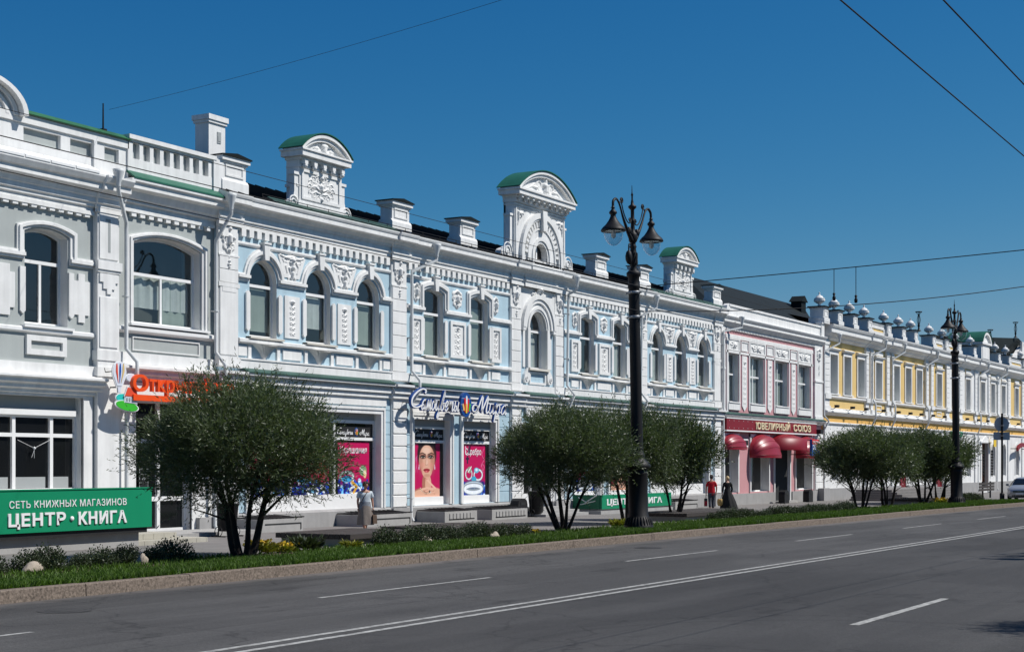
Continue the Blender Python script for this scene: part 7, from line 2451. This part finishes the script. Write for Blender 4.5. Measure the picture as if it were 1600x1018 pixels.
for i in range(5):
    mb = MB(o3); mb.box(101.5 + .35 * i, 119, 27.2 + .45 * i, 31.5, zg(104) - .4, zg(104) + .15 + .15 * i); mb.build('step', M['paving'], t)
t = empty('slat_bench', (117.5, 26.0, zg(117)), label='dark slatted back of a bench beside the parked car', cat='bench')
mb = MB()
for sx in (-1.1, 1.4):
    mb.box(sx - .07, sx + .07, -.05, .05, 0, 1.25)
mb.build('post', M['iron'], t)
sm_ = MB(); sm_.box(-2.6, 2.4, -.09, -.05, 0, .17); sme = sm_.mesh('slat', M['wood'])
for k in range(3):
    link('slat', sme, t, (0, 0, .55 + .22 * k))
t = empty('road_sign', (107.4, 22.7, zg(107)), R(-8), label='grey backs of a round and a rectangular road sign on a black post', cat='road sign')
mb = MB(); mb.tube([(0, 0, -.1), (0, 0, 5.95)], .075, 8); mb.lathe(0, 0, [(.16, 0), (.16, .5), (.09, .55)], 10); mb.build('post', M['iron'], t)
mb = MB(); v_ = [(.50 * math.cos(a), 5.22 + .50 * math.sin(a)) for a in np.linspace(0, 2 * PI, 25)[:-1]]; mb.poly([(x + .0, z) for x, z in v_], .09, .12)
d = mb.build('round_plate', M['signback'], t, (0, 0, 0)); d.rotation_euler = (0, 0, R(-55))
mb = MB(); mb.poly([(-.55, 4.15), (.55, 4.15), (.55, 4.68), (-.55, 4.68)], .09, .12); d = mb.build('lower_plate', M['signback'], t); d.rotation_euler = (0, 0, R(-55))
mb = MB(); mb.box(-.1, .1, -.12, .1, 5.1, 5.16); mb.box(-.1, .1, -.12, .1, 4.4, 4.46); mb.build('bracket', M['steel'], t)

# ------------------------------------------------------------------ overhead cables
def cable(pts, r, label, sag=0.0, n=14):
    P = []
    for a, b in zip(pts, pts[1:]):
        a, b = Vector(a), Vector(b)
        for i in range(n):
            u = i / n
            q = a.lerp(b, u); q.z -= sag * 4 * u * (1 - u) * (b - a).length / 20
            P.append(q)
    P.append(Vector(pts[-1]))
    mb = MB(tuple(P[0])); mb.tube(P, r, 5)
    o = mb.build('overhead_cable', M['wire'], None, tuple(P[0]))
    return tag(o, label, 'cable')
cable([(-10, 22.0, 8.35), (47.3, 22.0, 8.12)], .011, 'upper of two cables along the facades, ending at the big lamp', .05)
cable([(-10, 22.0, 7.95), (47.3, 22.0, 7.28)], .011, 'lower of two cables along the facades, ending at the big lamp', .05)
cable([(47.8, 21.9, 8.15), (49.4, 9.6, 8.75), (50.6, -2, 9.3)], .016, 'upper span cable from the big lamp across the road to the right', .05)
cable([(47.9, 21.9, 7.30), (57.9, 11.5, 8.55), (66, 3, 9.4)], .016, 'lower span cable from the big lamp across the road to the right', .35)
cable([(-10, 4.5, 6.5), (140, 4.5, 6.5)], .0085, 'thick trolley wire crossing the upper right sky, lower one')
cable([(-10, 3.65, 6.5), (140, 3.65, 6.5)], .0085, 'thick trolley wire crossing the upper right sky, nearer the corner')
cable([(-10, 14.6, 6.45), (140, 14.6, 6.2)], .005, 'thin trolley wire seen in front of the roofs and gables')
cable([(34.2, 33.4, 12.75), (30.3, 17.45, 12.66), (26.6, 2, 12.7)], .005, 'thin wire rising from the roof rod of the grey house into the sky', .12)
for i, (x, y, z0, z1) in enumerate(((48.62, 15.6, 8.43, 7.55), (48.71, 14.9, 8.47, 7.45))):
    t = empty('wire_hanger', (x, y, z1), label=('left' if i == 0 else 'right') + ' one of two insulator hangers below the upper span cable', cat='insulator')
    mb = MB(); mb.tube([(0, 0, z0 - z1), (0, 0, 0)], .012, 5); mb.build('rod', M['wire'], t)
    mb = MB(); mb.lathe(0, 0, [(0, -.16), (.05, -.14), (.06, -.04), (.03, 0), (.05, .08), (0, .12)], 8); mb.build('insulator', M['iron'], t)

# ------------------------------------------------------------------ the opposite side of the street, behind the viewer: only reflected in the panes
t = empty('opposite_house', (45, -22, zg(45)), label='plain house row on the near side behind the viewer, seen only mirrored in panes', cat='building')
o3 = (45, -22, zg(45))
mb = MB(o3); mb.box(-60, 170, -34, -18, -1.5, 11.0); mb.build('wall', M['grey'], t)
mb = MB(o3)
for k in range(70):
    for z in (1.0, 6.2):
        mb.box(-58 + 3.2 * k, -56.4 + 3.2 * k, -18.02, -17.95, z, z + 2.4)
mb.build('windows', M['shopglass'], t)
# ------------------------------------------------------------------ people
def skin_mesh(name, joints, edges, mats, root=0, sub=2):
    """joints: [(x, y, z, radius)]; one continuous tapered surface"""
    me = bpy.data.meshes.new(name)
    me.from_pydata([j[:3] for j in joints], edges, [])
    o = bpy.data.objects.new(name, me)
    COL.objects.link(o)
    o.modifiers.new('skin', 'SKIN')
    sv = me.skin_vertices[0].data
    for i, j in enumerate(joints):
        r = j[3] if isinstance(j[3], tuple) else (j[3], j[3])
        sv[i].radius = r
        sv[i].use_root = i == root
    m = o.modifiers.new('sub', 'SUBSURF'); m.levels = sub; m.render_levels = sub
    dg = bpy.context.evaluated_depsgraph_get()
    out = bpy.data.meshes.new_from_object(o.evaluated_get(dg))
    bpy.data.objects.remove(o); bpy.data.meshes.remove(me)
    out.materials.clear(); out.materials.append(mats)
    for p in out.polygons:
        p.use_smooth = True
    out.name = name
    return out
M['skin'] = mat('tanned_skin', (0.42, 0.22, 0.15), .55, .06, 20)
M['skinlight'] = mat('light_skin', (0.55, 0.33, 0.24), .55, .06, 20)
M['hairdark'] = mat('dark_hair', (.02, .012, .009), .5, .3, 30)
M['hairblond'] = mat('blond_hair', (.50, .37, .20), .55, .3, 30)
M['tee'] = mat('crimson_cotton', srgb(176, 22, 38), .9, .10, 8, .3, 12)
M['jeans'] = mat('grey_denim', (.06, .065, .08), .9, .2, 10, .3, 14)
M['blackcloth'] = mat('black_cloth', (.014, .014, .015), .85, .3, 8, .4, 10)
M['paleblouse'] = mat('pale_blue_blouse', (.50, .56, .60), .9, .12, 8, .4, 14)
M['skirt'] = mat('grey_brown_skirt', (.20, .17, .15), .9, .15, 10, .4, 14)
M['print_belt'] = mat('patterned_grey_cloth', (.22, .24, .27), .9, .55, 26)
M['bagbrown'] = mat('brown_leather', (.14, .09, .06), .55, .2, 12)
M['bagdark'] = mat('dark_leather', (.03, .025, .022), .5, .2, 12)
M['bagtan'] = mat('tan_wicker', (.50, .33, .12), .7, .25, 20)
M['bagred'] = mat('red_plastic', srgb(190, 24, 48), .5, .1, 6)
M['shoe'] = mat('dark_shoe', (.02, .02, .02), .5, .1, 6)
M['shoelight'] = mat('pale_shoe', (.5, .48, .44), .6, .1, 6)

def head_mesh(name, m, bend=0):
    """skull with brow, nose, chin, ears and eye hollows; faces -y, origin at the chin"""
    bm = bmesh.new()
    bmesh.ops.create_uvsphere(bm, u_segments=24, v_segments=18, radius=1)
    for v in bm.verts:
        x, y, z = v.co
        w = .074 * (1 - .22 * max(0, -z) ** 1.5)
        d = .098 - .012 * max(0, -z)
        nx, ny, nz = x * w, y * d - .004, z * .118 + .118
        if y < -.2:
            f = max(0, 1 - abs(x) * 3.2)
            if -.28 < z < .12:
                ny -= .020 * f * (1 - abs(z + .12) / .22) if abs(z + .12) < .22 else 0     # nose
            if abs(z + .36) < .10:
                ny -= .006 * max(0, 1 - abs(x) * 2)                                         # lips
            if z < -.75:
                ny -= .010
            e = math.hypot(abs(x) - .36, (z - .06) * 1.6)
            if e < .22:
                ny += .008 * (1 - e / .22)
        v.co = (nx, ny, nz)
    for f in bm.faces:
        f.smooth = True
    for s in (-1, 1):
        r = bmesh.ops.create_uvsphere(bm, u_segments=8, v_segments=6, radius=1)
        for v in r['verts']:
            v.co = Vector((v.co.x * .010 + s * .074, v.co.y * .020 + .006, v.co.z * .030 + .115))
    me = bpy.data.meshes.new(name); bm.to_mesh(me); bm.free(); me.materials.append(m)
    return me
def face_bits(parent, loc, rot):
    mb = MB()
    for s in (-1, 1):
        mb.box(s * .027 - .010, s * .027 + .010, -.094, -.088, .122, .129)
        mb.box(s * .027 - .014, s * .027 + .014, -.097, -.090, .142, .147)
    mb.build('eyes', M['hairdark'], parent, loc).rotation_euler = rot
    mb = MB(); mb.box(-.020, .020, -.098, -.090, .072, .080); mb.build('lips', M['tee'], parent, loc).rotation_euler = rot

def hair_mesh(name, m, rx, ry, rz, cx, cy, cz, cut=-.25, seed=1, curl=.0):
    rng = random.Random(seed)
    bm = bmesh.new()
    bmesh.ops.create_icosphere(bm, subdivisions=4, radius=1)
    k = [Vector((rng.uniform(-1, 1), rng.uniform(-1, 1), rng.uniform(-1, 1))) * 6 for _ in range(6)]
    for v in bm.verts:
        f = 1 + curl * sum(math.sin(v.co @ q + i) for i, q in enumerate(k)) / 4
        if v.co.y < -.55 and v.co.z < .45:
            f *= .80
        v.co = Vector((v.co.x * rx, v.co.y * ry, v.co.z * rz)) * f + Vector((cx, cy, cz))
    bmesh.ops.delete(bm, geom=[v for v in bm.verts if v.co.z < cz + cut * rz or (v.co.y < cy - .5 * ry and v.co.z < cz + .25 * rz)], context='VERTS')
    for f in bm.faces:
        f.smooth = True
    me = bpy.data.meshes.new(name); bm.to_mesh(me); bm.free(); me.materials.append(m)
    return me

def hand(parent, wrist, dirv, out, m, size=1.0, curl=.9):
    """palm, four unequal fingers bent round a grip, and a thumb from the side of the palm"""
    d = Vector(dirv).normalized(); o = Vector(out).normalized(); s = d.cross(o).normalized(); o = s.cross(d)
    w = Vector(wrist)
    J = [(*w, .024 * size), (*(w + d * .05 * size), .032 * size), (*(w + d * .085 * size), .030 * size)]
    me = skin_mesh('hand', [(J[0][0], J[0][1], J[0][2], (.026 * size, .018 * size)), (J[1][0], J[1][1], J[1][2], (.036 * size, .018 * size)), (J[2][0], J[2][1], J[2][2], (.038 * size, .016 * size))], [(0, 1), (1, 2)], m, 0, 1)
    bm = bmesh.new(); bm.from_mesh(me)
    for k, (off, ln) in enumerate(((-.028, .066), (-.009, .076), (.010, .070), (.028, .055))):
        p = w + d * .075 * size + s * off * size
        a1, a2, a3 = .25 * curl, .95 * curl, 1.7 * curl
        pts = [p]
        for a, f in ((a1, .45), (a2, .32), (a3, .23)):
            pts.append(pts[-1] + (d * math.cos(a) + o * math.sin(a)) * ln * f * size * 1.2)
        fm = skin_mesh('finger', [(*q, .0095 * size * (1 - .12 * i)) for i, q in enumerate(pts)], [(0, 1), (1, 2), (2, 3)], m, 0, 1)
        bm.from_mesh(fm); bpy.data.meshes.remove(fm)
    p = w + d * .03 * size - s * .028 * size
    pts = [p, p + (d * .6 - s * .5 + o * .4).normalized() * .035 * size, p + (d * .75 - s * .35 + o * .75).normalized() * .066 * size]
    fm = skin_mesh('thumb', [(*q, .011 * size) for q in pts], [(0, 1), (1, 2)], m, 0, 1)
    bm.from_mesh(fm); bpy.data.meshes.remove(fm)
    bm.to_mesh(me); bm.free()
    for p_ in me.polygons:
        p_.use_smooth = True
        p_.material_index = 0
    link('hand', me, parent)

def shoe(parent, x, y, z, m, yaw=0, pitch=0):
    me = skin_mesh('shoe', [(0, .07, .045, (.036, .045)), (0, -.02, .04, (.04, .04)), (0, -.12, .03, (.042, .030)), (0, -.175, .025, (.028, .022))], [(0, 1), (1, 2), (2, 3)], m, 0, 1)
    link('shoe', me, parent, (x, y, z), (pitch, 0, yaw))

def skirt_mesh(name, m, prof, n=40, folds=9, amp=.06, sx=1.0, sy=.8, shift=None):
    """prof: (z, radius, fold amount)"""
    vs = []
    for z, r, f in prof:
        for i in range(n):
            a = 2 * PI * i / n
            rr = r * (1 + f * amp * math.sin(folds * a + z * 2.0) + f * amp * .5 * math.sin(folds * .5 * a + 1.3))
            dx, dy = shift(z) if shift else (0, 0)
            vs.append((rr * sx * math.cos(a) + dx, rr * sy * math.sin(a) + dy, z))
    fs = [(j * n + i, j * n + (i + 1) % n, (j + 1) * n + (i + 1) % n, (j + 1) * n + i) for j in range(len(prof) - 1) for i in range(n)]
    me = bpy.data.meshes.new(name); me.from_pydata(vs, [], fs); me.materials.append(m)
    for p in me.polygons:
        p.use_smooth = True
    return me

def ring_loop(mb, pts, r=.012):
    mb.tube(pts, r, 6)

# all three are modelled facing -y, then turned
def woman_walking():
    t = empty('person', (40.7, 28.6, zg(40.7)), R(-38), label='woman in pale blouse and grey skirt walking with a brown handbag', cat='person')
    t.scale = (1.0, 1.0, 1.0)
    # body: pelvis, spine, neck, legs in mid-stride, arms hanging
    J = [(0, 0, .88, (.15, .11)), (0, -.01, 1.05, (.135, .105)), (0, -.02, 1.24, (.165, .11)), (0, .0, 1.36, (.13, .085)), (0, -.01, 1.43, .052), (0, -.03, 1.50, .048),
         (-.085, -.03, .80, .095), (-.085, -.16, .47, .058), (-.08, -.20, .30, .056), (-.08, -.22, .10, .036), (.085, .04, .80, .095), (.085, .06, .46, .058), (.085, .16, .30, .052), (.085, .24, .13, .036),
         (-.19, .0, 1.33, .055), (-.235, .03, 1.06, .042), (-.235, -.03, .84, .028), (.19, .0, 1.33, .055), (.24, -.02, 1.06, .042), (.245, -.08, .85, .028)]
    E = [(0, 1), (1, 2), (2, 3), (3, 4), (4, 5), (0, 6), (6, 7), (7, 8), (8, 9), (0, 10), (10, 11), (11, 12), (12, 13), (3, 14), (14, 15), (15, 16), (3, 17), (17, 18), (18, 19)]
    link('body', skin_mesh('body', J, E, M['skin']), t)
    h = link('head', head_mesh('head', M['skin']), t, (0, -.045, 1.455), (R(18), 0, 0))
    face_bits(h, (0, 0, 0), (0, 0, 0))
    link('hair', hair_mesh('hair', M['hairdark'], .105, .118, .118, 0, .012, .145, -.55, 3, .16), h)
    TJ = [(0, 0, .84, (.195, .16)), (0, -.01, 1.02, (.18, .145)), (0, -.025, 1.23, (.185, .135)), (0, 0, 1.37, (.145, .095)), (-.19, 0, 1.335, .075), (-.235, .02, 1.14, .075), (.19, 0, 1.335, .075), (.24, -.01, 1.14, .075)]
    link('blouse', skin_mesh('blouse', TJ, [(0, 1), (1, 2), (2, 3), (3, 4), (4, 5), (3, 6), (6, 7)], M['paleblouse']), t)
    link('tunic_hem', skirt_mesh('tunic_hem', M['print_belt'], [(.80, .225, .3), (.90, .205, .2), (1.0, .19, .1), (1.04, .186, 0)], folds=5), t)
    link('skirt', skirt_mesh('skirt', M['skirt'], [(.30, .285, 1), (.45, .27, 1), (.62, .245, .7), (.80, .212, .3), (.92, .18, .0)], folds=6, shift=lambda z: (0, -.02)), t)
    hand(t, (-.235, -.03, .84), (0, -.05, -1), (.8, -.4, 0), M['skin'], .95, .5)
    hand(t, (.245, -.08, .85), (0, -.02, -1), (-1, 0, .1), M['skin'], .95, 1.0)
    shoe(t, -.08, -.23, .0, M['shoelight']); shoe(t, .085, .25, .03, M['shoelight'], 0, R(-28))
    mb = MB(); ring_loop(mb, [(.16, .06, 1.42), (.05, -.10, 1.36), (-.08, -.165, 1.20), (-.17, -.12, 1.02)], .013); mb.build('strap', M['bagdark'], t)
    b = empty('handbag', (40.7, 28.6, zg(40.7)), R(-38), label='brown leather handbag hanging from the walking woman\'s hand', cat='handbag')
    mb = MB(); mb.prof(.20, .33, [(-.27, .34), (.13, .34), (.08, .62), (-.22, .62)]); mb.build('bag_body', M['bagbrown'], b)
    mb = MB(); ring_loop(mb, smooth_line([(.265, -.18, .60), (.255, -.14, .76), (.245, -.085, .782), (.255, -.02, .76), (.265, .04, .60)], 4), .011); mb.build('bag_handle', M['bagdark'], b)
woman_walking()

def man_red():
    P0 = (73.4, 30.0, zg(73.4)); rz = R(118)
    t = empty('person', P0, rz, label='person in red t-shirt and grey trousers seen from behind with shopping bag', cat='person')
    J = [(0, 0, .95, (.15, .11)), (0, 0, 1.14, (.135, .10)), (0, -.01, 1.34, (.175, .11)), (0, 0, 1.47, (.14, .085)), (0, 0, 1.55, .055), (0, -.02, 1.62, .05),
         (-.09, -.05, .86, .10), (-.09, -.13, .50, .062), (-.09, -.10, .30, .056), (-.09, -.05, .10, .038), (.09, .05, .86, .10), (.09, .06, .50, .062), (.09, .14, .30, .056), (.09, .20, .12, .038),
         (-.21, 0, 1.44, .058), (-.26, .03, 1.16, .044), (-.25, -.04, .91, .030), (.21, 0, 1.44, .058), (.27, .02, 1.16, .044), (.27, -.03, .91, .030)]
    E = [(0, 1), (1, 2), (2, 3), (3, 4), (4, 5), (0, 6), (6, 7), (7, 8), (8, 9), (0, 10), (10, 11), (11, 12), (12, 13), (3, 14), (14, 15), (15, 16), (3, 17), (17, 18), (18, 19)]
    link('body', skin_mesh('body', J, E, M['skin']), t)
    h = link('head', head_mesh('head', M['skin']), t, (0, -.02, 1.575)); face_bits(h, (0, 0, 0), (0, 0, 0))
    link('hair', hair_mesh('hair', M['hairdark'], .095, .112, .125, 0, .012, .150, -.75, 5, .10), h)
    TJ = [(0, 0, .76, (.225, .19)), (0, 0, .98, (.205, .17)), (0, -.01, 1.30, (.195, .135)), (0, 0, 1.47, (.14, .09)), (-.19, 0, 1.43, .072), (-.25, .02, 1.20, .072), (.19, 0, 1.43, .072), (.26, .01, 1.20, .072)]
    link('t_shirt', skin_mesh('t_shirt', TJ, [(0, 1), (1, 2), (2, 3), (3, 4), (4, 5), (3, 6), (6, 7)], M['tee']), t)
    LJ = [(0, 0, 1.02, (.175, .13)), (-.09, -.05, .84, .118), (-.09, -.13, .50, .085), (-.09, -.07, .11, .075), (.09, .05, .84, .118), (.09, .06, .50, .085), (.09, .18, .14, .075)]
    link('trousers', skin_mesh('trousers', LJ, [(0, 1), (1, 2), (2, 3), (0, 4), (4, 5), (5, 6)], M['jeans']), t)
    hand(t, (-.25, -.04, .91), (0, -.05, -1), (1, 0, 0), M['skin'], 1.0, .6); hand(t, (.27, -.03, .91), (0, -.02, -1), (-1, 0, 0), M['skin'], 1.0, 1.0)
    shoe(t, -.09, -.06, 0, M['shoelight']); shoe(t, .09, .20, .025, M['shoelight'], 0, R(-20))
    b = empty('shopping_bag', P0, rz, label='dark shopping bag with red front carried by the person in red', cat='bag')
    mb = MB(); mb.prof(.22, .36, [(-.24, .22), (.17, .22), (.14, .62), (-.21, .62)]); mb.build('bag_body', M['bagdark'], b)
    mb = MB(); mb.box(.24, .34, -.16, .14, .24, .5); mb.box(.36, .365, -.14, .09, .25, .48); mb.box(.26, .32, .165, .178, .25, .48); mb.build('bag_panel', M['bagred'], b)
    mb = MB(); ring_loop(mb, smooth_line([(.28, -.15, .61), (.275, -.08, .80), (.27, -.035, .832), (.275, .01, .80), (.28, .08, .61)], 4), .010); mb.build('bag_handle', M['bagdark'], b)
man_red()

def woman_black():
    P0 = (74.35, 29.5, zg(74.35)); rz = R(128)
    t = empty('person', P0, rz, label='woman with blond hair in a long black dress seen from behind', cat='person')
    J = [(0, 0, .92, (.15, .11)), (0, 0, 1.10, (.125, .095)), (0, -.01, 1.29, (.155, .10)), (0, 0, 1.41, (.125, .08)), (0, 0, 1.48, .050), (0, -.02, 1.55, .046),
         (-.085, -.04, .82, .10), (-.085, -.10, .48, .06), (-.085, -.08, .28, .054), (-.085, -.04, .09, .036), (.085, .04, .82, .10), (.085, .05, .48, .06), (.085, .12, .28, .054), (.085, .16, .11, .036),
         (-.18, 0, 1.38, .052), (-.235, .03, 1.11, .040), (-.23, -.05, .88, .027), (.18, 0, 1.38, .052), (.25, .02, 1.11, .040), (.26, -.05, .88, .027)]
    E = [(0, 1), (1, 2), (2, 3), (3, 4), (4, 5), (0, 6), (6, 7), (7, 8), (8, 9), (0, 10), (10, 11), (11, 12), (12, 13), (3, 14), (14, 15), (15, 16), (3, 17), (17, 18), (18, 19)]
    link('body', skin_mesh('body', J, E, M['skinlight']), t)
    h = link('head', head_mesh('head', M['skinlight']), t, (0, -.02, 1.505)); face_bits(h, (0, 0, 0), (0, 0, 0))
    hr = link('hair', hair_mesh('hair', M['hairblond'], .095, .112, .120, 0, .012, .150, -.7, 7, .08), h)
    mb = MB((0, 0, 0)); mb.lathe(0, .105, [(0, .10), (.045, .115), (.062, .15), (.05, .19), (0, .205)], 12); mb.build('hair_bun', M['hairblond'], hr)
    TJ = [(0, 0, .98, (.155, .12)), (0, 0, 1.12, (.145, .11)), (0, -.01, 1.28, (.175, .115)), (0, 0, 1.41, (.135, .085)), (-.18, 0, 1.385, .068), (-.235, .03, 1.11, .056), (-.23, -.04, .92, .044), (.18, 0, 1.385, .068), (.25, .02, 1.11, .056), (.26, -.04, .92, .044)]
    link('dress_top', skin_mesh('dress_top', TJ, [(0, 1), (1, 2), (2, 3), (3, 4), (4, 5), (5, 6), (3, 7), (7, 8), (8, 9)], M['blackcloth']), t)
    link('dress_skirt', skirt_mesh('dress_skirt', M['blackcloth'], [(.07, .44, 1), (.22, .42, 1), (.45, .36, 1), (.70, .28, .8), (.90, .205, .4), (1.06, .155, .1), (1.10, .15, 0)], folds=9, amp=.07, sy=.9, shift=lambda z: (-.06 * (1 - z), .05 * (1 - z))), t)
    hand(t, (-.23, -.05, .88), (0, -.05, -1), (1, 0, 0), M['skinlight'], .92, .6); hand(t, (.26, -.05, .88), (0, -.02, -1), (-1, 0, 0), M['skinlight'], .92, 1.0)
    shoe(t, -.085, -.05, 0, M['shoe']); shoe(t, .085, .16, .01, M['shoe'], 0, R(-12))
    b = empty('basket_bag', P0, rz, label='round tan basket bag carried by the woman in black', cat='bag')
    mb = MB(); mb.lathe(0, 0, [(0, .20), (.15, .21), (.21, .28), (.235, .40), (.21, .52), (.18, .57), (.16, .55)], 20); me = mb.mesh('bag_body', M['bagtan'])
    link('bag_body', me, b, (.37, -.03, .02), None, (.72, 1.0, 1))
    mb = MB(); ring_loop(mb, smooth_line([(.32, -.18, .57), (.285, -.10, .76), (.27, -.055, .805), (.285, 0, .76), (.32, .10, .57)], 4), .011); mb.build('bag_handle', M['bagdark'], b)
woman_black()

# ------------------------------------------------------------------ parked car, seen nose-on at the right edge
M['carpaint'] = mat('silver_car_paint', (.46, .48, .50), .28, .03, 3, metal=.55, spec=.5)
M['tyre'] = mat('black_rubber', (.015, .015, .015), .85, .1, 10)
M['headlamp'] = mat('headlamp_glass', (.55, .57, .6), .08, 0, 1, spec=.6)
M['chrome'] = mat('chrome', (.6, .6, .6), .15, 0, 1, metal=1)
def car():
    t = empty('parked_car', (107.2, 21.5, zg(107)), R(2), label='silver hatchback car parked nose-on at the right picture edge', cat='car')
    # sections along +x from the nose: x, half width, z bottom, z shoulder, z top, half width of roof
    S = [(0, .62, .34, .62, .70, .5), (.06, .76, .26, .72, .80, .6), (.22, .84, .22, .80, .90, .66), (.7, .89, .20, .90, 1.02, .70), (1.25, .90, .20, .96, 1.08, .72), (2.05, .90, .20, .98, 1.50, .62), (2.7, .90, .20, .99, 1.60, .60), (3.5, .90, .20, 1.0, 1.58, .60), (4.05, .88, .24, 1.0, 1.42, .58), (4.35, .82, .32, .98, 1.05, .6), (4.42, .7, .4, .9, .95, .55)]
    vs = []; n = 14
    for x, w, zb, zs, zt, wr in S:
        half = [(0, zb), (w * .8, zb), (w, zb + .12), (w * 1.01, (zb + zs) / 2), (w * .97, zs), (wr * 1.05, zt - .04), (wr * .7, zt), (0, zt + .012)]
        ring = [(y, z) for y, z in half] + [(-y, z) for y, z in half[::-1][1:-1]]
        n = len(ring)
        vs += [(x, y, z) for y, z in ring]
    fs = [(j * n + i, j * n + (i + 1) % n, (j + 1) * n + (i + 1) % n, (j + 1) * n + i) for j in range(len(S) - 1) for i in range(n)]
    fs += [list(range(n - 1, -1, -1)), [(len(S) - 1) * n + i for i in range(n)]]
    mb = MB(); mb.add(vs, fs, 0, True); mb.build('body', M['carpaint'], t)
    mb = MB(); mb.add([(1.24, -.68, 1.095), (1.24, .68, 1.095), (2.02, .60, 1.505), (2.02, -.60, 1.505)], [(0, 1, 2, 3)]); mb.add([(1.22, -.30, 1.105), (1.22, .30, 1.105)], []); mb.build('windscreen', M['shopglass'], t)
    for s in (-1, 1):
        mb = MB(); y = s * .875
        mb.add([(1.45, s * .892, 1.05), (2.15, s * .70, 1.47), (3.4, s * .68, 1.50), (3.95, s * .80, 1.08)], [(0, 1, 2, 3)]); mb.build('side_window', M['shopglass'], t)
        mb = MB(); mb.add([(.10, s * .46, .66), (.09, s * .74, .66), (.34, s * .85, .78), (.46, s * .84, .90), (.20, s * .56, .83)], [(0, 1, 2, 3, 4)]); mb.add([(.06, s * .45, .655), (.05, s * .75, .655), (.30, s * .87, .775), (.44, s * .86, .905), (.17, s * .55, .835)], [(0, 1, 2, 3, 4)])
        mb.build('headlight', M['headlamp'], t)
        mb = MB(); mb.tube([(1.45, s * .9, 1.02), (1.42, s * 1.06, 1.05)], .05, 6); mb.box(1.36, 1.50, min(s * .95, s * 1.13), max(s * .95, s * 1.13), 1.02, 1.16); mb.build('mirror', M['carpaint'], t)
        for x in (.85, 3.5):
            mb = MB(); mb.lathe(0, 0, [(.20, -.10), (.30, -.10), (.33, -.07), (.33, .07), (.30, .10), (.20, .10)], 20)
            w = mb.build('wheel', M['tyre'], t, (x, s * .80, .33)); w.rotation_euler = (PI / 2, 0, 0)
            mb = MB(); mb.lathe(0, 0, [(0, .08), (.08, .095), (.205, .075), (.21, .09), (.21, -.08), (0, -.08)], 14); mb.build('rim', M['steel'], w)
        mb = MB(); mb.lathe(0, 0, [(0, 0), (.07, .01), (.08, 0)], 10); f = mb.build('fog_lamp', M['headlamp'], t, (.075, s * .60, .40)); f.rotation_euler = (0, -PI / 2, 0)
    mb = MB(); mb.box(-.012, .03, -.44, .44, .60, .70); mb.box(.0, .04, -.5, .5, .30, .42); mb.build('grille', M['ironmatt'], t)
    mb = MB(); mb.box(-.025, -.012, -.44, .44, .645, .66); mb.box(-.03, -.012, -.07, .07, .625, .675); mb.build('grille_bar', M['chrome'], t)
    mb = MB(); mb.box(-.03, -.013, -.26, .26, .455, .565); mb.build('number_plate', M['letterwhite'], t)
    mb = MB(); mb.tube([(1.26, .2, 1.12), (1.35, -.5, 1.155)], .012, 4); mb.tube([(1.26, -.1, 1.12), (1.38, .45, 1.165)], .012, 4); mb.build('wiper', M['ironmatt'], t)
car()
